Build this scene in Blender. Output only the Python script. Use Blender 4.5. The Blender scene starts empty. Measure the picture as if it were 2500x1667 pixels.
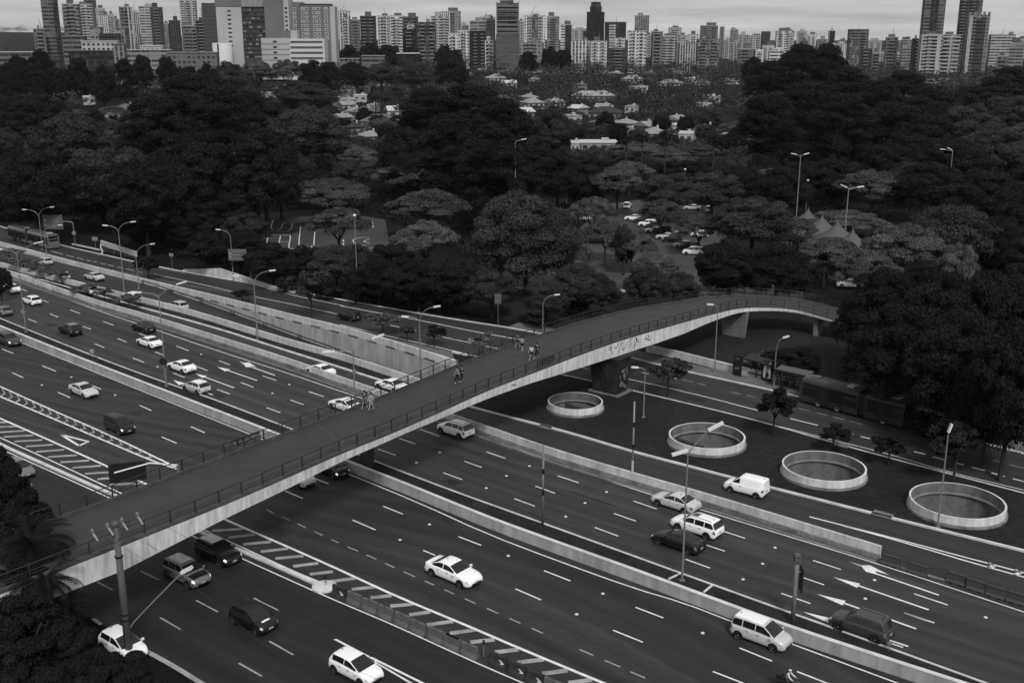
import bpy, bmesh, math, random
import numpy as np
from mathutils import Vector, Matrix, geometry
SC = bpy.context.scene
COL = SC.collection
RAD = math.radians
rng = random.Random(7)

# ------------------------------------------------------------------ camera, sky, sun, exposure
CAM_H, FPX, CX, CY = 42.0, 2657.0, 1250.0, 833.5          # camera height (m); focal length and centre in photo pixels
TH = math.atan((CY - 95.7) / FPX)                          # pitch below the horizon
cam = bpy.data.cameras.new('camera'); camo = bpy.data.objects.new('camera', cam); COL.objects.link(camo)
camo.location = (0, 0, CAM_H); camo.rotation_euler = (math.pi / 2 - TH, 0, 0)
cam.sensor_width = 36; cam.lens = FPX / 2500 * 36; cam.clip_start = 1; cam.clip_end = 20000
SC.camera = camo
SUN_EL, SUN_AZ = RAD(45), RAD(168)                         # veiled sun behind the camera
world = bpy.data.worlds.new('World'); SC.world = world; world.use_nodes = True
nt = world.node_tree; nt.nodes.clear()
def wn(t, **k):
    n = nt.nodes.new(t)
    for a, b in k.items(): setattr(n, a, b)
    return n
sky = wn('ShaderNodeTexSky', sky_type='NISHITA', sun_disc=False, sun_elevation=SUN_EL, sun_rotation=SUN_AZ)
sky.air_density = 1.0; sky.dust_density = 4.0; sky.ozone_density = 1.0
bw = wn('ShaderNodeRGBToBW'); nt.links.new(sky.outputs[0], bw.inputs[0])
tc = wn('ShaderNodeTexCoord')
sep = wn('ShaderNodeSeparateXYZ'); nt.links.new(tc.outputs['Generated'], sep.inputs[0])
# a layered cloud deck: directions projected on a flat ceiling
den = wn('ShaderNodeMath', operation='MAXIMUM'); nt.links.new(sep.outputs['Z'], den.inputs[0]); den.inputs[1].default_value = 0.0
den2 = wn('ShaderNodeMath', operation='ADD'); nt.links.new(den.outputs[0], den2.inputs[0]); den2.inputs[1].default_value = 0.06
dx = wn('ShaderNodeMath', operation='DIVIDE'); nt.links.new(sep.outputs['X'], dx.inputs[0]); nt.links.new(den2.outputs[0], dx.inputs[1])
dy = wn('ShaderNodeMath', operation='DIVIDE'); nt.links.new(sep.outputs['Y'], dy.inputs[0]); nt.links.new(den2.outputs[0], dy.inputs[1])
cmb = wn('ShaderNodeCombineXYZ'); nt.links.new(dx.outputs[0], cmb.inputs[0]); nt.links.new(dy.outputs[0], cmb.inputs[1])
noi = wn('ShaderNodeTexNoise'); nt.links.new(cmb.outputs[0], noi.inputs['Vector'])
noi.inputs['Scale'].default_value = 0.4; noi.inputs['Detail'].default_value = 6; noi.inputs['Roughness'].default_value = 0.5
ramp = wn('ShaderNodeMapRange'); nt.links.new(noi.outputs[0], ramp.inputs[0])
ramp.inputs[1].default_value = 0.3; ramp.inputs[2].default_value = 0.72; ramp.inputs[3].default_value = 0.60; ramp.inputs[4].default_value = 1.04
# overcast deck (even grey) mixed with the clear-sky model seen through it
mixs = wn('ShaderNodeMix', data_type='FLOAT'); mixs.inputs['Factor'].default_value = 0.85
nt.links.new(bw.outputs[0], mixs.inputs[2]); mixs.inputs[3].default_value = 6.5
mul = wn('ShaderNodeMath', operation='MULTIPLY'); nt.links.new(mixs.outputs[0], mul.inputs[0]); nt.links.new(ramp.outputs[0], mul.inputs[1])
bg = wn('ShaderNodeBackground'); nt.links.new(mul.outputs[0], bg.inputs[0]); bg.inputs[1].default_value = 0.074
out = wn('ShaderNodeOutputWorld'); nt.links.new(bg.outputs[0], out.inputs[0])
sl = bpy.data.lights.new('sun', 'SUN'); sl.energy = 1.7; sl.angle = RAD(12); sl.color = (1, 1, 1)
so = bpy.data.objects.new('sun', sl); COL.objects.link(so)
so.rotation_euler = (math.pi / 2 - SUN_EL, 0, RAD(12)); so.location = (0, 0, 300)
SC.view_settings.view_transform = 'Standard'; SC.view_settings.look = 'None'; SC.view_settings.exposure = 0.6; SC.view_settings.gamma = 1.0
SC.render.engine = 'CYCLES'
SC.cycles.use_denoising = True; SC.cycles.max_bounces = 5; SC.cycles.diffuse_bounces = 2; SC.cycles.glossy_bounces = 2
SC.cycles.volume_bounces = 0; SC.cycles.transparent_max_bounces = 4; SC.cycles.caustics_reflective = False; SC.cycles.caustics_refractive = False

# ------------------------------------------------------------------ survey: photo pixel -> point of the place
CT, ST = math.cos(TH), math.sin(TH)
def ray(px, py):
    u = (px - CX) / FPX; v = -(py - CY) / FPX
    return np.array([u, CT + v * ST, -ST + v * CT])
def P(px, py, z=0.0):
    d = ray(px, py); t = (z - CAM_H) / d[2]
    return np.array([d[0] * t, d[1] * t, z])
def PY(px, py, Y):                                          # point at a given distance north
    d = ray(px, py); t = Y / d[1]
    return np.array([d[0] * t, Y, CAM_H + d[2] * t])
def proj(p):
    x, y, z = p[0], p[1], p[2] - CAM_H
    dep = y * CT - z * ST; up = y * ST + z * CT
    return CX + FPX * x / dep, CY - FPX * up / dep
REG = {'R1': (0, 0, 2.8), 'R2': (830, 0, 2.8), 'R3': (1660, 0, 2.8), 'R4': (0, 500, 2.8), 'R5': (830, 500, 2.8), 'R6': (1660, 500, 2.8),
       'A1': (0, 1000, 2.8), 'A2': (830, 1000, 2.8), 'A3': (1660, 1000, 2.8), 'A4': (0, 1300, 3.92), 'A5': (550, 1300, 3.92),
       'A6': (1100, 1300, 3.92), 'A7': (1650, 1300, 3.92), 'N': (0, 0, 1.0), 'B1': (0, 480, 5.6), 'B2': (1380, 480, 5.6), 'B3': (1740, 840, 5.6), 'B4': (2080, 880, 5.6)}
def zz(r, x, y): a = REG[r]; return a[0] + x / a[2], a[1] + y / a[2]
def line(r, pts, z=0.0): return np.array([P(*zz(r, *q), z) for q in pts])

def ext(l, a=0, b=0):
    l = [np.array(p, float) for p in l]
    if a: l.insert(0, l[0] + (l[0] - l[1]) / np.linalg.norm(l[0] - l[1]) * a)
    if b: l.append(l[-1] + (l[-1] - l[-2]) / np.linalg.norm(l[-1] - l[-2]) * b)
    return np.array(l)
def smooth(l, it=3):
    l = np.array(l)
    for _ in range(it):
        o = [l[0]]
        for i in range(len(l) - 1): o += [l[i] * .75 + l[i + 1] * .25, l[i] * .25 + l[i + 1] * .75]
        o.append(l[-1]); l = np.array(o)
    return l
def resample(l, n):
    l = np.array(l); d = np.r_[0, np.cumsum(np.linalg.norm(np.diff(l[:, :2], axis=0), axis=1))]
    s = np.linspace(0, d[-1], n)
    return np.stack([np.interp(s, d, l[:, k]) for k in range(3)], 1)
def length(l): return float(np.linalg.norm(np.diff(np.array(l)[:, :2], axis=0), axis=1).sum())
def normals2(l):
    t = np.gradient(np.array(l)[:, :2], axis=0); t /= np.linalg.norm(t, axis=1)[:, None] + 1e-9
    return np.stack([-t[:, 1], t[:, 0]], 1)
def offset(l, d):
    l = np.array(l, float).copy(); l[:, :2] += normals2(l) * d
    return l

# ------------------------------------------------------------------ materials (the photograph is black and white: greys only)
def mat(name, g, rough=0.7, spec=0.3, metal=0.0, coat=0.0, noise=None, bump=0.0, emit=0.0, island=0.0, objrand=0.0):
    m = bpy.data.materials.new(name); m.use_nodes = True; t = m.node_tree; b = t.nodes['Principled BSDF']
    b.inputs['Base Color'].default_value = (g, g, g, 1); b.inputs['Roughness'].default_value = rough
    b.inputs['Specular IOR Level'].default_value = spec; b.inputs['Metallic'].default_value = metal
    if coat: b.inputs['Coat Weight'].default_value = coat; b.inputs['Coat Roughness'].default_value = 0.05
    if emit: b.inputs['Emission Color'].default_value = (1, 1, 1, 1); b.inputs['Emission Strength'].default_value = emit
    cur = None
    if noise:                                                # list of (scale xyz, amount) noises multiplying the grey
        co = t.nodes.new('ShaderNodeTexCoord')
        for sc, lo, hi in noise:
            mp = t.nodes.new('ShaderNodeMapping'); mp.inputs['Scale'].default_value = sc
            t.links.new(co.outputs['Object'], mp.inputs[0])
            nz = t.nodes.new('ShaderNodeTexNoise'); nz.inputs['Scale'].default_value = 1; nz.inputs['Detail'].default_value = 5
            t.links.new(mp.outputs[0], nz.inputs['Vector'])
            mr = t.nodes.new('ShaderNodeMapRange'); t.links.new(nz.outputs[0], mr.inputs[0])
            mr.inputs[1].default_value = .3; mr.inputs[2].default_value = .7; mr.inputs[3].default_value = lo; mr.inputs[4].default_value = hi
            cur = _mul(t, cur, mr.outputs[0])
        if bump:
            bp = t.nodes.new('ShaderNodeBump'); bp.inputs['Strength'].default_value = bump; bp.inputs['Distance'].default_value = .05
            t.links.new(nz.outputs[0], bp.inputs['Height']); t.links.new(bp.outputs[0], b.inputs['Normal'])
    if objrand:
        oi = t.nodes.new('ShaderNodeObjectInfo'); mr = t.nodes.new('ShaderNodeMapRange'); t.links.new(oi.outputs['Random'], mr.inputs[0])
        mr.inputs[3].default_value = 1 - objrand; mr.inputs[4].default_value = 1 + objrand; cur = _mul(t, cur, mr.outputs[0])
    if island:
        at = t.nodes.new('ShaderNodeAttribute'); at.attribute_name = 'tone'
        mr = t.nodes.new('ShaderNodeMapRange'); t.links.new(at.outputs['Fac'], mr.inputs[0])
        mr.inputs[3].default_value = 1 - island; mr.inputs[4].default_value = 1 + island; cur = _mul(t, cur, mr.outputs[0])
    if cur is not None:
        m_ = t.nodes.new('ShaderNodeMath'); m_.operation = 'MULTIPLY'; m_.inputs[1].default_value = g; t.links.new(cur, m_.inputs[0])
        cc = t.nodes.new('ShaderNodeCombineColor')
        for k in range(3): t.links.new(m_.outputs[0], cc.inputs[k])
        t.links.new(cc.outputs[0], b.inputs['Base Color'])
    return m
def _mul(t, a, b):
    if a is None: return b
    n = t.nodes.new('ShaderNodeMath'); n.operation = 'MULTIPLY'; t.links.new(a, n.inputs[0]); t.links.new(b, n.inputs[1]); return n.outputs[0]
def asphalt(name, g, streak=.22):
    """worn asphalt: u (m across the lanes), v (m along) come from the road sheet's own UVs"""
    m = mat(name, g, .75, .35); t = m.node_tree; b = t.nodes['Principled BSDF']
    uv = t.nodes.new('ShaderNodeUVMap'); cur = None
    for sc, lo, hi, det in (((.75, .012, 1), 1 - streak, 1 + streak, 3), ((.25, .05, 1), .9, 1.1, 4), ((9, 7, 1), .88, 1.12, 2), ((.9, .35, 1), .9, 1.08, 6)):
        mp = t.nodes.new('ShaderNodeMapping'); mp.inputs['Scale'].default_value = sc; t.links.new(uv.outputs[0], mp.inputs[0])
        nz = t.nodes.new('ShaderNodeTexNoise'); nz.inputs['Scale'].default_value = 1; nz.inputs['Detail'].default_value = det; t.links.new(mp.outputs[0], nz.inputs['Vector'])
        mr = t.nodes.new('ShaderNodeMapRange'); t.links.new(nz.outputs[0], mr.inputs[0])
        mr.inputs[1].default_value = .32; mr.inputs[2].default_value = .68; mr.inputs[3].default_value = lo; mr.inputs[4].default_value = hi
        cur = _mul(t, cur, mr.outputs[0])
    sx = t.nodes.new('ShaderNodeSeparateXYZ'); t.links.new(uv.outputs[0], sx.inputs[0])
    wv = t.nodes.new('ShaderNodeMath'); wv.operation = 'MULTIPLY'; wv.inputs[1].default_value = 2 * math.pi / 3.35; t.links.new(sx.outputs['X'], wv.inputs[0])
    cs = t.nodes.new('ShaderNodeMath'); cs.operation = 'COSINE'; t.links.new(wv.outputs[0], cs.inputs[0])
    mr = t.nodes.new('ShaderNodeMapRange'); t.links.new(cs.outputs[0], mr.inputs[0]); mr.inputs[1].default_value = -1; mr.inputs[2].default_value = .6; mr.inputs[3].default_value = .80; mr.inputs[4].default_value = 1.08
    cur = _mul(t, cur, mr.outputs[0])                        # oil-darkened middle of every lane
    ml = t.nodes.new('ShaderNodeMath'); ml.operation = 'MULTIPLY'; ml.inputs[1].default_value = g; t.links.new(cur, ml.inputs[0])
    cc = t.nodes.new('ShaderNodeCombineColor')
    for k in range(3): t.links.new(ml.outputs[0], cc.inputs[k])
    t.links.new(cc.outputs[0], b.inputs['Base Color'])
    return m
M = {}
M['asphalt'] = asphalt('asphalt', .033, .36)
M['asphalt2'] = asphalt('asphalt_side_road', .027)
M['asphalt3'] = asphalt('asphalt_vignetted_lanes', .013, .3)  # local lanes darkened: corner vignetting is put into the asphalt colour
M['asphalt4'] = asphalt('asphalt_near_lanes', .024, .36)
M['deckfloor'] = mat('footbridge_asphalt', .037, .8, .3, noise=[((.5, .5, .5), .85, 1.15), ((8, 8, 8), .9, 1.1)])
M['parkfloor'] = mat('parking_asphalt', .05, .85, .2, noise=[((.15, .15, .15), .8, 1.2), ((5, 5, 5), .9, 1.1)])
M['tar'] = mat('tar_patch', .017, .8, .3, noise=[((1.2, 1.2, 1.2), .7, 1.3)])
M['paint'] = mat('road_paint', .72, .6, .3, noise=[((1.5, 1.5, 1.5), .82, 1.1), ((14, 14, 14), .85, 1.08)])
M['paintworn'] = mat('worn_road_paint', .34, .65, .3, noise=[((.7, .7, .7), .6, 1.15), ((9, 9, 9), .75, 1.1)])
M['grass'] = mat('grass', .0165, .95, .1, noise=[((.12, .12, .12), .75, 1.35), ((1.2, 1.2, 1.2), .75, 1.25), ((7, 7, 7), .7, 1.3)], bump=.6)
M['soil'] = mat('soil', .020, .95, .1, noise=[((.4, .4, .4), .6, 1.4), ((4, 4, 4), .7, 1.3)], bump=.6)
M['forestfloor'] = mat('forest_floor', .008, .95, .1, noise=[((.05, .05, .05), .6, 1.4), ((.9, .9, .9), .7, 1.3)])
M['pave'] = mat('paving', .12, .85, .2, noise=[((.6, .6, .6), .75, 1.2), ((5, 5, 5), .85, 1.1)])
M['white'] = mat('painted_concrete', .54, .75, .25, noise=[((.25, .25, .25), .8, 1.1), ((1.8, 1.8, .35), .72, 1.06), ((5, 5, 3), .88, 1.05)])
M['wallconc'] = mat('wall_concrete', .36, .8, .2, noise=[((.3, .3, .3), .8, 1.12), ((1.5, 1.5, .25), .72, 1.08)])
M['girder'] = mat('stained_white_girder', .74, .8, .2, noise=[((.35, .35, .35), .9, 1.06), ((2.6, 2.6, .22), .62, 1.06), ((7, 7, 1.2), .88, 1.04)])
M['dirty'] = mat('dirty_concrete', .20, .85, .2, noise=[((.5, .5, 1), .55, 1.3), ((3, 3, 2), .7, 1.15)])
M['rim_white'] = mat('whitewashed_rim', .66, .75, .25, noise=[((.4, .4, .4), .82, 1.06), ((2.2, 2.2, .4), .74, 1.05), ((6, 6, 4), .88, 1.05)])
M['pole_conc'] = mat('pole_concrete', .085, .85, .2, noise=[((1.5, 1.5, .3), .75, 1.2), ((8, 8, 3), .85, 1.1)])
M['kerb'] = mat('kerb_whitewash', .58, .75, .2, noise=[((.8, .8, .8), .75, 1.1)])
M['conc'] = mat('bare_concrete', .16, .85, .2, noise=[((.8, .8, .4), .7, 1.2), ((6, 6, 6), .85, 1.1)])
M['darkconc'] = mat('dark_concrete', .055, .85, .2, noise=[((.8, .8, .4), .7, 1.3)])
M['steel'] = mat('dark_railing_steel', .022, .6, .3)
M['galv'] = mat('galvanised_steel', .20, .5, .4, metal=.3)
M['lamp'] = mat('lamp_housing', .60, .5, .4)
M['black'] = mat('black', .008, .6, .3)
M['bark'] = mat('bark', .030, .95, .1, noise=[((3, 3, .8), .6, 1.4)])
M['signback'] = mat('sign_board', .08, .6, .3)
M['signink'] = mat('sign_ink', .25, .6, .3)

# ------------------------------------------------------------------ mesh builder
class MB:
    def __init__(s): s.v = []; s.f = []; s.m = []; s.uv = []
    def add(s, vs, fs, mi=0, uvs=None):
        o = len(s.v); s.v += [tuple(map(float, q)) for q in vs]
        for k, f in enumerate(fs):
            s.f.append(tuple(o + i for i in f)); s.m.append(mi); s.uv.append(uvs[k] if uvs else None)
        return s
    def box(s, c, d, rz=0.0, mi=0, R=None):
        hx, hy, hz = d[0] / 2, d[1] / 2, d[2] / 2; ca, sa = math.cos(rz), math.sin(rz); vs = []
        for x, y, z in ((-hx, -hy, -hz), (hx, -hy, -hz), (hx, hy, -hz), (-hx, hy, -hz), (-hx, -hy, hz), (hx, -hy, hz), (hx, hy, hz), (-hx, hy, hz)):
            if R is not None: q = R @ Vector((x, y, z)); vs.append((c[0] + q[0], c[1] + q[1], c[2] + q[2]))
            else: vs.append((c[0] + x * ca - y * sa, c[1] + x * sa + y * ca, c[2] + z))
        return s.add(vs, [(3, 2, 1, 0), (4, 5, 6, 7), (0, 1, 5, 4), (1, 2, 6, 5), (2, 3, 7, 6), (3, 0, 4, 7)], mi)
    def prism(s, poly, z0, z1, mi=0, bottom=True):
        n = len(poly); vs = [(p[0], p[1], z0) for p in poly] + [(p[0], p[1], z1) for p in poly]
        fs = [(i, (i + 1) % n, n + (i + 1) % n, n + i) for i in range(n)] + [tuple(range(n, 2 * n))]
        if bottom: fs.append(tuple(reversed(range(n))))
        return s.add(vs, fs, mi)
    def tube(s, pts, rad, n=8, mi=0, cap=True):
        pts = [Vector(p) for p in pts]; rad = rad if hasattr(rad, '__len__') else [rad] * len(pts); vs = []; fs = []
        for i, p in enumerate(pts):
            t = (pts[min(i + 1, len(pts) - 1)] - pts[max(i - 1, 0)])
            t = t.normalized() if t.length > 1e-9 else Vector((0, 0, 1))
            a = t.cross(Vector((0, 0, 1)) if abs(t.z) < .95 else Vector((1, 0, 0))).normalized(); b = t.cross(a)
            for k in range(n):
                an = 2 * math.pi * k / n; vs.append(p + (a * math.cos(an) + b * math.sin(an)) * rad[i])
        for i in range(len(pts) - 1):
            for k in range(n): fs.append((i * n + k, i * n + (k + 1) % n, (i + 1) * n + (k + 1) % n, (i + 1) * n + k))
        if cap: fs += [tuple(reversed(range(n))), tuple(range((len(pts) - 1) * n, len(pts) * n))]
        return s.add(vs, fs, mi)
    def lathe(s, c, prof, n=24, mi=0):
        vs = [(c[0] + r * math.cos(2 * math.pi * k / n), c[1] + r * math.sin(2 * math.pi * k / n), c[2] + z) for r, z in prof for k in range(n)]; fs = []
        for i in range(len(prof) - 1):
            for k in range(n): fs.append((i * n + k, i * n + (k + 1) % n, (i + 1) * n + (k + 1) % n, (i + 1) * n + k))
        return s.add(vs, fs, mi)
    def strip(s, a, b, mi=0):
        """quads between two equally long polylines, UV in metres (across, along)"""
        n = len(a); vs = list(a) + list(b); fs = []; uvs = []
        da = np.r_[0, np.cumsum(np.linalg.norm(np.diff((np.array(a) + np.array(b)) / 2, axis=0), axis=1))]
        w = [float(np.linalg.norm(np.array(b[i]) - np.array(a[i]))) for i in range(n)]
        for i in range(n - 1):
            fs.append((i, i + 1, n + i + 1, n + i)); uvs.append([(0, da[i]), (0, da[i + 1]), (w[i + 1], da[i + 1]), (w[i], da[i])])
        return s.add(vs, fs, mi, uvs)
    def ribbon(s, l, w, z=None, mi=0):
        l = np.array(l, float)
        if z is not None: l[:, 2] = z
        return s.strip(offset(l, -w / 2), offset(l, w / 2), mi)
    def wall(s, l, th, z0, z1, mi=0):
        """standing wall along a ground polyline; z0/z1 numbers or arrays"""
        l = np.array(l, float); n = len(l); z0 = np.broadcast_to(z0, n); z1 = np.broadcast_to(z1, n)
        a, b = offset(l, -th / 2), offset(l, th / 2); vs = []
        for i in range(n): vs += [(a[i][0], a[i][1], z0[i]), (b[i][0], b[i][1], z0[i]), (b[i][0], b[i][1], z1[i]), (a[i][0], a[i][1], z1[i])]
        fs = [(3, 2, 1, 0), tuple(4 * (n - 1) + k for k in range(4))]
        for i in range(n - 1):
            for k in range(4): fs.append((4 * i + k, 4 * i + (k + 1) % 4, 4 * i + 4 + (k + 1) % 4, 4 * i + 4 + k))
        return s.add(vs, fs, mi)
    def poly(s, pts, mi=0): return s.add(pts, [tuple(range(len(pts)))], mi)
    def build(s, name, m, parent=None, smooth=False, loc=None):
        me = bpy.data.meshes.new(name); me.from_pydata(s.v, [], s.f)
        for k in (m if isinstance(m, (list, tuple)) else [m]): me.materials.append(k)
        if any(s.m): me.polygons.foreach_set('material_index', s.m)
        if any(u is not None for u in s.uv):
            ul = me.uv_layers.new(name='UVMap').data
            for p, u in zip(me.polygons, s.uv):
                if u:
                    for li, q in zip(p.loop_indices, u): ul[li].uv = q
        bm = bmesh.new(); bm.from_mesh(me); bmesh.ops.recalc_face_normals(bm, faces=bm.faces); bm.to_mesh(me); bm.free()
        if smooth: me.polygons.foreach_set('use_smooth', [True] * len(me.polygons))
        me.update()
        return obj(name, me, parent, loc)
def obj(name, data, parent=None, loc=None):
    o = bpy.data.objects.new(name, data); COL.objects.link(o)
    if parent is not None: o.parent = parent
    if loc is not None: o.location = loc
    return o
def tag(o, label, cat, group=None):
    o['label'] = label; o['category'] = cat
    if group: o['group'] = group
    return o
def thing(name, label, cat, loc=(0, 0, 0), rz=0.0, group=None):
    o = obj(name, None); o.location = loc; o.rotation_euler = (0, 0, rz); o.empty_display_size = .5
    return tag(o, label, cat, group)
def struct(o, kind='structure'): o['kind'] = kind; return o
def copy_thing(src, label, loc, rz=0.0, scale=(1, 1, 1), group=None):
    def rec(o, par):
        c = o.copy(); COL.objects.link(c)
        if par is not None: c.parent = par
        for ch in list(o.children): rec(ch, c)
        return c
    r = rec(src, None); r.location = loc; r.rotation_euler = (0, 0, rz); r.scale = scale; r['label'] = label
    if group: r['group'] = group
    return r
def inpoly(x, y, poly):
    c = False; n = len(poly); j = n - 1
    for i in range(n):
        xi, yi, xj, yj = poly[i][0], poly[i][1], poly[j][0], poly[j][1]
        if (yi > y) != (yj > y) and x < (xj - xi) * (y - yi) / (yj - yi + 1e-12) + xi: c = not c
        j = i
    return c
def sheet(name, outer, holes, m, zf, extra=()):
    """flat or rolling sheet with real holes (constrained triangulation)"""
    vs = []; es = []
    for poly in [outer] + list(holes):
        b = len(vs); vs += [Vector((p[0], p[1])) for p in poly]; es += [(b + i, b + (i + 1) % len(poly)) for i in range(len(poly))]
    vs += [Vector(p) for p in extra]
    r = geometry.delaunay_2d_cdt(vs, es, [], 0, 1e-4)
    fs = []
    for f in r[2]:
        cx = sum(r[0][i].x for i in f) / 3; cy = sum(r[0][i].y for i in f) / 3
        if inpoly(cx, cy, outer) and not any(inpoly(cx, cy, h) for h in holes): fs.append(tuple(f))
    b = MB(); b.add([(v.x, v.y, zf(v.x, v.y)) for v in r[0]], fs)
    return struct(b.build(name, m))
# ------------------------------------------------------------------ survey lines of the roads (pixel polylines put on the ground)
def ground_line(segs, a=0, b=0, it=2, z=0.0):
    l = np.concatenate([line(r, p, z) for r, p in segs]); return ext(smooth(l, it), a, b)
wallM = ground_line([('N', [(0, 811), (52, 832), (179, 884), (357, 954), (625, 1059), (837, 1143), (1009, 1211), (1187, 1286), (1366, 1352), (1544, 1416), (1790, 1509), (1938, 1564), (2250, 1667)])], 160, 60)
K1 = ground_line([('N', [(0, 779), (179, 852), (357, 920), (518, 975), (707, 1048), (907, 1125), (1091, 1196), (1326, 1280), (1662, 1402), (1930, 1499), (2173, 1586), (2250, 1614)])], 160, 60)
W1 = ground_line([('N', [(25, 677), (232, 749), (357, 784), (536, 841), (714, 898), (840, 945), (1166, 1056), (1330, 1116), (1541, 1180), (1710, 1229), (1850, 1272), (2147, 1364)])], 160, 0)
W1x = ext(W1, 0, 70)
K2 = ground_line([('N', [(314, 743), (536, 804), (664, 846), (840, 901), (937, 932), (1166, 1000), (1366, 1050), (1544, 1104), (1670, 1136), (1789, 1168), (1881, 1191), (2160, 1262), (2500, 1346)])], 190, 60)
Cw = ground_line([('N', [(20, 645), (96, 664), (286, 711), (464, 754), (679, 821), (840, 864), (937, 896), (1030, 927)])], 120, 6, z=1.0); Cw[:, 2] = 0
Ew = ground_line([('N', [(14, 594), (179, 638), (375, 686), (536, 723), (714, 768), (840, 797), (937, 825), (1115, 880)])], 120, 0, z=0.9); Ew[:, 2] = 0
FS = ground_line([('N', [(60, 622), (375, 697), (560, 738), (830, 800), (1000, 838), (1169, 873), (1366, 914), (1660, 982), (1855, 1030), (2038, 1084), (2250, 1141), (2500, 1206)])], 120, 60)
FN = ground_line([('N', [(0, 553), (140, 598), (240, 620), (330, 640), (450, 665), (700, 707), (830, 732), (1080, 776), (1337, 815), (1516, 868), (1670, 907), (1889, 954), (2060, 997), (2430, 1090), (2500, 1108)])], 120, 60)
HU = ground_line([('N', [(0, 1021), (143, 1084), (279, 1146), (550, 1268), (714, 1339), (840, 1395), (958, 1451), (1150, 1530), (1266, 1581), (1470, 1665)])], 60, 30)
HL = ground_line([('N', [(0, 1068), (143, 1132), (286, 1200), (500, 1293), (714, 1393), (790, 1424)])], 60, 0)
BL = ground_line([('N', [(43, 1114), (255, 1209), (593, 1364), (840, 1475), (933, 1512), (1150, 1612), (1276, 1666)])], 60, 30)
_se = P(365, 1591); _i = int(np.argmin(np.linalg.norm(BL - _se, axis=1))); SEoff = float(np.dot((_se - BL[_i])[:2], normals2(BL)[_i]))
SE = offset(BL, SEoff)

# trench of the underpass road: floor height along the ramp
Cn, En = resample(Cw, 60), resample(Ew, 60)
ramp_top = P(380, 697, 0)
sD = np.r_[0, np.cumsum(np.linalg.norm(np.diff((Cn + En)[:, :2] / 2, axis=0), axis=1))]
s0 = sD[int(np.argmin(np.linalg.norm(En - ramp_top, axis=1)))]
zD = np.array([-0.004 - 5.2 * min(1, max(0, (s - s0) / (sD[-1] - s0))) ** 1.15 for s in sD])
tv = (En[-1] - En[-2] + Cn[-1] - Cn[-2]); tv = tv / np.linalg.norm(tv)

# vent wells in the grass island: (centre px, radius m) measured on the rim
WELLS = []
for cx, cy, a in ((1404.5, 978, 67), (1726, 1062, 92), (2012, 1136, 99.5), (2337.5, 1220, 111)):
    c = P(cx, cy, 1.05); WELLS.append((c[0], c[1], a / FPX * (c[1] * CT + (CAM_H - 1.05) * ST)))

def smoothstep(a, b, x): t = min(1, max(0, (x - a) / (b - a))); return t * t * (3 - 2 * t)
def terrain(x, y):
    d = math.hypot(x, y); k = x / max(y, 1)
    return smoothstep(430, 900, d) * (15 - 4 * smoothstep(-.3, 0, k) - 7 * smoothstep(0, .25, k)) + smoothstep(1600, 4200, d) * (22 + 30 * smoothstep(-.2, -.4, k))
def G(px, py):                                              # first hit of the pixel's ray with the rolling terrain
    d = ray(px, py); d = d / math.hypot(d[0], d[1]); t = 120.0
    while t < 2600 and CAM_H + d[2] * t > terrain(d[0] * t, d[1] * t): t += 4
    return np.array([d[0] * t, d[1] * t, terrain(d[0] * t, d[1] * t)])

gx = []
for r in (15, 40, 80, 140, 210, 300, 400, 480, 560, 640, 720, 800, 900, 1050, 1300, 1700, 2200, 2900, 3800, 5200, 9000):
    for k in range(36): a = 2 * math.pi * (k + .5 * (r % 3)) / 36; gx.append((r * math.cos(a), r * math.sin(a)))
trench = [tuple(p[:2]) for p in Cn] + [tuple(p[:2]) for p in En[::-1]]
wells = [[(x + r * math.cos(2 * math.pi * k / 32), y + r * math.sin(2 * math.pi * k / 32)) for k in range(32)] for x, y, r in WELLS]
far = [(13000 * math.cos(2 * math.pi * k / 40), 13000 * math.sin(2 * math.pi * k / 40)) for k in range(40)]
sheet('ground', far, [trench] + wells, M['forestfloor'], lambda x, y: terrain(x, y) - .12,
      [q for q in gx if not inpoly(q[0], q[1], trench)])
N = 80
def road(name, a, b, z, m):
    a, b = resample(a, N), resample(b, N); a[:, 2] = z; b[:, 2] = z
    return struct(MB().strip(a, b).build(name, m))
mid_ = (resample(wallM, 300) + resample(K1, 300)) / 2
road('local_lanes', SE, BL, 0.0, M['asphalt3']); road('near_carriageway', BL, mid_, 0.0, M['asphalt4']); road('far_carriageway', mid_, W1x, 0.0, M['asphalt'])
road('slip_road', W1x, K2, -0.004, M['asphalt2'])
road('avenue', FS, FN, 0.0, M['asphalt2'])
a, b = Cn.copy(), En.copy(); a[:, 2] = zD; b[:, 2] = zD
a = np.vstack([a, a[-1] + tv * 40 + [0, 0, -.3]]); b = np.vstack([b, b[-1] + tv * 40 + [0, 0, -.3]])
struct(MB().strip(a, b).build('underpass_road', M['asphalt2']))
# grass island with its wells, between slip road and avenue (right), and the verge beside the trench (left)
portal = [tuple(Cn[-1][:2]), tuple(En[-1][:2])]
k2r = [p for p in K2 if p[0] > Cn[-1][0] + .5]; fsr = [p for p in FS if p[0] > En[-1][0] + .5]
isl = [portal[0]] + [tuple(p[:2]) for p in k2r] + [tuple(p[:2]) for p in fsr[::-1]] + [portal[1]]
ix = [(x, y) for x in np.arange(-10, 110, 5) for y in np.arange(40, 160, 5) if inpoly(x, y, isl)]
sheet('grass_island', isl, wells, M['grass'], lambda x, y: .10, ix)
k2l = [p for p in K2 if p[0] <= Cn[-1][0] + .5 and p[0] > -190]
sheet('grass_verge', [tuple(p[:2]) for p in k2l] + [tuple(p[:2]) for p in Cn[::-1]], [], M['soil'], lambda x, y: .09)
esl = [tuple(p[:2]) for p in En] + [tuple(p[:2]) for p in FS[::-1] if p[0] < En[-1][0]]
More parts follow.
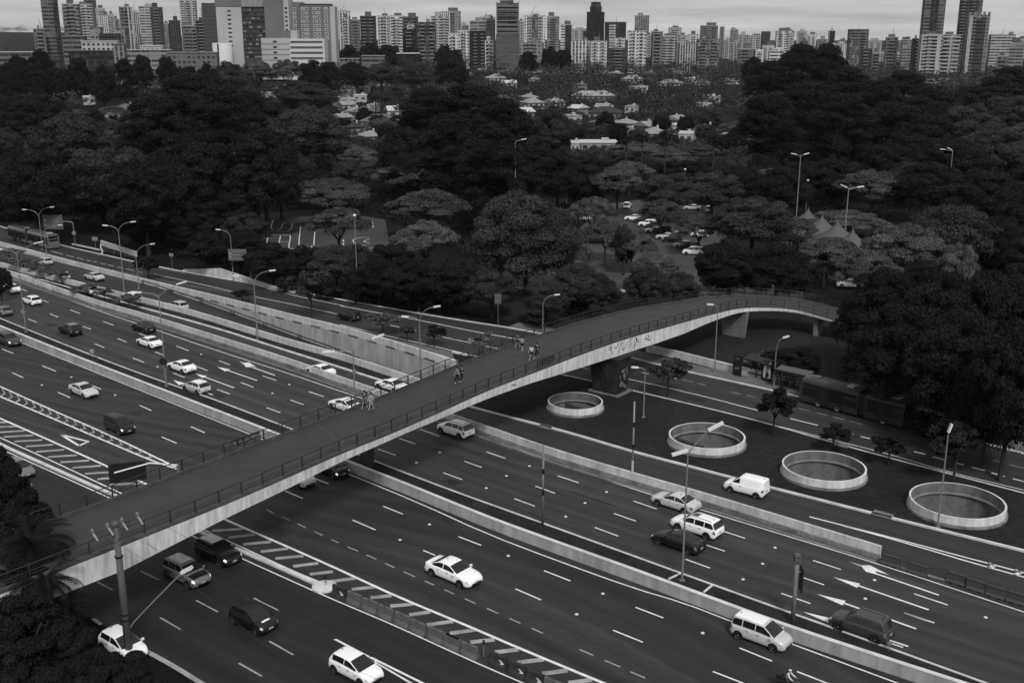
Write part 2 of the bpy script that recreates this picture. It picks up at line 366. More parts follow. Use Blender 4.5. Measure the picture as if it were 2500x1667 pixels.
sheet('avenue_edge', esl, [], M['pave'], lambda x, y: .05)
sheet('median_soil', [tuple(p[:2]) for p in offset(wallM, .1)] + [tuple(p[:2]) for p in K1[::-1]], [], M['soil'], lambda x, y: .08)
# planting strip at the left end, between the white wall and the slip road
pl = ground_line([('B1', [(150, 985), (700, 1130), (1300, 1320), (1900, 1530)])], 60, 0)
sheet('planting_strip', [tuple(p[:2]) for p in W1 if p[0] < -50 and p[0] > -200] + [tuple(p[:2]) for p in pl[::-1] if p[0] > -200], [], M['soil'], lambda x, y: .07)
# park side: lawn bank, pavement, car park, children's traffic track
lawn = line('N', [(1340, 800), (1560, 862), (1700, 895), (1830, 925), (1990, 965), (2200, 1000), (2130, 800), (2080, 720), (1760, 712), (1500, 707), (1250, 700), (1000, 690), (1050, 745)])
sheet('lawn', [tuple(p[:2]) for p in lawn], [], M['grass'], lambda x, y: -.05)
pv = [p for p in FN if -3 < p[0] < 75]; pvo = offset(pv, 3.2 if normals2(pv)[0][1] > 0 else -3.2)
pb = MB(); pvz = np.array(pv); pvz[:, 2] = .12; pvo[:, 2] = .12
pb.strip(pvz, pvo); struct(pb.build('pavement', M['pave']))
park = line('N', [(1180, 703), (1270, 640), (1390, 585), (1470, 500), (1560, 488), (1790, 508), (1800, 560), (1720, 620), (1850, 660), (1960, 700), (1960, 738), (1850, 726), (1560, 712)])
sheet('car_park', [tuple(p[:2]) for p in park], [], M['parkfloor'], lambda x, y: .0)
trk = line('N', [(560, 610), (640, 520), (760, 512), (940, 535), (960, 640), (860, 660), (700, 640)])
sheet('practice_track', [tuple(p[:2]) for p in trk], [], M['parkfloor'], lambda x, y: -.02)
road2 = line('N', [(150, 560), (330, 520), (420, 500), (440, 530), (330, 575), (240, 600)])
sheet('side_lane', [tuple(p[:2]) for p in road2], [], M['forestfloor'], lambda x, y: -.05)

# ------------------------------------------------------------------ road markings
mk = MB(); mw = MB()
def seg(r, lst, w=.15, b=mk, z=.006):
    for x0, y0, x1, y1 in lst: b.ribbon([P(*zz(r, x0, y0), z), P(*zz(r, x1, y1), z)], w, z)
def pline(r, pts, w=.15, b=mk, z=.006, it=1): b.ribbon(smooth(line(r, pts, z), it), w, z)
def patch(r, pts, b=mk, z=.007): b.poly([P(*zz(r, *q), z) for q in pts])
# near carriageway (towards the viewer)
seg('A2', [(50, 935, 125, 965), (180, 990, 248, 1020), (308, 1048, 372, 1077), (435, 1105, 512, 1140), (578, 1168, 642, 1196), (715, 1228, 780, 1258), (855, 1290, 925, 1322), (1005, 1355, 1085, 1392), (1160, 1425, 1235, 1458), (1312, 1492, 1390, 1527)], .13, mw)
seg('A1', [(1820, 680, 1870, 705), (1925, 730, 1980, 755), (2035, 778, 2090, 805), (2148, 830, 2205, 857), (2265, 885, 2315, 908)], .13, mw)
seg('A6', [(1235, 1115, 1365, 1170), (1477, 1220, 1625, 1282), (1722, 1328, 1860, 1386)], .13, mw)
seg('A1', [(1950, 555, 2070, 605), (2135, 462, 2245, 505)])
seg('A2', [(85, 752, 243, 820), (570, 960, 650, 993), (1200, 1222, 1375, 1298), (295, 658, 430, 712), (810, 865, 965, 925), (1395, 1098, 1575, 1168), (2020, 1348, 2210, 1420)])
seg('A6', [(1555, 930, 1840, 1045)])
seg('A7', [(355, 1325, 650, 1439), (610, 1100, 920, 1225), (1160, 1325, 1480, 1450)])
seg('R4', [(15, 985, 90, 1015), (290, 1100, 383, 1137), (630, 1235, 690, 1260), (955, 1370, 1035, 1405), (1305, 1515, 1400, 1557), (85, 1148, 158, 1180), (395, 1280, 480, 1317)])
seg('A1', [(1105, 185, 1207, 228), (1500, 320, 1600, 360)])
pline('N', [(-60, 790), (52, 836), (357, 958), (614, 1061), (841, 1152), (1030, 1230), (1187, 1302), (1366, 1370), (1544, 1434), (1670, 1471), (1788, 1517), (1936, 1572), (2190, 1666), (2260, 1692)], .15)
# far carriageway (away to the upper left)
seg('R4', [(135, 570, 185, 590), (285, 650, 333, 667), (480, 718, 547, 742), (705, 797, 776, 822), (950, 878, 1005, 899), (1205, 965, 1290, 997), (1495, 1065, 1573, 1093), (1795, 1168, 1890, 1200), (2110, 1275, 2213, 1310),
           (340, 745, 398, 768), (565, 830, 622, 850), (803, 913, 866, 938), (1060, 1005, 1122, 1028), (1340, 1103, 1420, 1133), (1645, 1213, 1733, 1246), (1985, 1333, 2075, 1365),
           (193, 780, 250, 802), (420, 865, 478, 887), (650, 950, 713, 976), (908, 1047, 985, 1076), (1185, 1150, 1263, 1180), (1483, 1260, 1572, 1293), (1822, 1385, 1917, 1420)])
seg('A2', [(1000, 287, 1130, 331), (1487, 450, 1632, 498), (2007, 623, 2165, 677), (545, 132, 680, 180), (850, 351, 968, 393), (1337, 521, 1470, 570), (1872, 707, 2023, 760),
           (405, 195, 515, 233), (705, 429, 837, 477), (1192, 606, 1332, 658), (1742, 803, 1902, 862), (260, 268, 380, 310)])
seg('A3', [(295, 828, 445, 877), (910, 1028, 1100, 1090), (1600, 1255, 1830, 1332), (165, 918, 307, 965), (840, 1145, 985, 1195), (1533, 1385, 1740, 1455), (38, 1020, 205, 1080), (692, 1252, 893, 1323)])
seg('A7', [(2010, 1040, 2175, 1095), (2185, 765, 2400, 840)])
pline('N', [(-40, 655), (29, 681), (232, 756), (357, 797), (536, 858), (714, 914), (840, 958), (1166, 1062), (1330, 1119), (1541, 1192), (1714, 1244), (1850, 1286), (2146, 1376), (2500, 1493), (2560, 1513)], .14)
# lane arrows
for r, tip, a, b_, tail in (('R4', (1485, 1107), (1540, 1138), (1573, 1124), (1757, 1200)), ('R4', (1335, 1153), (1385, 1183), (1415, 1170), (1600, 1250)), ('R4', (1185, 1197), (1225, 1232), (1262, 1218), (1455, 1298)),
                           ('A3', (1050, 1143), (1212, 1215), (1232, 1187), (1700, 1365)), ('A3', (940, 1258), (1112, 1335), (1132, 1304), (1615, 1495)), ('A3', (840, 1378), (1012, 1452), (1035, 1424), (1560, 1615))):
    patch(r, [tip, a, b_]); mid = ((a[0] + b_[0]) / 2, (a[1] + b_[1]) / 2); seg(r, [mid + tail], .2)
patch('A3', [(1150, 1035), (1238, 1062), (1300, 1062), (1345, 1085), (1430, 1127), (1335, 1100), (1352, 1127), (1272, 1105), (1240, 1068)]); seg('A3', [(1330, 1115, 1770, 1265)], .2)
patch('R4', [(1635, 1070), (1668, 1080), (1700, 1075), (1755, 1110), (1715, 1098), (1722, 1108), (1680, 1108), (1662, 1085)]); seg('R4', [(1705, 1103, 1880, 1165)], .2)
# chevron band and hatched gore between the near carriageways
cu = smooth(line('N', [(-60, 916), (0, 943), (125, 1000), (268, 1062), (436, 1143)]), 1); cl = smooth(line('N', [(-60, 940), (0, 968), (79, 1000), (250, 1073), (375, 1126), (434, 1145)]), 1)
mk.ribbon(cu, .24, .006); mk.ribbon(cl, .24, .006)
a, b = resample(cu, 120), resample(cl, 120)
for i in range(3, 108, 5):
    pa, pb_, c0, c1 = a[i], b[i], (a[min(i + 3, 119)] + b[min(i + 3, 119)]) / 2, (a[min(i + 4, 119)] + b[min(i + 4, 119)]) / 2
    q = [pa, c0, pb_, b[min(i + 1, 119)], c1, a[min(i + 1, 119)]]
    mw.add([(p[0], p[1], .0075) for p in q], [(0, 1, 4, 5), (1, 2, 3, 4)])
mk.ribbon(resample(HU, 60), .26, .006); mk.ribbon(resample(HL, 40), .15, .006); mk.ribbon(resample(BL, 60), .13, .006)
seg('A5', [(30, 45, 280, 15), (170, 110, 440, 85), (340, 180, 600, 150), (480, 245, 750, 220), (650, 320, 890, 290), (810, 395, 1030, 370), (1000, 465, 1240, 435), (1210, 540, 1450, 515), (1390, 620, 1590, 600), (1580, 700, 1800, 680), (1760, 785, 1960, 755), (1930, 880, 2180, 845), (2150, 960, 2400, 925)], .5, mw, .005)
seg('A6', [(190, 1045, 420, 1020), (430, 1140, 650, 1115), (640, 1240, 890, 1210), (880, 1345, 1120, 1315), (1130, 1435, 1350, 1405)], .5, mw, .005)
seg('A1', [(-20, 155, 170, 143), (25, 185, 228, 174), (98, 216, 290, 206), (175, 250, 365, 238), (245, 287, 440, 272), (325, 322, 525, 310), (412, 358, 610, 346), (495, 395, 690, 382), (580, 436, 780, 424), (665, 474, 800, 462), (-60, 120, 120, 112), (-60, 88, 70, 84), (750, 512, 990, 500)], .5, mw, .005)
seg('A1', [(1450, 825, 1665, 812)], .5, mw, .005)
tri = [(418, 170), (605, 217), (540, 245)]
pline('A1', tri[:2], .28, it=0); pline('A1', tri[1:], .28, it=0); pline('A1', [tri[2], tri[0]], .28, it=0)
# lower road
seg('A1', [(960, 1100, 1085, 1160), (665, 1175, 770, 1230), (1340, 1300, 1490, 1380), (1095, 1418, 1235, 1500), (1735, 1285, 1900, 1368), (145, 478, 220, 512), (960, 560, 990, 575)], .15, mw)
seg('A5', [(420, 1035, 650, 1165), (130, 1245, 350, 1370)], .15, mw)
patch('A1', [(620, 1428), (652, 1424), (705, 1462), (680, 1470)], mw)
pline('N', [(300, 1561), (365, 1592), (430, 1628), (500, 1672)], .4, mw)
patch('A5', [(1035, 1018), (1065, 1014), (1385, 1180), (1360, 1190)]); patch('A5', [(1370, 1190), (1400, 1184), (1960, 1460), (1915, 1460)]); patch('A5', [(1420, 1235), (1440, 1232), (1840, 1460), (1800, 1460)])
# slip road (right) split lines with small chevrons
pline('A3', [(885, 730), (1120, 790), (1400, 860), (1700, 940), (2000, 1020), (2352, 1112), (2500, 1150)], .2); pline('A3', [(1120, 793), (1400, 868), (1700, 955), (2000, 1045), (2352, 1142), (2500, 1182)], .2)
seg('A3', [(2110, 1045, 2150, 1068), (2150, 1068, 2105, 1078), (2290, 1090, 2330, 1113), (2330, 1113, 2285, 1125)], .3)
# avenue
pline('N', [(60, 612), (180, 640), (375, 680), (470, 700), (580, 715)], .12, mw)
seg('B1', [(700, 745, 860, 790), (900, 800, 1010, 825), (1050, 835, 1150, 860), (1185, 868, 1240, 882), (1275, 885, 1330, 898), (1370, 908, 1450, 926), (1480, 934, 1560, 952), (1600, 962, 1680, 978), (1720, 985, 1840, 1012), (1900, 1030, 1950, 1040)], .13)
pline('R4', [(1050, 472), (1340, 535), (1620, 600)], .16); pline('R4', [(1740, 628), (2050, 690), (2300, 745)], .16)
pline('R5', [(345, 823), (520, 860)], .16); pline('R5', [(700, 902), (900, 945), (1115, 990)], .16)
pline('R5', [(0, 690), (300, 745), (600, 800), (900, 862), (1100, 898), (1290, 930)], .22)
pline('R4', [(1270, 440), (1600, 505), (1960, 610), (2352, 690)], .16); pline('R4', [(850, 380), (1060, 425), (1270, 470)], .14, mw)
pline('R5', [(0, 818), (300, 890), (600, 957), (950, 1038)], .18)
seg('R5', [(875, 925, 925, 932), (900, 940, 990, 925), (940, 908, 1030, 912), (880, 915, 960, 905), (905, 948, 960, 955)], .18)
pline('R5', [(1500, 1155), (1740, 1210)], .18); seg('R5', [(1580, 1190, 1660, 1205), (1600, 1185, 1670, 1198), (1645, 1110, 1700, 1122), (1920, 1100, 1995, 1115), (2060, 1145, 2110, 1155), (2140, 1150, 2195, 1160), (2240, 1172, 2300, 1188)], .14)
pline('R5', [(1920, 1180), (2120, 1222), (2352, 1275)], .16); pline('R6', [(0, 1270), (140, 1302), (300, 1343), (340, 1353)], .16); pline('R6', [(330, 1352), (440, 1380), (540, 1406)], .2); pline('R6', [(755, 1460), (850, 1483), (942, 1506)], .2)
seg('R6', [(15, 1194, 90, 1211), (120, 1218, 175, 1232), (350, 1279, 415, 1292), (460, 1300, 525, 1316), (810, 1390, 890, 1409), (935, 1420, 1010, 1438), (1045, 1448, 1125, 1468), (1160, 1478, 1250, 1500)], .13, mw)
seg('A3', [(1140, 156, 1185, 168), (1235, 182, 1300, 197), (1350, 212, 1420, 230), (1600, 285, 1680, 304), (1727, 320, 1810, 341), (1885, 362, 1940, 376), (1995, 392, 2085, 415), (2130, 430, 2220, 455), (2275, 470, 2352, 490)], .2)
seg('A3', [(2140, 345, 2205, 362), (2255, 376, 2352, 400)], .12, mw)
pline('R5', [(1930, 1258), (2120, 1300), (2352, 1355)], .14); pline('A3', [(190, -2), (360, 42), (680, 112), (1060, 210), (1400, 293), (1820, 420), (2352, 548), (2500, 585)], .13)
# car park bays and the children's track
for i in range(13): seg('B2', [(268 + i * 43, 690 + i * 33, 560 + i * 40, 690 + i * 33 + 8)], .12, mw, .01)
seg('B2', [(1560, 745, 1800, 760), (1670, 808, 1820, 815), (1720, 838, 1900, 845)], .12, mw, .01)
for l in ([(1868, 105), (1845, 170), (1920, 172), (1932, 130), (1960, 122)], [(2000, 125), (1992, 165), (1960, 185), (1790, 182)], [(2055, 150), (2040, 275), (2055, 280), (2058, 302), (1995, 300), (1970, 298), (1988, 215), (1975, 205), (1790, 205)],
          [(1835, 215), (1812, 290)], [(1918, 212), (1897, 302)], [(1900, 252), (1985, 252)], [(2152, 185), (2145, 275)], [(2132, 280), (2128, 300), (2060, 308)]): pline('R4', l, .2, mk, -.01)
for l in ([(200, 222), (120, 225), (82, 245), (110, 270), (180, 280)], [(200, 235), (155, 250), (200, 262)], [(230, 295), (160, 300), (110, 315), (92, 338)], [(230, 315), (185, 320), (170, 338)], [(220, 108), (228, 155)]): pline('R5', l, .2, mk, -.01)
seg('R5', [(22, 240 + 22 * i, 24, 252 + 22 * i) for i in range(6)], .3, mk, -.01)
# repairs and cracks of the asphalt
rp = MB(); pr_ = random.Random(9)
for l, lo, hi, n in ((wallM, -14, -1.5, 26), (K1, 1.0, 13, 30), (BL, -9, -1, 14), (FS, 1, 9, 16)):
    L_ = resample(l, 400)
    for _ in range(n):
        i = pr_.randrange(90, 330); w_ = pr_.uniform(.25, 1.6); ln = pr_.randint(1, 5); o_ = pr_.uniform(lo, hi) * (1 if normals2(L_)[i][1] > 0 else -1)
        rp.ribbon(offset(L_[i:i + ln + 2], o_), w_ if pr_.random() < .6 else .07, .003)
struct(rp.build('road_repairs', M['tar']))
struct(mk.build('road_markings', M['paint'])); struct(mw.build('worn_road_markings', M['paintworn']))
st = MB()
for r, l in (('A2', [(683, 292), (522, 362), (1137, 452), (1000, 535), (1295, 385), (1675, 637), (1543, 730), (1822, 562), (612, 783), (411, 889), (1150, 998), (1797, 1256), (1618, 1397), (727, 550)]), ('A3', [(650, 942), (565, 1052), (431, 1158), (1330, 1163), (1267, 1290), (155, 1525), (2090, 1418)]),
             ('R4', [(1375, 1022), (1978, 1228), (1862, 1288), (286, 1232), (787, 1300), (1077, 1107), (488, 1177)])):
    for q in l: p = P(*zz(r, *q)); st.lathe((p[0], p[1], 0), [(.15, .004), (.12, .05), (.02, .06)], 8)
struct(st.build('road_studs', M['lamp']), 'stuff')

# ------------------------------------------------------------------ kerbs, walls
def kerb(name, l, w, z0, z1, m=None): return struct(MB().wall(l, w, z0, z1).build(name, m or M['kerb']))
kerb('median_kerb', offset(resample(K1, 120), .05), .18, -.05, .14)
kerb('slip_road_kerb', resample(K2, 120), .3, -.05, .16)
kerb('avenue_north_kerb', resample(FN, 120), .22, -.1, .15)
kerb('avenue_south_kerb', resample([p for p in FS if p[0] > En[-1][0] - 3], 80), .2, -.1, .15)
kerb('gutter_kerb', resample(offset(W1, -.75 if normals2(W1)[0][1] > 0 else .75), 120), .3, -.05, .13, M['conc'])
for q in (((2290, 1165), (2330, 1125)), ((2375, 1215), (2330, 1255))): pass
for x0, y0, x1, y1 in ((1632, 1416, 1663, 1401), (1718, 1448, 1740, 1430)): kerb('kerb_crosspiece', [P(x0, y0), P(x1, y1)], .15, 0, .15)
isl2 = ground_line([('N', [(-20, 1075), (21, 1096), (275, 1209), (430, 1273), (586, 1345), (700, 1394), (779, 1430)])], 20, 0)
kerb('divider_kerb', resample(isl2, 60), .35, -.05, .16)
nose = MB(); c = P(792, 1433); nose.lathe((c[0], c[1], 0), [(1.0, -.02), (.98, .13), (.8, .18), (.02, .2)], 20); struct(nose.build('divider_nose', M['kerb']))
# car park front kerb
kerb('car_park_kerb', line('N', [(1187, 704), (1255, 704.5), (1366, 709), (1500, 711), (1626, 714), (1735, 718), (1850, 726), (1950, 737)]), .25, -.1, .3)

def free_wall(name, label, l, th, h, m, n=90, cop=True):
    t = thing(name, label, 'wall', tuple(np.array(l[len(l) // 2]) * [1, 1, 0])); L = resample(l, n) - np.array([*t.location])
    MB().wall(L, th, -.1, h).build('wall_panel', m, t)
    if cop: MB().wall(L, th + .06, h + .002, h + .07).build('coping', M['kerb'], t)
    return t
free_wall('median_wall', 'long low concrete wall beside the planted median, between the two main carriageways', wallM, .3, 1.0, M['wallconc'], 150)
w1 = free_wall('divider_wall', 'long white wall between the far carriageway and the slip road, ending beside the dark barriers', offset(W1, .12), .25, 1.15, M['white'], 120, False)
L = resample(offset(W1, -.06), 120) - np.array([*w1.location]); MB().wall(L, .3, 0, .42).build('stained_footing', M['dirty'], w1)
free_wall('trench_wall', 'pale low wall along the south side of the sunken underpass road', Cw, .3, 1.0, M['white'], 70, False).children[0].name = 'wall_panel'
# facing of the trench
t = thing('retaining_wall', 'tall pale retaining wall of the underpass ramp, facing the viewer and growing to the right', 'wall', tuple(En[30]))
o = np.array([*t.location]); eo = En - o
MB().wall(eo, .35, zD - o[2] - .3, -.14).build('wall_panel', M['wallconc'], t)
MB().wall(eo, .4, -.13, .9).build('parapet', M['white'], t)
jt = MB(); q = offset(resample(En, 118), -.23 if normals2(En)[0][1] > 0 else .23) - o
for i in range(30, 116, 2): jt.wall(q[i:i + 2] * [1, 1, 0], .06, -.14, .0)
jt.build('joint_strip', M['darkconc'], t)
t = thing('trench_south_wall', 'hidden inner wall of the underpass trench below the low wall', 'wall', tuple(Cn[30])); o = np.array([*t.location])
MB().wall(Cn - o, .25, zD - .3, -.11).build('wall_panel', M['wallconc'], t)
t = thing('tunnel_portal', 'concrete lintel over the mouth of the underpass tunnel, behind the footbridge', 'tunnel'); p0, p1 = Cn[-1], En[-1]
MB().wall([p0 + [0, 0, 0], p1], .5, -1.0, .45).build('lintel', M['wallconc'], t)
tw = MB(); tw.wall([p0 + tv * .3, p0 + tv * 40], .3, -6, -.2); tw.build('inner_wall', M['darkconc'], t)
tw = MB(); tw.wall([p1 + tv * .3, p1 + tv * 40], .3, -6, -.2); tw.build('inner_wall', M['darkconc'], t)
# pipe rail on brackets at the foot of the retaining wall
t = thing('guard_rail', 'dark pipe guard rail on paired posts along the foot of the retaining wall', 'guard rail', tuple(En[30])); o = np.array([*t.location])
gi = [k for k in range(60) if sD[k] > s0 - 2]; gl = offset(En, -1.0 if normals2(En)[0][1] > 0 else 1.0)
MB().tube([(gl[k][0] - o[0], gl[k][1] - o[1], zD[k] + .85 - o[2]) for k in gi], .09, 6).build('rail', M['steel'], t)
for k in gi[::2]:
    for d in (-.35, .35): MB().tube([(gl[k][0] + tv[0] * d - o[0], gl[k][1] + tv[1] * d - o[1], zD[k] - o[2]), (gl[k][0] + tv[0] * d - o[0], gl[k][1] + tv[1] * d - o[1], zD[k] + .85 - o[2])], .09, 6).build('post', M['steel'], t)
free_wall('pavement_wall', 'low white wall behind the bus stop pavement, along the foot of the lawn', line('N', [(1578, 858), (1660, 876), (1785, 908), (1880, 930), (2000, 962), (2120, 995)]), .3, .95, M['white'], 40)
t = thing('ramp_wall', 'white wedge-shaped wall standing on the verge of the avenue under a leaning tree', 'wall'); q = line('N', [(446, 660), (536, 678), (718, 716)])
b = MB(); nrm = normals2(q)[1] * .3; hs = (.15, 1.75, .1); vs = []
for p, h in zip(q, hs):
    for s in (0, 1):
        for z in (-.1, h): vs.append((p[0] + nrm[0] * s, p[1] + nrm[1] * s, z))
b.add(vs, [(0, 4, 5, 1), (4, 8, 9, 5), (2, 3, 7, 6), (6, 7, 11, 10), (1, 5, 7, 3), (5, 9, 11, 7), (0, 1, 3, 2), (8, 10, 11, 9)]); b.build('wall_panel', M['white'], t)
free_wall('ramp_parapet', 'short white parapet with a sagging mesh fence beside the entry lane, far left', line('B1', [(1385, 660), (1640, 740), (1870, 815)]), .25, .9, M['white'], 6)
# wells
wp = None
for i, (x, y, r) in enumerate(WELLS):
    nm = ['smallest round ventilation well with a white rim, under the footbridge beside the mural pillar', 'round white-rimmed ventilation well behind the double-headed lamp post', 'round white-rimmed ventilation well beside the white van, between two other wells', 'largest round ventilation well with a white rim, nearest the right edge'][i]
    t = thing('ventilation_well', nm, 'ventilation well', (x, y, .1), group='ventilation wells in the grass island')
    MB().lathe((0, 0, 0), [(r - .02, -.25), (r + .02, 0), (r + .02, .95), (r - .16, .95)], 64).build('rim_wall', M['rim_white'], t)
    MB().lathe((0, 0, 0), [(r + .20, -.1), (r + .18, .22), (r + .025, .24)], 64).build('footing', M['dirty'], t)
    MB().lathe((0, 0, 0), [(r - .162, .948), (r - .17, -.28), (r - .17, -2.5), (r - .18, -2.6), (.01, -2.7)], 48).build('shaft', mat('shaft_concrete', .13, .85, .2, noise=[((.8, .8, .15), .6, 1.25), ((3, 3, 3), .8, 1.15)]) if wp is None else wp, t, True)
    wp = t.children[-1].data.materials[0]
    MB().lathe((0, 0, 0), [(r - .17, .05), (r - .34, .02), (r - .34, -.15), (r - .165, -.2)], 48).build('inner_ledge', M['conc'], t, True)

# ------------------------------------------------------------------ footbridge
nr = np.array([P(x, y, z) for x, y, z in [(161, 1386, 6.6), (357, 1309, 6.7), (571, 1223, 6.9), (714, 1160, 7.0), (840, 1104, 7.1), (951, 1060, 7.2), (1076, 1005, 7.2), (1187, 954, 7.2), (1294, 914, 7.1), (1437, 857, 7.0), (1544, 820, 6.7), (1670, 784, 6.0), (1746, 762, 5.4), (1810, 747, 4.9), (1892, 748, 4.3), (1946, 754, 3.9), (1992, 768, 3.5)]])
fr = np.array([P(x, y, z) for x, y, z in [(114, 1275, 6.65), (286, 1214, 6.8), (536, 1118, 7.0), (714, 1052, 7.1), (840, 1006, 7.2), (991, 945, 7.2), (1187, 863, 7.2), (1330, 815, 7.0), (1437, 782, 6.7), (1544, 757, 6.2), (1670, 737, 5.5), (1731, 727, 5.1), (1874, 725, 4.4), (1974, 737, 3.9), (2049, 757, 3.5)]])
th_near = [(161, 1.9), (300, 2.0), (429, 1.6), (571, 1.2), (714, 1.05), (840, .8), (984, .65), (1141, .85), (1294, 1.1), (1419, 1.65), (1509, 1.9), (1600, 1.85), (1670, 1.65), (1731, 1.15), (1810, .65), (1892, .5), (1992, .45)]
fr = ext(fr, 3.0, 0); fr[0, 2] = 6.6
nr = ext(nr, 9, 6); fr = ext(fr, 9, 7)
nr, fr = smooth(nr, 2), smooth(fr, 2)
NB = 90; nr, fr = resample(nr, NB), resample(fr, NB)
for _ in range(3): zc = (nr[:, 2] + fr[:, 2]) / 2; nr[:, 2] = zc; fr[:, 2] = zc
tx = np.array([proj(p)[0] for p in nr]); thk = np.interp(tx, [q[0] for q in th_near], [q[1] for q in th_near])
bo = np.array([nr[45][0], nr[45][1], 0.0])
FB = thing('footbridge', 'curved concrete footbridge with a white girder and dark railings, crossing all the roads', 'footbridge', tuple(bo))
A_, B_ = nr - bo, fr - bo; C_ = (A_ + B_) / 2; wv = (B_ - A_); wl = np.linalg.norm(wv[:, :2], axis=1); wu = wv / wl[:, None]; wu[:, 2] = 0
MB().strip(A_ + wu * .25, B_ - wu * .25).build('deck_floor', M['deckfloor'], FB)
b = MB(); pr = []
for i in range(NB):
    a0, b0, u, h = A_[i], B_[i], wu[i], thk[i]
    for p, dz in ((a0 + u * .27, -.01), (a0 + u * .27, .22), (a0 + u * .02, .22), (a0, -.06), (a0 + u * .12, -h), (b0 - u * .12, -h), (b0, -.06), (b0 - u * .02, .22), (b0 - u * .27, .22), (b0 - u * .27, -.01)): pr.append((p[0], p[1], p[2] + dz))
fs = [tuple(range(9, -1, -1)), tuple(range((NB - 1) * 10, NB * 10))]
for i in range(NB - 1):
    for k in range(9): fs.append((i * 10 + k, i * 10 + k + 1, i * 10 + 11 + k, i * 10 + 10 + k))
mi = [0, 0]
b.add(pr, fs)
for k in range(len(b.m)):
    if k >= 2 and (k - 2) % 9 in (0, 1, 2, 6, 7, 8): b.m[k] = 1
b.build('girder', [M['girder'], M['darkconc']], FB)
for sd, base, sg in (('near', A_ + wu * .13, 1), ('far', B_ - wu * .13, 1)):
    d = np.r_[0, np.cumsum(np.linalg.norm(np.diff(base, axis=0), axis=1))]; n = int(d[-1] / 2.15)
    for z, rd in ((1.22, .045), (.74, .03), (.5, .03)):
        MB().tube(base + [0, 0, z], rd, 5).build('handrail' if z > 1 else 'lower_rail', M['steel'], FB)
    for k in range(n + 1):
        s = d[-1] * k / n; p = [np.interp(s, d, base[:, j]) for j in range(3)]; j = min(np.searchsorted(d, s), NB - 1); q = base[min(j + 1, NB - 1)] - base[max(j - 1, 0)]
        MB().box((p[0], p[1], p[2] + .70), (.09, .09, 1.0), math.atan2(q[1], q[0])).build('railing_post', M['steel'], FB)
for px_, py_ in ((905, 935), (775, 1050)): pass
def bridge_at(px, near=True):
    i = int(np.argmin(np.abs(np.array([proj(p)[0] for p in (nr if near else fr)]) - px))); return i
for px in (1000, 851, 1795):
    jn = MB(); i = bridge_at(px); jn.strip([A_[i] + wu[i] * .3 + [0, 0, .006], A_[i + 1] * .12 + A_[i] * .88 + wu[i] * .3 + [0, 0, .006]], [B_[i] - wu[i] * .3 + [0, 0, .006], B_[i + 1] * .12 + B_[i] * .88 - wu[i] * .3 + [0, 0, .006]])
    jn.build('expansion_joint', M['darkconc'], FB)
# scrawled tags on the girder face
gr_ = random.Random(5)
for px in (1484, 1503, 1524, 1537, 1548, 1560, 1580, 1590, 1265):
    gf = MB(); i = bridge_at(px); a0 = A_[i]; u = wu[i]; tdir = (A_[i + 1] - A_[i - 1]); tdir /= np.linalg.norm(tdir); h = thk[i]
    f = lambda s, v: a0 + tdir * s + u * (.12 * v - .02) + np.array([0, 0, -.06 - v * (h - .06)])
    for k in range(3):
        s_, v_ = gr_.uniform(-.6, .6), gr_.uniform(.15, .45); pts = [f(s_, v_)]
        for _ in range(2): s_ += gr_.uniform(-.5, .5); v_ = min(.8, max(.1, v_ + gr_.uniform(-.3, .3))); pts.append(f(s_, v_))
        gf.tube(pts, .035, 4)
    gf.build('spray_tag', M['steel'], FB)
def pier(px, label, w, ln, zb, mural=False, m=None):
    i = bridge_at(px); c = (nr[i] + fr[i]) / 2; q = nr[i + 1] - nr[i - 1]; rz = math.atan2(q[1], q[0])
    if mural: c = np.array([*P(1488, 957)[:2], c[2]])
    t = thing('bridge_pier', label, 'bridge pier', (c[0], c[1], 0), rz); top = c[2] - thk[i] - .05
    b = MB(); n2 = 20
    b.add([(x * (1 if z < 1 else 1.15), y * (1 if z < 1 else 1.25), z) for z in (zb, top) for x, y in ((-w / 2, -ln / 2), (w / 2, -ln / 2), (w / 2, ln / 2), (-w / 2, ln / 2))], [(3, 2, 1, 0), (4, 5, 6, 7), (0, 1, 5, 4), (1, 2, 6, 5), (2, 3, 7, 6), (3, 0, 4, 7)])
    b.build('shaft', m or M['darkconc'], t)
    return t, top
pb = P(897, 1138); _i = bridge_at(900); t = thing('bridge_pier', 'short dark pier on the planted median below the bridge', 'bridge pier', tuple(pb), tang2 := math.atan2(*(nr[_i + 1] - nr[_i - 1])[1::-1]))
MB().box((0, 0, 2.9), (.8, 1.3, 6.1)).build('shaft', M['darkconc'], t); MB().box((0, 0, 6.15), (1.1, 2.6, .5)).build('pier_head', M['darkconc'], t)
t, top = pier(1500, 'dark bridge pier painted with a mural, on the grass island', 2.4, 3.4, -.1, True, mat('mural_paint', .012, .7, .3, noise=[((1.1, 1.1, 1.1), .3, 2.2)]))
MB().box((.2, 0, .12), (3.4, 4.4, .3)).build('plinth', M['conc'], t)
mm = MB()
for (y0, z0, r0) in ((-.4, 1.7, .75), (.6, 2.6, .5), (-.1, 3.4, .42)): pass
mural_l = mat('mural_light_paint', .12, .7, .3, noise=[((2, 2, 2), .5, 1.5)])
y_ = -1.74
def blob(b, x, z, rx, rz_, a=0): b.add([(x + math.cos(k / 14 * 6.283) * rx * math.cos(a) - math.sin(k / 14 * 6.283) * rz_ * math.sin(a), y_ - .13 - .06 * z, z + math.cos(k / 14 * 6.283) * rx * math.sin(a) + math.sin(k / 14 * 6.283) * rz_ * math.cos(a)) for k in range(14)], [tuple(range(14))])
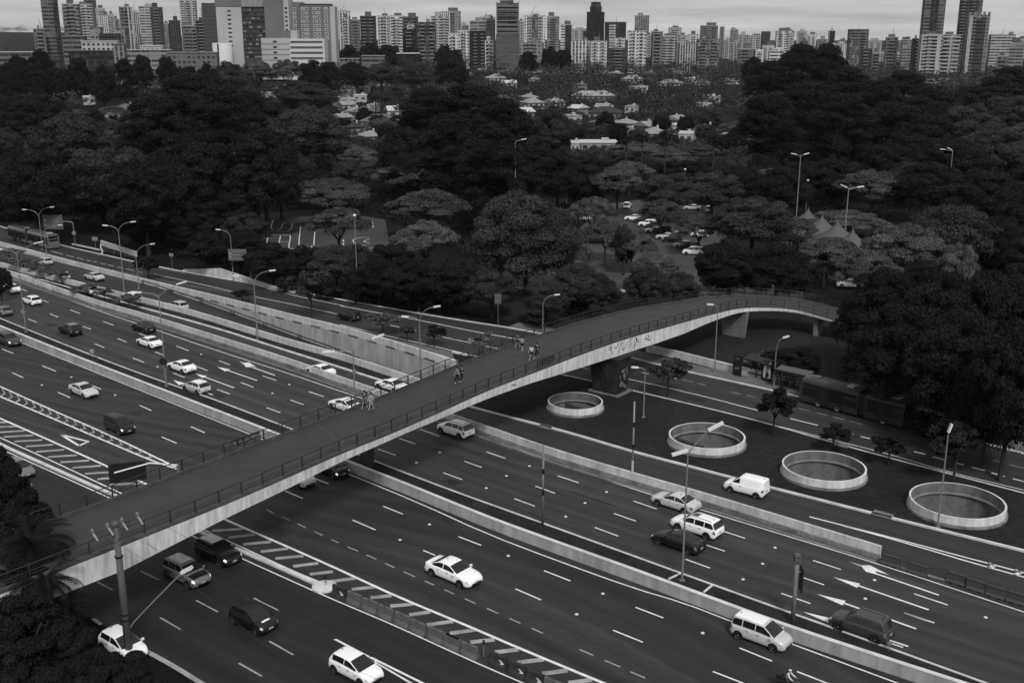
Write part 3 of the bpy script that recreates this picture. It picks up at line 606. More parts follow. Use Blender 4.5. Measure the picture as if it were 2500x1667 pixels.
for q in ((-.45, 1.5, .45, .35, .4), (.1, 2.4, .3, .55, .3), (.35, 1.1, .5, .28, -.5), (-.3, 3.2, .5, .2, .2), (.6, 3.0, .16, .6, .1), (-.8, 2.4, .12, .5, 0)): blob(mm, *q)
mm.build('mural', mural_l, t)
pier(1785, 'plain concrete pier where the footbridge starts to bend down', .6, 3.5, -.1, False, M['conc'])
pier(1962, 'plain concrete pier near the lower end of the footbridge ramp', .6, 2.4, -.1, False, M['conc'])
# end abutment hidden among the palms
i = 2; t = thing('bridge_abutment', 'stained white abutment at the near end of the footbridge, behind the palms', 'abutment'); c = (nr[0] + fr[0]) / 2; q = nr[0] - nr[3]; q /= np.linalg.norm(q)
b = MB(); w2 = (fr[0] - nr[0]) * .48
b.add([tuple(c + s * w2 + q * e + [0, 0, z - c[2]]) for z in (-.1, 6.2) for s, e in ((-1, .1), (-1, 14), (1, 14), (1, .1))], [(3, 2, 1, 0), (4, 5, 6, 7), (0, 1, 5, 4), (1, 2, 6, 5), (2, 3, 7, 6), (3, 0, 4, 7)])
b.build('abutment_wall', M['girder'], t)
def banner(px0, px1, near, label, m):
    i0, i1 = bridge_at(px0, near), bridge_at(px1, near); L = (A_ + wu * .05 if near else B_ - wu * .05)[i0:i1 + 1]
    t = thing('banner', label, 'banner', tuple(bo + L[0] + [0, 0, .35])); b = MB(); n = len(L)
    b.add([tuple(p - L[0] + [0, 0, .1]) for p in L] + [tuple(p - L[0] + [0, 0, .8]) for p in L] + [tuple(p - L[0] + [.02, .03, .1]) for p in L] + [tuple(p - L[0] + [.02, .03, .8]) for p in L], [(k, k + 1, n + k + 1, n + k) for k in range(n - 1)] + [(2 * n + k, 2 * n + k + 1, 3 * n + k + 1, 3 * n + k) for k in range(n - 1)])
    b.build('cloth', m, t)
banner(558, 632, False, 'dark banner with pale scrawls tied to the far railing above the chevron gore', mat('banner_cloth', .03, .8, .2, noise=[((3, 3, 3), .2, 5)]))
banner(1325, 1347, True, 'small dark cloth banner tied to the near railing beside two walkers', mat('small_banner_cloth', .02, .8, .2, noise=[((4, 4, 4), .3, 3)]))
# ------------------------------------------------------------------ vehicles
M['glass'] = mat('car_glass', .010, .08, .6)
M['tyre'] = mat('tyre_rubber', .010, .85, .2)
M['rim'] = mat('wheel_rim', .22, .35, .5, metal=.6)
M['plastic'] = mat('dark_plastic', .012, .6, .3)
M['headlamp'] = mat('headlamp_glass', .50, .15, .6)
M['headlit'] = mat('lit_headlamp', .8, .2, .5, emit=.7)
M['taillamp'] = mat('taillamp_glass', .10, .2, .5)
M['plate'] = mat('number_plate', .35, .5, .3)
PAINT = {k: mat('car_paint_' + k, g, .35, .5 if g > .1 else .3, coat=.6 if g > .1 else .22, metal=mt) for k, g, mt in (('white', .82, 0), ('silver', .54, .15), ('grey', .15, .2), ('dark', .045, .1), ('busshaded', .036, .1), ('black', .008, 0))}  # the near-black bus tone has tree shade put into the paint
class Car:
    """parametric car: lofted lower body and greenhouse; every patch of glass or lamp follows the same surface"""
    K = dict(
        sedan=dict(L=4.65, W=1.80, H=1.46, belt=.95, top=[(0, .60), (.012, .86), (.04, 1.0), (.17, 1.03), (.24, 1.0), (.70, .97), (.76, .96), (.88, .88), (.96, .76), (.99, .66), (1, .5)], g=(.13, .33, .54, .745), side=((.20, .42), (.435, .665)), rw=.32, gc=.19, wx=(.19, .81)),
        hatch=dict(L=4.0, W=1.74, H=1.50, belt=.96, top=[(0, .55), (.01, .85), (.04, .97), (.24, .99), (.72, .97), (.79, .96), (.90, .86), (.97, .74), (.99, .64), (1, .5)], g=(.012, .12, .52, .80), side=((.12, .40), (.415, .70)), rw=.31, gc=.18, wx=(.17, .82)),
        suv=dict(L=4.45, W=1.86, H=1.70, belt=1.08, top=[(0, .6), (.01, .98), (.03, 1.09), (.25, 1.10), (.70, 1.09), (.76, 1.08), (.90, 1.0), (.97, .88), (.992, .74), (1, .55)], g=(.012, .10, .57, .76), side=((.07, .22), (.24, .43), (.445, .68)), rw=.36, gc=.24, wx=(.18, .81)),
        wagon=dict(L=4.7, W=1.82, H=1.66, belt=1.04, top=[(0, .6), (.01, .95), (.03, 1.05), (.25, 1.06), (.70, 1.05), (.77, 1.03), (.90, .94), (.97, .82), (.992, .7), (1, .52)], g=(.012, .09, .57, .78), side=((.06, .24), (.255, .45), (.465, .69)), rw=.34, gc=.2, wx=(.18, .80)),
        mpv=dict(L=4.3, W=1.75, H=1.72, belt=1.04, top=[(0, .6), (.01, .95), (.03, 1.04), (.25, 1.06), (.74, 1.05), (.82, 1.02), (.92, .92), (.97, .82), (.992, .7), (1, .52)], g=(.010, .06, .60, .83), side=((.05, .22), (.24, .46), (.475, .74)), rw=.32, gc=.2, wx=(.17, .81)),
        van=dict(L=4.2, W=1.74, H=1.85, belt=1.08, top=[(0, .5), (.006, 1.0), (.02, 1.08), (.25, 1.10), (.74, 1.10), (.80, 1.07), (.91, .96), (.97, .82), (.992, .7), (1, .5)], g=(.004, .022, .58, .815), side=((.585, .745),), rw=.31, gc=.2, wx=(.17, .80)))
    def __init__(s, kind):
        s.k = kind; s.d = Car.K[kind]
    def w(s, t):
        W = s.d['W'] / 2; f = 1 - .20 * max(0, (t - .86) / .14) ** 2.2 - .13 * max(0, (.10 - t) / .10) ** 2.2; return W * f
    def zt(s, t): return float(np.interp(t, *zip(*s.d['top'])))
    def body(s, t, v):
        """v 0 bottom centre .. 1 top centre, y>=0"""
        w, z = s.w(t), s.zt(t); zb = s.d['gc'] + .16 * max(0, (t - .93) / .07) ** 2 + .2 * max(0, (.05 - t) / .05) ** 2
        h = z - zb
        pts = [(0, 0, zb), (.15, .84 * w, zb), (.24, .965 * w, zb + .14 * h), (.42, w, zb + .42 * h), (.60, .99 * w, zb + .72 * h), (.70, .965 * w, zb + .90 * h), (.78, .90 * w, z - .012), (1, 0, z + .025)]
        vv = [p[0] for p in pts]
        return np.array([(t - .5) * s.d['L'], float(np.interp(v, vv, [p[1] for p in pts])), float(np.interp(v, vv, [p[2] for p in pts]))])
    def roof(s, t):
        a, b, c, d = s.d['g']; H = s.d['H']
        if t < b: q = (t - a) / (b - a); return s.zt(a) * (1 - q) + (H - .035) * q
        if t > c: q = (d - t) / (d - c); return s.zt(d) * (1 - q) + (H - .03) * q
        q = (t - b) / (c - b); return H - .035 + .035 * math.sin(math.pi * min(1, q * 1.0))
    def house(s, t, v):
        a, b, c, d = s.d['g']; zr = s.roof(t); zb = min(s.zt(t) - .03, zr - .001); k = min(1, max(.02, (zr - zb) / (s.d['H'] - s.zt(.5))))
        wb = s.w(t) * .925; wt = wb * (1 - .215 * k)
        pts = [(0, wb, zb), (.45, wb + (wt - wb) * .86, zb + (zr - zb) * .86), (.55, wt * .955, zb + (zr - zb) * .965), (.65, wt * .84, zr - .004), (1, 0, zr + .02 * k)]
        vv = [p[0] for p in pts]
        return np.array([(t - .5) * s.d['L'], float(np.interp(v, vv, [p[1] for p in pts])), float(np.interp(v, vv, [p[2] for p in pts]))])
    def loft(s, f, ts, vs, cap):
        n = len(vs) * 2 - 1; b = MB(); V = []
        full = [(v, 1) for v in vs] + [(v, -1) for v in vs[-2::-1]]
        for t in ts:
            for v, sg in full: p = f(t, v); V.append((p[0], p[1] * sg, p[2]))
        fs = [(i * n + k, i * n + k + 1, (i + 1) * n + k + 1, (i + 1) * n + k) for i in range(len(ts) - 1) for k in range(n - 1)]
        if cap: fs += [tuple(range(n - 1, -1, -1)), tuple(range((len(ts) - 1) * n, len(ts) * n))]
        b.add(V, fs); return b
    def patch(s, f, t0, t1, v0, v1, sg=1, off=.008, nt=5, nv=5, mirror=False, b=None):
        b = b or MB(); V = []
        vl = list(np.linspace(v0, v1, nv)); cols = [(v, sg) for v in vl]
        if mirror: cols = [(v, 1) for v in vl] + [(v, -1) for v in vl[-2::-1]]
        n = len(cols)
        for t in np.linspace(t0, t1, nt):
            for v, g in cols:
                p = f(t, v); e = 1e-3
                du = f(min(t + e, .999), v) - f(max(t - e, .001), v); dv = f(t, min(v + e, 1)) - f(t, max(v - e, 0)); nn = np.cross(du, dv); L = np.linalg.norm(nn)
                nn = nn / L if L > 1e-12 else np.array([0, 0, 1.]); nn = nn if nn[1] >= -1e-6 or abs(nn[2]) > .5 else -nn
                if nn[2] < -.2: nn = -nn
                q = p + nn * off; V.append((q[0], q[1] * g, q[2]))
        b.add(V, [(i * n + k, i * n + k + 1, (i + 1) * n + k + 1, (i + 1) * n + k) for i in range(nt - 1) for k in range(n - 1)]); return b
    def meshes(s, lit):
        d = s.d; L, W, H = d['L'], d['W'], d['H']; a, b_, c, e = d['g']; out = []
        ts = sorted(set(list(np.linspace(0, .06, 7)) + list(np.linspace(.06, .9, 22)) + list(np.linspace(.9, 1, 9))))
        vs = [0, .15, .2, .24, .33, .42, .51, .6, .65, .7, .74, .78, .88, 1]
        bb = s.loft(s.body, ts, vs, True)
        gts = sorted(set(list(np.linspace(a, b_, 6)) + list(np.linspace(b_, c, 9)) + list(np.linspace(c, e, 7)))); hv = [0, .2, .35, .45, .5, .55, .6, .65, .8, 1]
        g = s.loft(s.house, gts, hv, False); bb.add(g.v, g.f)
        out.append(('body', bb, 'PAINT', None, True))
        out.append(('windshield', s.patch(s.house, c + .022, e - .02, .54, 1, mirror=True, nt=6), 'glass', None, True))
        if s.k != 'van': out.append(('rear_window', s.patch(s.house, a + (b_ - a) * .14, b_ - (b_ - a) * .12, .54, 1, mirror=True, nt=6), 'glass', None, True))
        for t0, t1 in d['side']:
            for sg in (1, -1): out.append(('side_window', s.patch(s.house, t0, t1, .07, .43, sg), 'glass', None, True))
        for sg in (1, -1):
            out.append(('headlight', s.patch(s.body, .935, .985, .60, .76, sg, .012), 'headlit' if lit else 'headlamp', None, True))
            out.append(('taillight', s.patch(s.body, .006, .05, .52, .74, sg, .012), 'taillamp', None, True))
            out.append(('mirror', MB().box(((e - .055 - .5) * L, sg * (s.w(e) + .10), s.zt(e) + .03), (.12, .2, .14)), 'PAINT', None, False))
            for t in (.40, .62): pass
            for t in ((.33, .53) if s.k != 'van' else (.56,)): out.append(('door_handle', MB().box(((t - .5) * L, sg * (W / 2 * .985 + .012), s.zt(.5) - .16), (.18, .03, .035)), 'plastic', None, False))
            sk = s.patch(s.body, .12, .88, .17, .25, sg, .006, nt=12); out.append(('side_skirt', sk, 'plastic', None, True))
        gr = s.patch(s.body, .988, .998, .45, .62, 1, .012, nt=3, b=MB()); out.append(('grille', MB().box((L / 2 - .02, 0, d['gc'] + .22), (.06, W * .55, .14)), 'plastic', None, False))
        out.append(('number_plate', MB().box((L / 2 + .012, 0, d['gc'] + .33), (.02, .40, .13)), 'plate', None, False))
        out.append(('number_plate', MB().box((-L / 2 - .012, 0, .72 if s.k != 'sedan' else .62), (.02, .40, .13)), 'plate', None, False))
        out.append(('rear_bumper', MB().box((-L / 2 + .03, 0, d['gc'] + .2), (.1, W * .74, .12)), 'plastic', None, False))
        if s.k in ('suv', 'wagon'):
            for sg in (1, -1):
                y = s.house(.3, .62)[1] * sg; out.append(('roof_rail', MB().tube([((t - .5) * L, y, s.roof(t) + (.05 if .13 < t < .55 else -.01)) for t in (.11, .15, .3, .45, .54, .57)], .022, 5), 'galv', None, True))
        if s.k == 'wagon': out.append(('sunroof', s.patch(s.house, .44, .56, .78, 1, mirror=True, off=.012), 'glass', None, True))
        out.append(('aerial', MB().box(((d['g'][1] + .05 - .5) * L, 0, H + .03), (.10, .03, .07)), 'plastic', None, False))
        for t in d['wx']:
            for sg in (1, -1):
                x = (t - .5) * L; y = s.w(t); r = d['rw']
                ar = MB(); ar.add([(x + rr * math.cos(k / 16 * 6.2832), sg * (y + yy), r + .02 + rr * math.sin(k / 16 * 6.2832)) for rr, yy in ((r + .075, -.1), (r + .07, .006), (.05, .006)) for k in range(16)], [(i * 16 + k, i * 16 + (k + 1) % 16, i * 16 + 16 + (k + 1) % 16, i * 16 + 16 + k) for i in range(2) for k in range(16)])
                out.append(('wheel_arch', ar, 'black', None, False))
                def disc(rs): return MB().add([(rr * math.cos(k / 20 * 6.2832), sg * yy, rr * math.sin(k / 20 * 6.2832)) for rr, yy in rs for k in range(20)], [(i * 20 + k, i * 20 + (k + 1) % 20, i * 20 + 20 + (k + 1) % 20, i * 20 + 20 + k) for i in range(len(rs) - 1) for k in range(20)])
                out.append(('wheel', disc([(.1, -.19), (r - .03, -.19), (r, -.15), (r, -.03), (r - .03, .01), (r - .09, .015)]), 'tyre', (x, sg * (y + .005), r), True))
                out.append(('>rim', disc([(r - .09, .013), (r - .11, -.01), (.10, -.025), (.06, .01), (.005, .015)]), 'rim', (0, 0, 0), True))
        return out
CACHE = {}
def car(kind, paint, loc, rz, label, lit=False, scale=1.0, group=None, extra=None, cat='car', roofpaint=None):
    key = (kind, lit)
    if key not in CACHE:
        lst = []
        for nm, b, m, lc, sm in Car(kind).meshes(lit):
            o = b.build(nm.strip('>'), M['black'], None, sm); me = o.data; me.materials[0] = M.get(m, PAINT['white']); bpy.data.objects.remove(o); lst.append((nm, me, m, lc))
        CACHE[key] = lst
    nmk = {'sedan': 'sedan_car', 'hatch': 'hatchback_car', 'suv': 'sport_utility_car', 'wagon': 'estate_car', 'mpv': 'people_carrier', 'van': 'delivery_van'}[kind]
    t = thing(nmk, label, 'van' if kind == 'van' else cat, tuple(loc), rz, group); t.scale = (scale,) * 3; last = None
    for nm, me, m, lc in CACHE[key]:
        o = obj(nm.strip('>'), me, last if nm[0] == '>' else t, lc)
        if m == 'PAINT': o.material_slots[0].link = 'OBJECT'; o.material_slots[0].material = PAINT[paint]
        if nm == 'wheel': last = o
    return t
def tang(l, p):
    l = np.array(l); i = int(np.argmin(np.linalg.norm(l[:, :2] - p[:2], axis=1))); i = min(max(i, 1), len(l) - 2); q = l[i + 1] - l[i - 1]; return math.atan2(q[1], q[0])
Dm = (Cn + En) / 2
LN = {'B': (K1, math.pi), 'C': (K2, math.pi), 'D': (Dm, math.pi), 'F': (FS, math.pi), 'M': (wallM, 0), 'L': (BL, 0)}
CARS = [
 ('B', 27, 703, 'sedan', 'white', 'white saloon at the left edge half hidden behind the dark roadside tree', 0),
 ('B', 77, 732, 'hatch', 'white', 'white hatchback in the middle lane by the left edge, behind a thin lamp pole', 0),
 ('B', 6, 757, 'hatch', 'grey', 'grey hatchback cut by the left edge, beside the median', 0),
 ('B', 171, 804, 'suv', 'black', 'black crossover with a pale roof glint heading away in the middle lanes', 0),
 ('B', 350, 797, 'sedan', 'black', 'black saloon driving away beside the white divider wall', 0),
 ('B', 364, 833, 'sedan', 'white', 'white saloon just behind the black saloon, beside a lamp pole', 0),
 ('B', 443, 892, 'sedan', 'white', 'white saloon alone in the third lane, ahead of the painted lane arrows', 0),
 ('B', 479, 942, 'hatch', 'silver', 'silver-grey hatchback with a pale roof, driving over the lane arrow next to the median', 0),
 ('B', 842, 986, 'sedan', 'white', 'white saloon seen through the far railing of the footbridge, beside two walkers', 0),
 ('B', 1112, 1046, 'suv', 'white', 'white sport utility car coming out from under the footbridge along the divider wall', 0),
 ('B', 1650, 1221, 'sedan', 'silver', 'silver saloon leading the group of three cars beside the divider wall', 0),
 ('B', 1701, 1280, 'wagon', 'white', 'white estate car with roof rails and a sunroof, between the silver and the black saloon', 0),
 ('B', 1656, 1316, 'sedan', 'black', 'black saloon behind the thin lamp post, nearest the median of three cars side by side', 0),
 ('B', 2103, 1523, 'suv', 'dark', 'dark grey crossover driving along the median at the tails of the lane arrows', 0),
 ('C', 782, 902, 'sedan', 'white', 'white saloon of which only the roof shows above the divider wall', 0),
 ('C', 955, 938, 'sedan', 'white', 'white saloon on the slip road, seen through the footbridge railing', 0),
 ('C', 1822, 1186, 'van', 'white', 'white panel van on the slip road beside the ventilation wells', 0),
 ('C', 215, 706, 'hatch', 'white', 'white hatchback mostly hidden by the shrubs of the planting strip', 0),
 ('D', 107, 637, 'hatch', 'silver', 'silver hatchback farthest up the underpass road', 0),
 ('D', 148, 672, 'hatch', 'white', 'white hatchback half behind the trench wall, in the underpass road', 0),
 ('D', 229, 674, 'sedan', 'silver', 'silver saloon with a clear rear window driving up the underpass road', 0),
 ('D', 321, 723, 'hatch', 'white', 'white car of which the roof shows behind a feathery shrub', 0),
 ('D', 434, 745, 'hatch', 'silver', 'silver hatchback lowest on the underpass ramp', 0),
 ('F', 852, 770, 'hatch', 'black', 'black hatchback alone on the avenue above the retaining wall', 0),
 ('F', 1490, 915, 'hatch', 'white', 'white car peeping out behind the mural pier of the footbridge', 0),
 ('M', 22, 829, 'suv', 'dark', 'dark sport utility car with lit headlights at the left edge, beside the median wall', 1),
 ('M', 204, 950, 'sedan', 'silver', 'pale silver saloon coming towards the viewer beside the chevron band', 0),
 ('M', 291, 1037, 'mpv', 'black', 'black people carrier with lit headlights, next to the chevron band', 1),
 ('M', 1107, 1392, 'sedan', 'white', 'white fastback saloon alone in the middle of the near carriageway', 0),
 ('M', 808, 1140, 'hatch', 'black', 'black car with a lit headlight coming out from under the footbridge', 1),
 ('M', 722, 1160, 'sedan', 'silver', 'silver saloon whose nose shows under the footbridge girder', 0),
 ('M', 1859, 1543, 'mpv', 'silver', 'silver people carrier with a bright roof beside the median wall, near the bottom edge', 0),
 ('L', 532, 1346, 'suv', 'black', 'black sport utility car with a pale roof just past the footbridge, beside the divider kerb', 1),
 ('L', 455, 1396, 'suv', 'grey', 'grey sport utility car with a dark bonnet patch, under the street lamp arm', 1),
 ('L', 618, 1505, 'hatch', 'black', 'black hatchback with a pale mark on its bonnet, on the near lanes', 0),
 ('L', 869, 1625, 'hatch', 'white', 'white hatchback at the bottom edge beside the thick split line', 0),
 ('L', 300, 1570, 'hatch', 'white', 'white hatchback half covered by the bush and the utility pole', 0),
 ('L', 44, 1142, 'hatch', 'grey', 'grey car at the left edge half behind the dark foliage', 0)]
CAR = {}
for ln, px, py, kind, paint, label, lit in CARS:
    z = .7; l, fl = LN[ln]
    if ln == 'D':
        for _ in range(5): p = P(px, py, z); i = int(np.argmin(np.linalg.norm(Dm[:, :2] - p[:2], axis=1))); z = zD[i] + .7
    p = P(px, py, z); g = {'B': 'cars on the far carriageway', 'C': 'vehicles on the slip road', 'D': 'cars on the underpass road', 'F': 'cars on the avenue', 'M': 'cars on the near carriageway', 'L': 'cars on the nearest lanes'}[ln]
    CAR[(ln, px)] = car(kind, paint, (p[0], p[1], z - .7), tang(l, p) + fl, label, bool(lit), 1.07 if px == 1107 else 1.0, g)
def repaint(key, name, paint):
    for ch in CAR[key].children:
        if ch.name.split('.')[0] == name: ch.material_slots[0].link = 'OBJECT'; ch.material_slots[0].material = PAINT[paint]
_c = Car('suv')                                             # dark bonnet patch and pale roofs; the black crossover's is a painted-on glint
_c.patch(_c.body, .79, .94, .80, 1, mirror=True, off=.01).build('bonnet_panel', PAINT['black'], CAR[('L', 455)], True)
for key, pt in ((('L', 455), 'silver'), (('L', 532), 'silver'), (('B', 171), 'grey')): _c.patch(_c.house, .12, .52, .58, 1, mirror=True, off=.010).build('roof_panel', PAINT[pt], CAR[key], True)
_c = Car('hatch'); _c.patch(_c.body, .84, .88, .90, 1, mirror=True, off=.01).build('bonnet_mark', PAINT['white'], CAR[('L', 618)], True)
_c = Car('mpv'); _c.patch(_c.house, .07, .58, .56, 1, mirror=True, off=.010).build('roof_panel', PAINT['white'], CAR[('M', 1859)], True)
_c = Car('hatch'); _c.patch(_c.house, .13, .50, .56, 1, mirror=True, off=.010).build('roof_panel', PAINT['white'], CAR[('B', 479)], True)
# parked cars
PK = [(1548, 531, 'sedan', 'white', 'white car, first of the diagonal row in the car park'), (1566, 537, 'hatch', 'black', 'black car second in the diagonal row of the car park'), (1581, 546, 'suv', 'white', 'white-nosed car third in the car park row'), (1596, 549, 'hatch', 'black', 'black car squeezed between two pale ones in the car park row'),
      (1599, 561, 'sedan', 'silver', 'silver car in the middle of the car park row'), (1616, 562, 'suv', 'black', 'large black car in the middle of the car park row'), (1627, 576, 'sedan', 'silver', 'silver saloon beside the lamp globe in the car park row'), (1643, 583, 'suv', 'black', 'black car right behind the globe lamp of the car park'),
      (1668, 596, 'hatch', 'silver', 'silver hatchback next to the last car of the car park row'), (1684, 601, 'suv', 'black', 'black car beside the white one at the end of the row'), (1692, 613, 'mpv', 'white', 'white people carrier at the near end of the car park row'), (1452, 586, 'suv', 'black', 'black car alone under the trees of the car park, left of the row'),
      (1531, 502, 'suv', 'white', 'white pick-up seen from behind at the far end of the car park'), (1424, 532, 'hatch', 'silver', 'pale car under the umbrella tree left of the car park'), (1731, 511, 'suv', 'white', 'white car seen end-on behind the car park trees'), (1690, 506, 'sedan', 'silver', 'silver car parked behind the far car park trees'),
      (1908, 604, 'van', 'white', 'white van parked between the dark trees and the tents'), (1052, 656, 'sedan', 'white', 'white car glimpsed under the layered trees of the park'), (2075, 691, 'sedan', 'white', 'white car glimpsed behind the palms at the park entrance'), (1708, 571, 'hatch', 'silver', 'pale car in the shade right of the car park row')]
for px, py, kind, paint, label in PK:
    p = P(px, py, .7); car(kind, paint, (p[0], p[1], .0), RAD(170) if px not in (1531, 1731) else RAD(80), label, group='cars parked in the park')

def bus(label, p_front, p_rear, segs, paint, group):
    d = p_front - p_rear; L = float(np.linalg.norm(d[:2])); rz = math.atan2(d[1], d[0]); c = (p_front + p_rear) / 2
    t = thing('city_bus', label, 'bus', (c[0], c[1], 0), rz, group); W, H, zb = 2.5, 3.15, .32; n = len(segs)
    tot = sum(segs); x = L / 2
    for i, sgm in enumerate(segs):
        ln = L * sgm / tot; x1, x0 = x - (.0 if i == 0 else .45), x - ln + (.45 if i < n - 1 else 0); x -= ln
        b = MB(); sec = [(-W / 2 + .04, zb), (W / 2 - .04, zb), (W / 2, .8), (W / 2, 2.55), (W / 2 - .09, H - .2), (W / 2 - .38, H), (-W / 2 + .38, H), (-W / 2 + .09, H - .2), (-W / 2, 2.55), (-W / 2, .8)]
        xs = [x0, x0 + .08, x1 - .35, x1 - .1, x1] if i == 0 else [x0, x0 + .06, x1 - .06, x1]
        V = []
        for k, xx in enumerate(xs):
            f = 1 if (i > 0 or k < 3) else (.97 if k == 3 else .9)
            V += [(xx if not (i == 0 and k >= 3) else xx - .22 * max(0, (zz_ - 1.2) / 2), y * f, zz_ if f == 1 else zz_ - (zz_ > 2.9) * .08) for y, zz_ in sec]
        m_ = 10; fs = [(q * m_ + k, q * m_ + (k + 1) % m_, (q + 1) * m_ + (k + 1) % m_, (q + 1) * m_ + k) for q in range(len(xs) - 1) for k in range(m_)] + [tuple(range(m_ - 1, -1, -1)), tuple(range((len(xs) - 1) * m_, len(xs) * m_))]
        b.add(V, fs); b.build('body', PAINT[paint], t)
        for sg in (1, -1):
            a0, a1 = x0 + .15, x1 - (.5 if i == 0 else .15); k = max(1, round((a1 - a0) / 1.7)); st_ = (a1 - a0) / k
            for q in range(k): MB().box((a0 + st_ * (q + .5), sg * (W / 2 + .004), 1.86), (st_ - .03, .02, 1.56)).build('side_window', M['glass'], t)
            for xx in ([x1 - 2.7] if i == 0 else [x0 + 2.4] if i == n - 1 else []) + ([x0 + 2.6] if n == 1 or i == 0 and n > 1 else []):
                w_ = MB().add([(r * math.cos(k / 18 * 6.2832), sg * y, r * math.sin(k / 18 * 6.2832)) for r, y in ((.48, -.2), (.48, .02), (.3, .03)) for k in range(18)], [(q * 18 + k, q * 18 + (k + 1) % 18, q * 18 + 18 + (k + 1) % 18, q * 18 + 18 + k) for q in range(2) for k in range(18)]).build('wheel', M['tyre'], t, False, (xx, sg * W / 2, .48))
                MB().add([(r * math.cos(k / 18 * 6.2832), sg * y, r * math.sin(k / 18 * 6.2832)) for r, y in ((.3, .028), (.1, -.02), (.01, .03)) for k in range(18)], [(q * 18 + k, q * 18 + (k + 1) % 18, q * 18 + 18 + (k + 1) % 18, q * 18 + 18 + k) for q in range(2) for k in range(18)]).build('rim', M['rim'], w_)
                MB().add([(xx + r * math.cos(k / 16 * 3.14159), sg * (W / 2 + .004), .42 + r * math.sin(k / 16 * 3.14159)) for r in (.62, .1) for k in range(17)], [(k, k + 1, 18 + k, 17 + k) for k in range(16)]).build('wheel_arch', M['black'], t)
            if sg == 1:
                for xx in ((x1 - 4.9, x0 + 4.6) if i == 0 and x1 - x0 > 9 else (x0 + (x1 - x0) * .55,)): MB().box((xx, sg * (W / 2 + .012), 1.45), (1.2, .02, 2.1)).build('door', M['plastic'], t)
        for q, xx in enumerate(np.linspace(x0 + 1.5, x1 - 1.6, 4 if x1 - x0 > 9 else 2)): MB().box((xx, 0, H + .09), (.9, 1.1, .2)).build('roof_hatch', M['signback'] if q % 2 else PAINT['silver'], t)
        MB().box(((x0 + x1) / 2 - .2, 0, H + .012), (x1 - x0 - 1.0, W - .8, .04)).build('roof_panel', M['signback'], t)
        if i < n - 1: MB().box((x0 - .45, 0, 1.7), (.95, W - .25, 2.5)).build('bellows', M['plastic'], t)
        if i == 0:
            MB().box((x1 - .12, 0, 1.95), (.1, W * .84, 1.5), R=Matrix.Rotation(RAD(-6), 3, 'Y')).build('windshield', M['glass'], t)
            for s_ in (1, -1): MB().box((x1 + .012, s_ * .85, .75), (.04, .35, .18)).build('headlight', M['headlamp'], t); MB().box((x1 - .05, s_ * 1.35, 2.3), (.1, .2, .4)).build('mirror', M['plastic'], t)
        if i == n - 1:
            MB().box((x0 - .012, 0, 2.55), (.03, W * .8, .5)).build('rear_window', M['glass'], t); MB().box((x0 - .012, 0, 1.9), (.03, W * .8, .45)).build('rear_window', M['glass'], t)
            for s_ in (1, -1): MB().box((x0 - .012, s_ * 1.05, 1.0), (.03, .2, .4)).build('taillight', M['taillamp'], t)
    return t
bus('articulated city bus driving off on the avenue at the far left, seen from behind', P(33, 584), P(133, 609), (1, 1.05), 'grey', 'city buses')
bus('long city bus with dark windows at the bus stop under the dark trees', P(1962, 976), P(2216, 1044), (1.6, 1), 'busshaded', 'city buses')
# motorcycle and rider at the bottom edge
p = P(1931, 1672, .6); rz = tang(wallM, p)
t = thing('motorcycle', 'dark motorcycle ridden by a helmeted rider, cut by the bottom edge', 'motorcycle', (p[0], p[1], 0), rz); MOTO = t
for x in (.66, -.66):
    w_ = MB().add([(r * math.cos(k / 20 * 6.2832), y, r * math.sin(k / 20 * 6.2832)) for r, y in ((.2, -.05), (.31, -.06), (.31, .06), (.2, .05)) for k in range(20)], [(q * 20 + k, q * 20 + (k + 1) % 20, q * 20 + 20 + (k + 1) % 20, q * 20 + 20 + k) for q in range(3) for k in range(20)]).build('wheel', M['tyre'], t, False, (x, 0, .31))
    MB().lathe((0, 0, 0), [(.2, 0), (.05, .01)], 12).build('rim', M['rim'], w_).rotation_euler = (math.pi / 2, 0, 0)
MB().tube([(.66, 0, .31), (.50, 0, .75), (.40, 0, 1.0)], .04, 6).build('fork', M['galv'], t)
MB().tube([(-.66, 0, .31), (-.2, 0, .45), (.2, 0, .55), (.45, 0, .85)], [.05, .12, .14, .06], 8).build('frame', M['plastic'], t)
MB().tube([(.38, 0, .80), (.15, 0, .92), (-.05, 0, .84)], [.08, .16, .1], 8).build('tank', PAINT['black'], t)
MB().tube([(.0, 0, .82), (-.35, 0, .84), (-.75, 0, .90)], [.12, .15, .08], 8).build('seat', M['plastic'], t)
MB().tube([(.3, .36, 1.02), (.42, .1, 1.03), (.42, -.1, 1.03), (.3, -.36, 1.02)], .02, 6).build('handlebar', M['steel'], t)
MB().tube([(.5, 0, .85), (.58, 0, .86)], [.11, .09], 10).build('headlight', M['headlamp'], t)
MB().box((-.82, 0, 1.02), (.38, .42, .36)).build('luggage_box', M['plastic'], t)

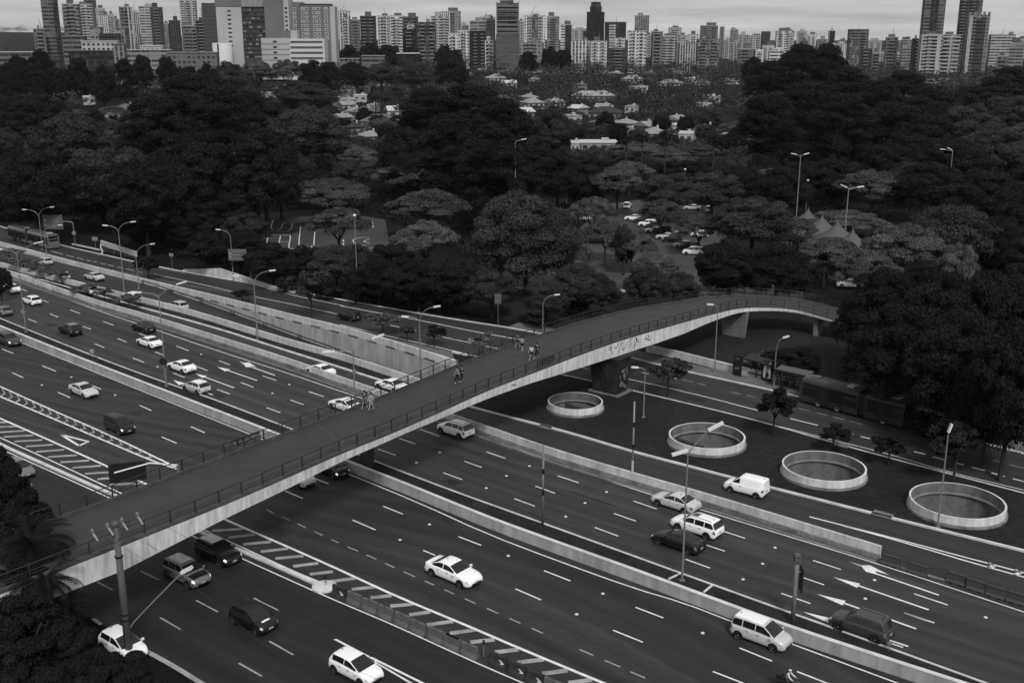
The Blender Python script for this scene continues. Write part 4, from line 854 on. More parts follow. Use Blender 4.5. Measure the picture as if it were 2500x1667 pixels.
# ------------------------------------------------------------------ people: one skinned body each, clothes and hair as parts
SK = {k: mat('cloth_' + k, g, .85, .15) for k, g in (('white', .55), ('light', .30), ('mid', .12), ('dark', .025), ('black', .008))}
SK['skin'] = mat('skin', .22, .6, .3); SK['skin2'] = mat('skin_dark', .10, .6, .3); SK['hair'] = mat('hair', .008, .6, .3)
def skin(name, verts, edges, m, parent, root=0, sub=1):
    me = bpy.data.meshes.new(name); bm = bmesh.new(); lay = bm.verts.layers.skin.verify(); vs = []
    for i, (p, r) in enumerate(verts):
        v = bm.verts.new(p); rr = r if hasattr(r, '__len__') else (r, r); v[lay].radius = rr; v[lay].use_root = (i == root); vs.append(v)
    for a, b in edges: bm.edges.new((vs[a], vs[b]))
    bm.to_mesh(me); bm.free(); me.materials.append(m)
    o = obj(name, me, parent); o.modifiers.new('skin', 'SKIN').use_smooth_shade = True
    s_ = o.modifiers.new('sub', 'SUBSURF'); s_.levels = sub; s_.render_levels = sub
    return o
def person(loc, rz, label, top='white', legs='dark', shorts=False, stride=.28, arm=.35, long_hair=False, h=1.70, skn='skin', sleeves=False, seated=False, bag=False, group=None, dress=False, name='person'):
    t = thing(name, label, 'person', tuple(loc), rz, group); k = h / 1.70; V = []; E = []
    def add(p, r, par=None):
        V.append(((p[0] * k, p[1] * k, p[2] * k), tuple(q * k for q in r) if hasattr(r, '__len__') else r * k))
        if par is not None: E.append((par, len(V) - 1))
        return len(V) - 1
    zp = .93
    lean = .0 if not seated else .12
    pel = add((0, 0, zp), (.135, .10)); ws = add((.02 + lean * .4, 0, zp + .18), (.125, .095), pel); ch = add((.02 + lean, 0, zp + .36), (.155, .11), ws); nk = add((.02 + lean * 1.2, 0, zp + .52), .055, ch)
    hd = add((.045 + lean * 1.3, 0, zp + .60), (.07, .08), nk); hd2 = add((.045 + lean * 1.3, 0, zp + .68), (.078, .095), hd); hd3 = add((.03 + lean * 1.3, 0, zp + .75), (.06, .07), hd2); add((.14 + lean * 1.3, 0, zp + .655), .016, hd2)
    for sg in (1, -1): add((.03 + lean * 1.3, .088 * sg, zp + .67), .014, hd2)
    J = {}
    for sg in (1, -1):
        ph = arm * sg
        sh = add((.01 + lean, .185 * sg, zp + .45), .056, ch)
        if seated: el = add((.2 + lean, .25 * sg, zp + .22), .042, sh); wr = add((.42 + lean, .27 * sg, zp + .12), .030, el); fd = (1, 0, -.1)
        else: el = add((-math.sin(ph) * .26, .225 * sg, zp + .45 - math.cos(ph) * .27), .042, sh); wr = add((-math.sin(ph) * .36 + .08, .24 * sg, zp + .45 - math.cos(ph) * .48), .030, el); fd = (.25 - math.sin(ph) * .4, 0, -1)
        f = Vector(fd).normalized(); w0 = Vector(V[wr][0]) / k; pm = add(tuple(w0 + f * .07), (.036, .018), wr)
        for j, ln_ in enumerate((.075, .085, .08, .062)):
            b0 = w0 + f * .09 + Vector((.028 - .019 * j, 0, 0)); a_ = add(tuple(b0 + f * .03), .0085, pm); add(tuple(b0 + f * ln_ + Vector((.012, -.014 * sg, 0))), .0075, a_)
        a_ = add(tuple(w0 + f * .05 + Vector((.035, -.012 * sg, 0))), .0095, pm); add(tuple(w0 + f * .085 + Vector((.055, -.016 * sg, 0))), .008, a_)
        q = -stride * sg
        hp = add((0, .09 * sg, zp - .06), .09, pel)
        if seated: kn = add((.38, .2 * sg, zp - .10), .062, hp); an = add((.22, .22 * sg, zp - .48), .042, kn); to = add((.38, .22 * sg, zp - .52), (.04, .03), an)
        else:
            bend = .09 if q < 0 else .02
            kn = add((q * .48 + bend, .10 * sg, .50), .062, hp); an = add((q * 1.0, .10 * sg, .09 + (.06 if q < 0 else 0)), .040, kn); to = add((q * 1.0 + .15, .115 * sg, .035 + (.02 if q < 0 else 0)), (.042, .03), an)
        J[sg] = (sh, el, wr, hp, kn, an, to)
    skin('body', V, E, SK[skn], t, 0, 1)
    P_ = lambda i: tuple(np.array(V[i][0]))
    R_ = lambda i, e: (np.array(V[i][1]) if hasattr(V[i][1], '__len__') else np.array([V[i][1]] * 2)) + e
    def garment(name, idx, edges, m, e, frac=None):
        vs = []
        for i in idx: vs.append((P_(i), tuple(R_(i, e))))
        if frac:
            for (a, b, f) in frac: pa, pb = np.array(V[a][0]), np.array(V[b][0]); vs.append((tuple(pa + (pb - pa) * f), tuple(R_(a, e) * (1 - f) + R_(b, e) * f)))
        skin(name, vs, edges, m, t, 0, 1)
    fr_ = [(J[s_][0], J[s_][1], .98 if sleeves else .75) for s_ in (1, -1)]
    ids = [ch, ws, pel, J[1][0], J[-1][0]]; ed = [(0, 1), (1, 2), (0, 3), (0, 4), (3, 5), (4, 6)]
    if sleeves: fr_ += [(J[s_][1], J[s_][2], .9) for s_ in (1, -1)]; ed += [(5, 7), (6, 8)]
    garment('shirt', ids, ed, SK[top], .016, fr_)
    f_ = .75 if shorts else 1.0
    if shorts: garment('shorts', [pel, J[1][3], J[-1][3]], [(0, 1), (0, 2), (1, 3), (2, 4)], SK[legs], .014, [(J[s_][3], J[s_][4], .8) for s_ in (1, -1)])
    else: garment('trousers', [pel, J[1][3], J[-1][3], J[1][4], J[-1][4]], [(0, 1), (0, 2), (1, 3), (2, 4), (3, 5), (4, 6)], SK[legs], .012, [(J[s_][4], J[s_][5], .93) for s_ in (1, -1)])
    for s_ in (1, -1):
        a, b = np.array(V[J[s_][5]][0]), np.array(V[J[s_][6]][0]); skin('shoe', [(tuple(a + [-.03, 0, -.03]), (.05, .045)), (tuple(b), (.05, .036))], [(0, 1)], SK['white' if top != 'black' else 'light'], t)
    h0 = np.array(V[hd2][0])
    if name == 'person' and not seated:
        skin('hair', [(tuple(h0 + [-.02, 0, .045]), (.095, .105)), (tuple(h0 + [-.01, 0, .085]), (.06, .07)), (tuple(h0 + [-.06, 0, -.02 if not long_hair else -.16]), (.065, .05))], [(0, 1), (0, 2)], SK['hair'], t)
    else:
        skin('helmet', [(tuple(h0 + [-.005, 0, -.03]), (.125, .135)), (tuple(h0 + [0, 0, .06]), (.12, .13))], [(0, 1)], PAINT['white'], t)
    for s_ in (1, -1): MB().box(tuple(h0 + [.088, .032 * s_, .005]), (.012, .024, .012)).build('eye', SK['hair'], t)
    MB().box(tuple(h0 + [.085, 0, -.065]), (.012, .045, .01)).build('mouth', SK['skin2'], t)
    if bag: skin('backpack', [((-.17 * k, 0, (zp + .42) * k), (.10, .14)), ((-.18 * k, 0, (zp + .16) * k), (.12, .15))], [(0, 1)], SK['dark'], t)
    return t
def on_deck(px, py):
    z = 7.2
    for _ in range(6):
        p = P(px, py, z); z = float(C_[int(np.argmin(np.linalg.norm(C_[:, :2] + bo[:2] - p[:2], axis=1)))][2])
    return P(px, py, z)
dA = tang(C_ + bo, on_deck(1100, 930)); GP = 'people walking on the footbridge'
person(on_deck(891, 995), dA + math.pi, 'person in a dark top and shorts walking by the far railing, left of a companion', 'dark', 'mid', True, .26, .3, True, group=GP)
person(on_deck(907, 999), dA + math.pi, 'person in light loose clothes walking by the far railing, right of a companion', 'light', 'light', False, .2, .3, False, group=GP, sleeves=True)
person(on_deck(1117, 934), dA + math.pi, 'person in black with a patterned top walking in mid-bridge, left of two', 'mid', 'black', False, .22, .25, True, group=GP)
person(on_deck(1128, 931), dA + math.pi, 'person in a black jacket walking in mid-bridge, right of two', 'black', 'black', False, -.25, .25, True, group=GP, sleeves=True)
person(on_deck(1298, 878), dA + math.pi, 'person in white tee-shirt and dark shorts striding along by the near railing', 'white', 'black', True, .3, .55, False, group=GP)
person(on_deck(1311, 872), dA + math.pi, 'person all in black walking by the near railing beside one in a white tee-shirt', 'black', 'black', False, .2, .3, False, group=GP, sleeves=True)
person(on_deck(1263, 848), dA, 'person in dark clothes walking by the far railing, with a companion in shorts', 'dark', 'dark', True, .3, .4, False, group=GP)
person(on_deck(1275, 856), dA, 'person in a pale top and dark shorts walking by the far railing', 'light', 'black', True, -.3, .4, False, group=GP)
for i, (px, py, tp, lg, lb) in enumerate(((1897, 936, 'dark', 'dark', 'person in dark clothes waiting under the shelter, leftmost'), (1906, 937, 'black', 'dark', 'person all in black waiting under the shelter'), (1913, 940, 'mid', 'black', 'person in a grey top waiting in the middle of the shelter'), (1921, 941, 'black', 'black', 'person in black leaning under the shelter, right of the grey top'),
                                            (1930, 943, 'dark', 'mid', 'person in a dark top and grey trousers under the shelter'), (1938, 944, 'dark', 'black', 'person in dark clothes right of the grey trousers under the shelter'), (1948, 945, 'white', 'dark', 'person in a white top at the right end of the shelter'), (1956, 946, 'mid', 'dark', 'person in a grey top at the shelter end, next to the bus'))):
    person(P(px, py + 6, .12), rng.uniform(-2.4, -1.2), lb, tp, lg, stride=.06, arm=.1, group='people waiting at the bus stop')
person(P(1926, 728, .0), 1.2, 'person standing in the shade under the dark trees of the park entrance', 'black', 'black', stride=.1)
r = person((p[0], p[1], -.06), rz, 'motorcycle rider in a white jacket and white helmet, at the bottom edge', 'white', 'dark', seated=True, sleeves=True, name='person'); r.location = (MOTO.location[0] - .32 * math.cos(rz), MOTO.location[1] - .32 * math.sin(rz), 0.08)
person(P(105, 611, .12), tang(FS, P(105, 611)), 'person in dark clothes standing at the kerb beside the far left bus', 'mid', 'dark', stride=.1)
# ------------------------------------------------------------------ lamp posts, poles, signs, barriers, bus stop, tents
def head_box(b, p, d, ln, w, h):
    d = Vector(d).normalized(); a = math.atan2(d.y, d.x); el = math.asin(max(-1, min(1, d.z)))
    R = Matrix.Rotation(a, 3, 'Z') @ Matrix.Rotation(-el, 3, 'Y'); b.box(tuple(Vector(p) + d * ln * .4), (ln, w, h), R=R)
def on_vertical(base, px, py):
    """point above `base` whose image row is py (plane facing the camera through base)"""
    return PY(px, py, base[1])
def lamp_post(name, label, base_px, heads_px, top_px=None, rad=.09, style='arm', group=None, z0=0.0, hsize=(1.1, .36, .16)):
    b0 = P(*base_px, z0); t = thing(name, label, 'street lamp', tuple(b0), 0, group)
    tp = on_vertical(b0, *top_px); H = tp[2] - b0[2]; tp = np.array([0, 0, H])
    pole = MB().tube([(0, 0, -.05), (0, 0, .5), (0, 0, H)], [rad * 1.35, rad * 1.15, rad * .7], 8); MB().box((0, 0, .05), (rad * 5, rad * 5, .2)).build('base_plate', M['conc'], t)
    pole.build('pole', M['galv'], t)
    hs = [on_vertical(b0, *q) - b0 for q in heads_px]
    for h in hs:
        h = np.array(h)
        if style == 'straight': pts = [tp * .985, h]
        elif style == 'curve': pts = [tp + (h - tp) * np.array([0, 0, 0]), tp * [1, 1, 1] + [(h[0]) * .12, 0, (h[2] - H) * .45], [h[0] * .45, 0, H + (h[2] - H) * .85], h]
        else: pts = [tp * .97, [h[0] * .3, h[1] * .3, H + (h[2] - H) * .25], h]
        pts = smooth(np.array(pts, float), 2); MB().tube(pts, rad * .5, 6).build('arm', M['galv'], t)
        d = pts[-1] - pts[-3]; d[2] *= .5; hb = MB(); head_box(hb, h, d, *hsize); hb.build('lamp_head', M['lamp'], t)
    return t
G1 = 'double-headed lamp posts along the median'
lamp_post('lamp_post', 'tall lamp post with two flat heads on the median, in front of a round well', (1665, 1418), [(1733, 1048), (1676, 1100)], (1701, 1098), .08, 'arm', G1, 0, (1.3, .45, .14))
lamp_post('lamp_post', 'tall lamp post with two flat heads rising behind the footbridge railing and two walkers', (872, 1108), [(911, 825), (815, 858)], (868, 855), .08, 'arm', G1, 0, (1.3, .45, .14))
lamp_post('lamp_post', 'tall lamp post with two flat heads beside the white saloon and round black sign', (407, 944), [(434, 693), (343, 714)], (391, 718), .08, 'arm', G1, 0, (1.3, .45, .14))
lamp_post('lamp_post', 'thin lamp post with two flat heads at the left edge, carrying a round plate', (64, 811), [(86, 594), (4, 609)], (47, 614), .08, 'arm', G1, 0, (1.3, .45, .14))
G2 = 'twin curved lamp posts beside the underpass'
lamp_post('lamp_post', 'twin curved lamp post above the long bus at the far left', (104, 608), [(64, 512), (123, 506)], (97, 528), .09, 'curve', G2, 0, (.9, .3, .16))
lamp_post('lamp_post', 'twin curved lamp post in front of the short white parapet and dark lane', (304, 716), [(262, 551), (320, 542)], (293, 566), .09, 'curve', G2, 0, (.9, .3, .16))
lamp_post('lamp_post', 'twin curved lamp post on the verge in front of the pale retaining wall', (629, 832), [(582, 674), (659, 661)], (622, 692), .09, 'curve', G2, 0, (.9, .3, .16))
lamp_post('lamp_post', 'twin curved lamp post at the tunnel end of the retaining wall, behind the footbridge', (1027, 921), [(996, 773), (1060, 749)], (1029, 786), .09, 'curve', G2, 0, (.9, .3, .16))
G3 = 'single curved lamp posts along the avenue'
for lb, bp, hp, tp in (('curved lamp post with one head reaching right, before the trees right of the parapet', (339, 705), (368, 596), (336, 626)), ('curved lamp post with one head, beside the back of the far left bus', (116, 640), (143, 550), (119, 567)),
                       ('curved lamp post with one head reaching left, beside the small direction sign', (570, 686), (537, 561), (565, 577)), ('tall curved lamp post with one head beyond the far railing of the footbridge', (1325, 818), (1355, 720), (1330, 742)),
                       ('curved lamp post with one head beside the shelter poster', (1889, 946), (1913, 824), (1895, 856)), ('thin curved lamp post beyond the footbridge, standing on the pavement', (1744, 912), (1740, 744), (1750, 752)),
                       ('curved lamp post on the grass island right of the mural pier', (1571, 1020), (1557, 897), (1577, 905)), ('lamp post with one small head standing before the largest well', (2289, 1288), (2316, 1053), (2322, 1058))):
    lamp_post('lamp_post', lb, bp, [hp], tp, .08, 'curve', G3, 0, (.8, .3, .16))
G4 = 'tall mast lamps of the park'
for lb, bp, hs, tp in (('tall mast lamp with two heads above the umbrella trees in mid-picture', (1258, 545), [(1254, 341), (1274, 341)], (1264, 343)), ('tall mast lamp with two heads in front of the dark grove, left of the tents', (1942, 560), [(1943, 377), (1964, 377)], (1953, 379)),
                       ('tall mast lamp with two heads right of the pointed tents', (2053, 690), [(2066, 457), (2094, 457)], (2080, 459)), ('faint mast lamp with two heads among the dark trees at the right', (2310, 520), [(2305, 365), (2322, 365)], (2314, 367))):
    b0 = P(*bp); lamp_post('mast_lamp', lb, bp, hs, tp, .13, 'straight', G4, 0, (1.2, .45, .16))
for lb, bp, tp in (('small park lamp with a white box on its pole, right of the tall mast lamp', (1383, 498), (1387, 404)), ('small park lamp before the trunks at the back of the car park', (1668, 520), (1675, 415)), ('thin park lamp between the two tall mast lamps', (1967, 520), (1972, 442)), ('white lamp of the children\'s traffic track behind the layered trees', (874, 745), (878, 528)), ('globe lamp standing in the car park row', (1650, 606), (1650, 568)), ('small lamp at the left of the traffic track', (553, 560), (556, 515)), ('faint lamp before the dark trees right of the tents', (2255, 560), (2257, 487))):
    b0 = P(*bp); tp_ = on_vertical(b0, *tp); t = thing('park_lamp', lb, 'street lamp', tuple(b0), 0, 'small lamps in the park'); h = tp_[2] - b0[2]
    MB().tube([(0, 0, -.05), (0, 0, h)], [.09, .05], 6).build('pole', M['galv'], t); MB().lathe((0, 0, h), [(.02, -.1), (.26, .0), (.30, .16), (.18, .32), (.02, .36)], 10).build('lamp_globe', M['lamp'], t, True)
    if bp[0] in (1383, 874): MB().box((0, -.12, h * .28), (.45, .3, 1.1)).build('meter_box', M['lamp'], t)
# bare steel poles
def pole(name, label, base, top, rad, bands=(), white=None, cat='pole', z0=0.05):
    b0 = P(*base, z0); t = thing(name, label, cat, tuple(b0)); h = on_vertical(b0, *top)[2] - b0[2]
    MB().tube([(0, 0, -.1), (0, 0, h)], [rad, rad * .85], 10).build('shaft', M['conc'] if white is None else M['galv'], t, True)
    for f in bands: MB().tube([(0, 0, h * f - .25), (0, 0, h * f + .25)], rad * 1.06, 10).build('band', M['black'], t)
    if white: MB().tube([(0, 0, 0.02), (0, 0, h * white)], rad * 1.08, 10).build('painted_foot', M['white'], t)
    return t, h
pole('steel_pole', 'bare grey pole with two dark bands standing in the planted median', (1325, 1283), (1334, 1086), .11, (.42, .68))
pole('steel_pole', 'bare pole with a white foot beside the divider wall', (1543, 1178), (1562, 980), .10, (.45, .72), .28)
t, h = pole('camera_pole', 'grey traffic camera pole with a dark sign box, on the median near the grey crossover', (1935, 1520), (1953, 1372), .17, (), None, 'camera pole')
MB().box((-.02, 0, h + .32), (.42, .5, .62)).build('camera_box', M['signback'], t); MB().box((.42, .1, h - 1.4), (.12, .75, 1.9)).build('signal_board', M['plastic'], t); MB().tube([(.0, 0, h - .8), (.42, .1, h - .8)], .04, 6).build('bracket', M['galv'], t)
for k in range(2): MB().lathe((-.02, -.26, h + .18 + .3 * k), [(.01, 0), (.09, .01)], 8).build('lens', M['black'], t)
# small signs
def sign(name, label, base, plate_px, size, shape='round', m='signback', z0=.05, cat='sign'):
    b0 = P(*base, z0); t = thing(name, label, cat, tuple(b0)); tp = on_vertical(b0, *plate_px); h = tp[2] - b0[2]
    MB().tube([(0, 0, -.05), (0, 0, h + size[1] * .3)], .035, 6).build('post', M['galv'], t)
    if shape == 'round': b = MB().add([(r * math.cos(k / 20 * 6.2832), y, h + r * math.sin(k / 20 * 6.2832)) for r, y in ((.01, -.07), (size[0] / 2, -.07), (size[0] / 2, -.045), (.01, -.045)) for k in range(20)], [(i * 20 + k, i * 20 + (k + 1) % 20, i * 20 + 20 + (k + 1) % 20, i * 20 + 20 + k) for i in range(3) for k in range(20)])
    else: b = MB().box((0, -.06, h), (size[0], .03, size[1]))
    b.build('plate', M[m], t); return t, h
sign('round_sign', 'small round grey plate on the lamp pole by the left edge', (63, 809), (62, 761), (.75, .75), 'round', 'galv')
sign('round_sign', 'round black sign beside the double-headed lamp post and the white saloon', (404, 946), (401, 882), (.95, .95), 'round', 'black')
t, h = sign('speed_sign', 'dark rectangular sign on a short post at the median wall, far left carriageway', (227, 879), (226, 857), (.75, .9), 'box', 'signback'); MB().box((0, -.085, h), (.5, .02, .5)).build('sign_face', M['signink'], t)
sign('round_sign', 'small round sign on the slip road kerb, seen through a lamp pole', (866, 925), (863, 905), (.55, .55), 'round', 'galv')
sign('marker_post', 'small dark post with a plate at the rounded nose of the divider', (796, 1432), (799, 1408), (.3, .3), 'box', 'plastic')
sign('marker_post', 'slim dark delineator post in the gap between the concrete blocks', (1181, 1602), (1182, 1566), (.18, .35), 'box', 'plastic', 0)
sign('marker_post', 'short grey post on the median behind the dark crossover', (2170, 1588), (2172, 1568), (.25, .3), 'box', 'galv')
t, h = sign('bus_sign', 'grey sign seen from behind on a tall post beside the avenue, by the leaning tree', (1216, 800), (1200, 729), (1.0, 1.5), 'box', 'signback')
t, h = sign('info_sign', 'small white notice on a post before the dark trees, above the wedge wall', (421, 655), (424, 622), (.8, .6), 'box', 'galv')
sign('info_sign', 'small notice on a post left of the short white parapet', (234, 607), (236, 583), (1.2, .8), 'box', 'galv')
def mast_sign(label, base, bend, plate, size, m, arm_y=0.0, lines=0):
    b0 = P(*base); t = thing('direction_sign', label, 'road sign', tuple(b0)); q = on_vertical(b0, *bend) - b0; pc = on_vertical(b0, *plate) - b0
    MB().tube(smooth(np.array([[0, 0, -.05], [0, 0, q[2] * .6], [0, 0, q[2] * .97], [q[0] * .6 + pc[0] * .1, 0, q[2] * 1.1], [pc[0], 0, max(pc[2], q[2] * 1.1)]]), 2), .09, 8).build('mast', M['galv'], t)
    MB().box((pc[0], -.14, pc[2]), (size[0], .06, size[1])).build('board', M[m], t); MB().box((pc[0], -.18, pc[2]), (size[0] - .16, .012, size[1] - .16)).build('board_face', M['signback'], t)
    rr = random.Random(int(plate[0]))
    for k in range(lines):                                  # rows of lettering, unreadable in the photo too
        z = pc[2] + size[1] * (.32 - .64 * k / max(1, lines - 1)); x0 = pc[0] - size[0] * .25
        b = MB()
        for j in range(rr.randint(5, 8)): b.box((x0 + j * size[0] * .085, -.19, z), (size[0] * .055, .012, size[1] * .055))
        b.build('lettering', M['signink'], t)
    if lines > 2:
        for z in (.12, -.2): MB().box((pc[0] - size[0] * .38, -.19, pc[2] + size[1] * z), (size[0] * .10, .012, size[1] * .2)).build('arrow_mark', M['signink'], t)
    return t
mast_sign('large dark direction sign with rows of pale lettering over the avenue, far left', (184, 598), (182, 546), (130, 542), (4.1, 3.0), 'galv', 0, 5)
sign('round_sign', 'round sign on the mast of the large direction sign, far left', (184, 599), (182, 569), (.9, .9), 'round', 'galv')
mast_sign('small pale direction sign on a curved mast among the trees above the avenue', (614, 690), (605, 628), (580, 622), (3.2, 2.0), 'galv', 0, 3)
# the overhead sign seen from behind beside the footbridge
pb0 = P(434, 1143, 6.6); t = thing('direction_sign', 'black back of an overhead road sign on a pale bent arm, behind the footbridge railing', 'road sign', (pb0[0], pb0[1], 0))
pl_ = P(310, 1156, 6.6); ar = P(372, 1134, 7.3) - pb0; ar[2] = 7.6; pr_ = P(284, 1166, 7.0) - pb0
MB().tube([(0, 0, -.05), (0, 0, 6.9)], [.16, .11], 10).build('mast', M['galv'], t)
dpl = pl_ - pb0; dpl[2] = 0; dn = dpl / np.linalg.norm(dpl)
MB().tube([(0, 0, 6.9), (dn[0] * 2.2, dn[1] * 2.2, 7.35), (dpl[0] + dn[0] * 1.0, dpl[1] + dn[1] * 1.0, 6.8)], .07, 8).build('arm', M['lamp'], t)
MB().box((dpl[0], dpl[1] + .15, 6.7), (3.0, .08, 1.7), math.atan2(dn[1], dn[0])).build('board', M['black'], t)

# utility pole with cross-arm, street lamp arm and wires
b0 = P(317, 1610); t = thing('utility_pole', 'concrete utility pole with insulators on a cross-arm, in front of the footbridge', 'utility pole', tuple(b0)); tp = on_vertical(b0, 283, 1272) - b0; Hh = tp[2]
MB().tube([(0, 0, -.1), (0, 0, Hh)], [.29, .20], 14).build('shaft', M['pole_conc'], t, True)
a0, a1 = on_vertical(b0, 222, 1303) - b0, on_vertical(b0, 346, 1257) - b0; dv = (a1 - a0)
MB().box(tuple((a0 + a1) / 2 + [0, -.2, 0]), (float(np.linalg.norm(dv)), .12, .14), R=Matrix.Rotation(-math.atan2(dv[2], dv[0]), 3, 'Y')).build('cross_arm', M['darkconc'], t)
for s_ in (.2, .8): MB().tube([tuple(a0 + dv * s_ + [0, -.2, 0]), (0, -.2, Hh - 1.5)], .035, 5).build('brace', M['darkconc'], t)
for f in (.06, .36, .64, .94):
    c = a0 + dv * f + [0, -.2, 0]; MB().lathe(tuple(c), [(.05, .02), (.07, .1), (.17, .14), (.07, .18), (.17, .24), (.07, .28), (.14, .34), (.03, .42)], 10).build('insulator', M['galv'], t, True)
    MB().tube([tuple(c + [0, 0, .1]), tuple(c + [.45, -.35, -.35])], [.10, .07], 8).build('fuse_holder', M['galv'], t)
for z in (Hh - 2.6, Hh * .34, Hh * .3): MB().tube([(0, 0, z - .06), (0, 0, z + .06)], .285, 12).build('band', M['black'], t)
q0, q1, q2 = on_vertical(b0, 319, 1530) - b0, on_vertical(b0, 328, 1515) - b0, on_vertical(b0, 445, 1396) - b0
MB().tube(smooth(np.array([q0, q1, q2]), 2), .05, 8).build('lamp_arm', M['galv'], t)
hb = MB(); head_box(hb, q2, (.9, -.1, .5), .9, .36, .2); hb.build('lamp_head', M['lamp'], t)
for i, (f, e) in enumerate(((.06, (1150, 1760)), (.36, (1330, 1760)), (.64, (900, 1760)), (.94, (1500, 1760)))):
    c = b0 + a0 + dv * f + [0, -.2, .4]; e_ = P(e[0], e[1], 11.5); m_ = (c + e_) / 2 - [0, 0, .9]
    w_ = MB().tube(smooth(np.array([c, m_, e_]) - c, 3), .011, 4).build('overhead_wire', M['steel'], None, False, tuple(c)); tag(w_, ['thin overhead wire leaving the left end of the cross-arm', 'thin overhead wire leaving the insulator left of the pole top', 'thin overhead wire leaving the insulator right of the pole top', 'thin overhead wire leaving the right end of the cross-arm'][i], 'wire', 'overhead wires from the utility pole')

# concrete barrier blocks in front of the hatched gore
def block(label, c, rz, arrow):
    t = thing('concrete_barrier', label, 'barrier', tuple(c), rz, 'concrete blocks along the hatched gore'); b = MB(); L = .70
    sec = [(-.32, 0), (.32, 0), (.30, .18), (.14, .42), (.10, .92), (-.10, .92), (-.14, .42), (-.30, .18)]
    b.add([(x, y, z) for x in (-L, L) for y, z in sec], [tuple(range(7, -1, -1)), tuple(range(8, 16))] + [(k, (k + 1) % 8, 8 + (k + 1) % 8, 8 + k) for k in range(8)]); b.build('block', M['darkblock'] if arrow else M['blockconc'], t)
    if arrow:
        f = lambda x, z: (x, -.125 - .3 * max(0, .42 - z) if z < .42 else -.155 + .08 * (z - .42), z)
        b = MB(); b.add([f(.10, .62), f(.32, .62), f(.62, .44), f(.32, .26), f(.10, .26), f(.36, .44)], [(0, 1, 2, 5), (5, 2, 3, 4)])
        b.v = [(x, y - .03, z) for x, y, z in b.v]; b.build('arrow_mark', M['lamp'], t)
M['blockconc'] = mat('block_concrete', .10, .85, .2, noise=[((1.5, 1.5, 1.5), .7, 1.2), ((6, 6, 3), .8, 1.1)]); M['darkblock'] = mat('painted_block', .03, .8, .2, noise=[((2, 2, 2), .7, 1.4)])
pos = [('A5', 1095, 560, 1), ('A5', 1240, 625, 0), ('A5', 1390, 692, 0), ('A5', 1540, 758, 0), ('A5', 1700, 828, 0), ('A5', 1850, 900, 0), ('A5', 2020, 972, 0), ('A5', 2180, 1045, 0), ('A6', 10, 1040, 0), ('A6', 185, 1120, 0), ('A6', 460, 1215, 1), ('A6', 645, 1300, 1), ('A6', 815, 1385, 1), ('A6', 985, 1465, 0), ('A6', 1160, 1545, 0)]
ORD = ['first', 'second', 'third', 'fourth', 'fifth', 'sixth', 'seventh', 'eighth', 'ninth', 'tenth', 'eleventh', 'twelfth', 'thirteenth', 'fourteenth', 'fifteenth', 'sixteenth', 'seventeenth', 'eighteenth', 'nineteenth', 'twentieth']
for i, (r, x, y, a) in enumerate(pos):
    p = P(*zz(r, x, y + 15), 0.35); block(('dark-painted concrete block with a pale arrow, %s from the rounded divider nose' if a else 'grey concrete block, %s from the rounded divider nose') % ORD[i], (p[0], p[1], 0), tang(BL, p), a)
# dark plastic barriers beyond the end of the divider wall
M['plasticbar'] = mat('barrier_plastic', .045, .6, .3)
for i, (x, y) in enumerate(((2178, 1370), (2242, 1391), (2335, 1413), (2383, 1430), (2431, 1446), (2483, 1461))):
    p = P(x, y, .4); rz = tang(W1x, p); t = thing('plastic_barrier', 'dark grey plastic barrier, %s after the end of the white divider wall' % ORD[i], 'barrier', (p[0], p[1], 0), rz, 'plastic barriers past the divider wall')
    b = MB(); sec = [(-.27, .0), (.27, .0), (.27, .14), (.12, .3), (.09, .78), (.13, .82), (.13, .9), (-.13, .9), (-.13, .82), (-.09, .78), (-.12, .3), (-.27, .14)]
    b.add([(xx, yy, z) for xx in (-.72, .72) for yy, z in sec], [tuple(range(11, -1, -1)), tuple(range(12, 24))] + [(k, (k + 1) % 12, 12 + (k + 1) % 12, 12 + k) for k in range(12)]); b.build('shell', M['plasticbar'], t)
    for xx in (-.72, .72): MB().tube([(xx, 0, .1), (xx, 0, .8)], .09, 8).build('coupling', M['plasticbar'], t)
    for xx in (-.35, .35): MB().box((xx, -.2, .07), (.3, .2, .14)).build('foot', M['plastic'], t)
struct(MB().ribbon(smooth(line('N', [(2150, 1368), (2250, 1400), (2400, 1440), (2520, 1475)]), 1), .35, .012).build('barrier_strip', M['dirty']))

# bus stop shelter and poster panels on the pavement
sa, sb = P(1890, 948, .12), P(1968, 966, .12); d = sb - sa; rz = math.atan2(d[1], d[0]); Ls = float(np.linalg.norm(d)); nv = np.array([-math.sin(rz), math.cos(rz), 0])
t = thing('bus_shelter', 'dark bus shelter with a slanted roof behind waiting people, next to the long bus', 'bus shelter', tuple((sa + sb) / 2 + nv * .7), rz)
MB().box((0, -.1, 2.55), (Ls, 2.0, .16), R=Matrix.Rotation(RAD(5), 3, 'X')).build('roof', M['signback'], t)
MB().box((0, -1.05, 2.5), (Ls, .12, .3)).build('fascia', M['plastic'], t)
for f in (-.48, -.16, .16, .48): MB().box((Ls * f, .7, 1.25), (.12, .12, 2.5)).build('post', M['steel'], t)
MB().box((0, .62, 1.3), (Ls * .94, .03, 1.6)).build('back_panel', mat('frosted_glass', .10, .4, .4), t); MB().box((0, .35, .48), (Ls * .7, .4, .08)).build('bench', M['plastic'], t)
sa2, sb2 = P(1812, 918, .12), P(1868, 934, .12); d = sb2 - sa2; rz2 = math.atan2(d[1], d[0]); L2 = float(np.linalg.norm(d)); nv2 = np.array([-math.sin(rz2), math.cos(rz2), 0])
t = thing('bus_shelter', 'dark open shelter frame on crossed legs between the two poster panels', 'bus shelter', tuple((sa2 + sb2) / 2 + nv2 * .7), rz2)
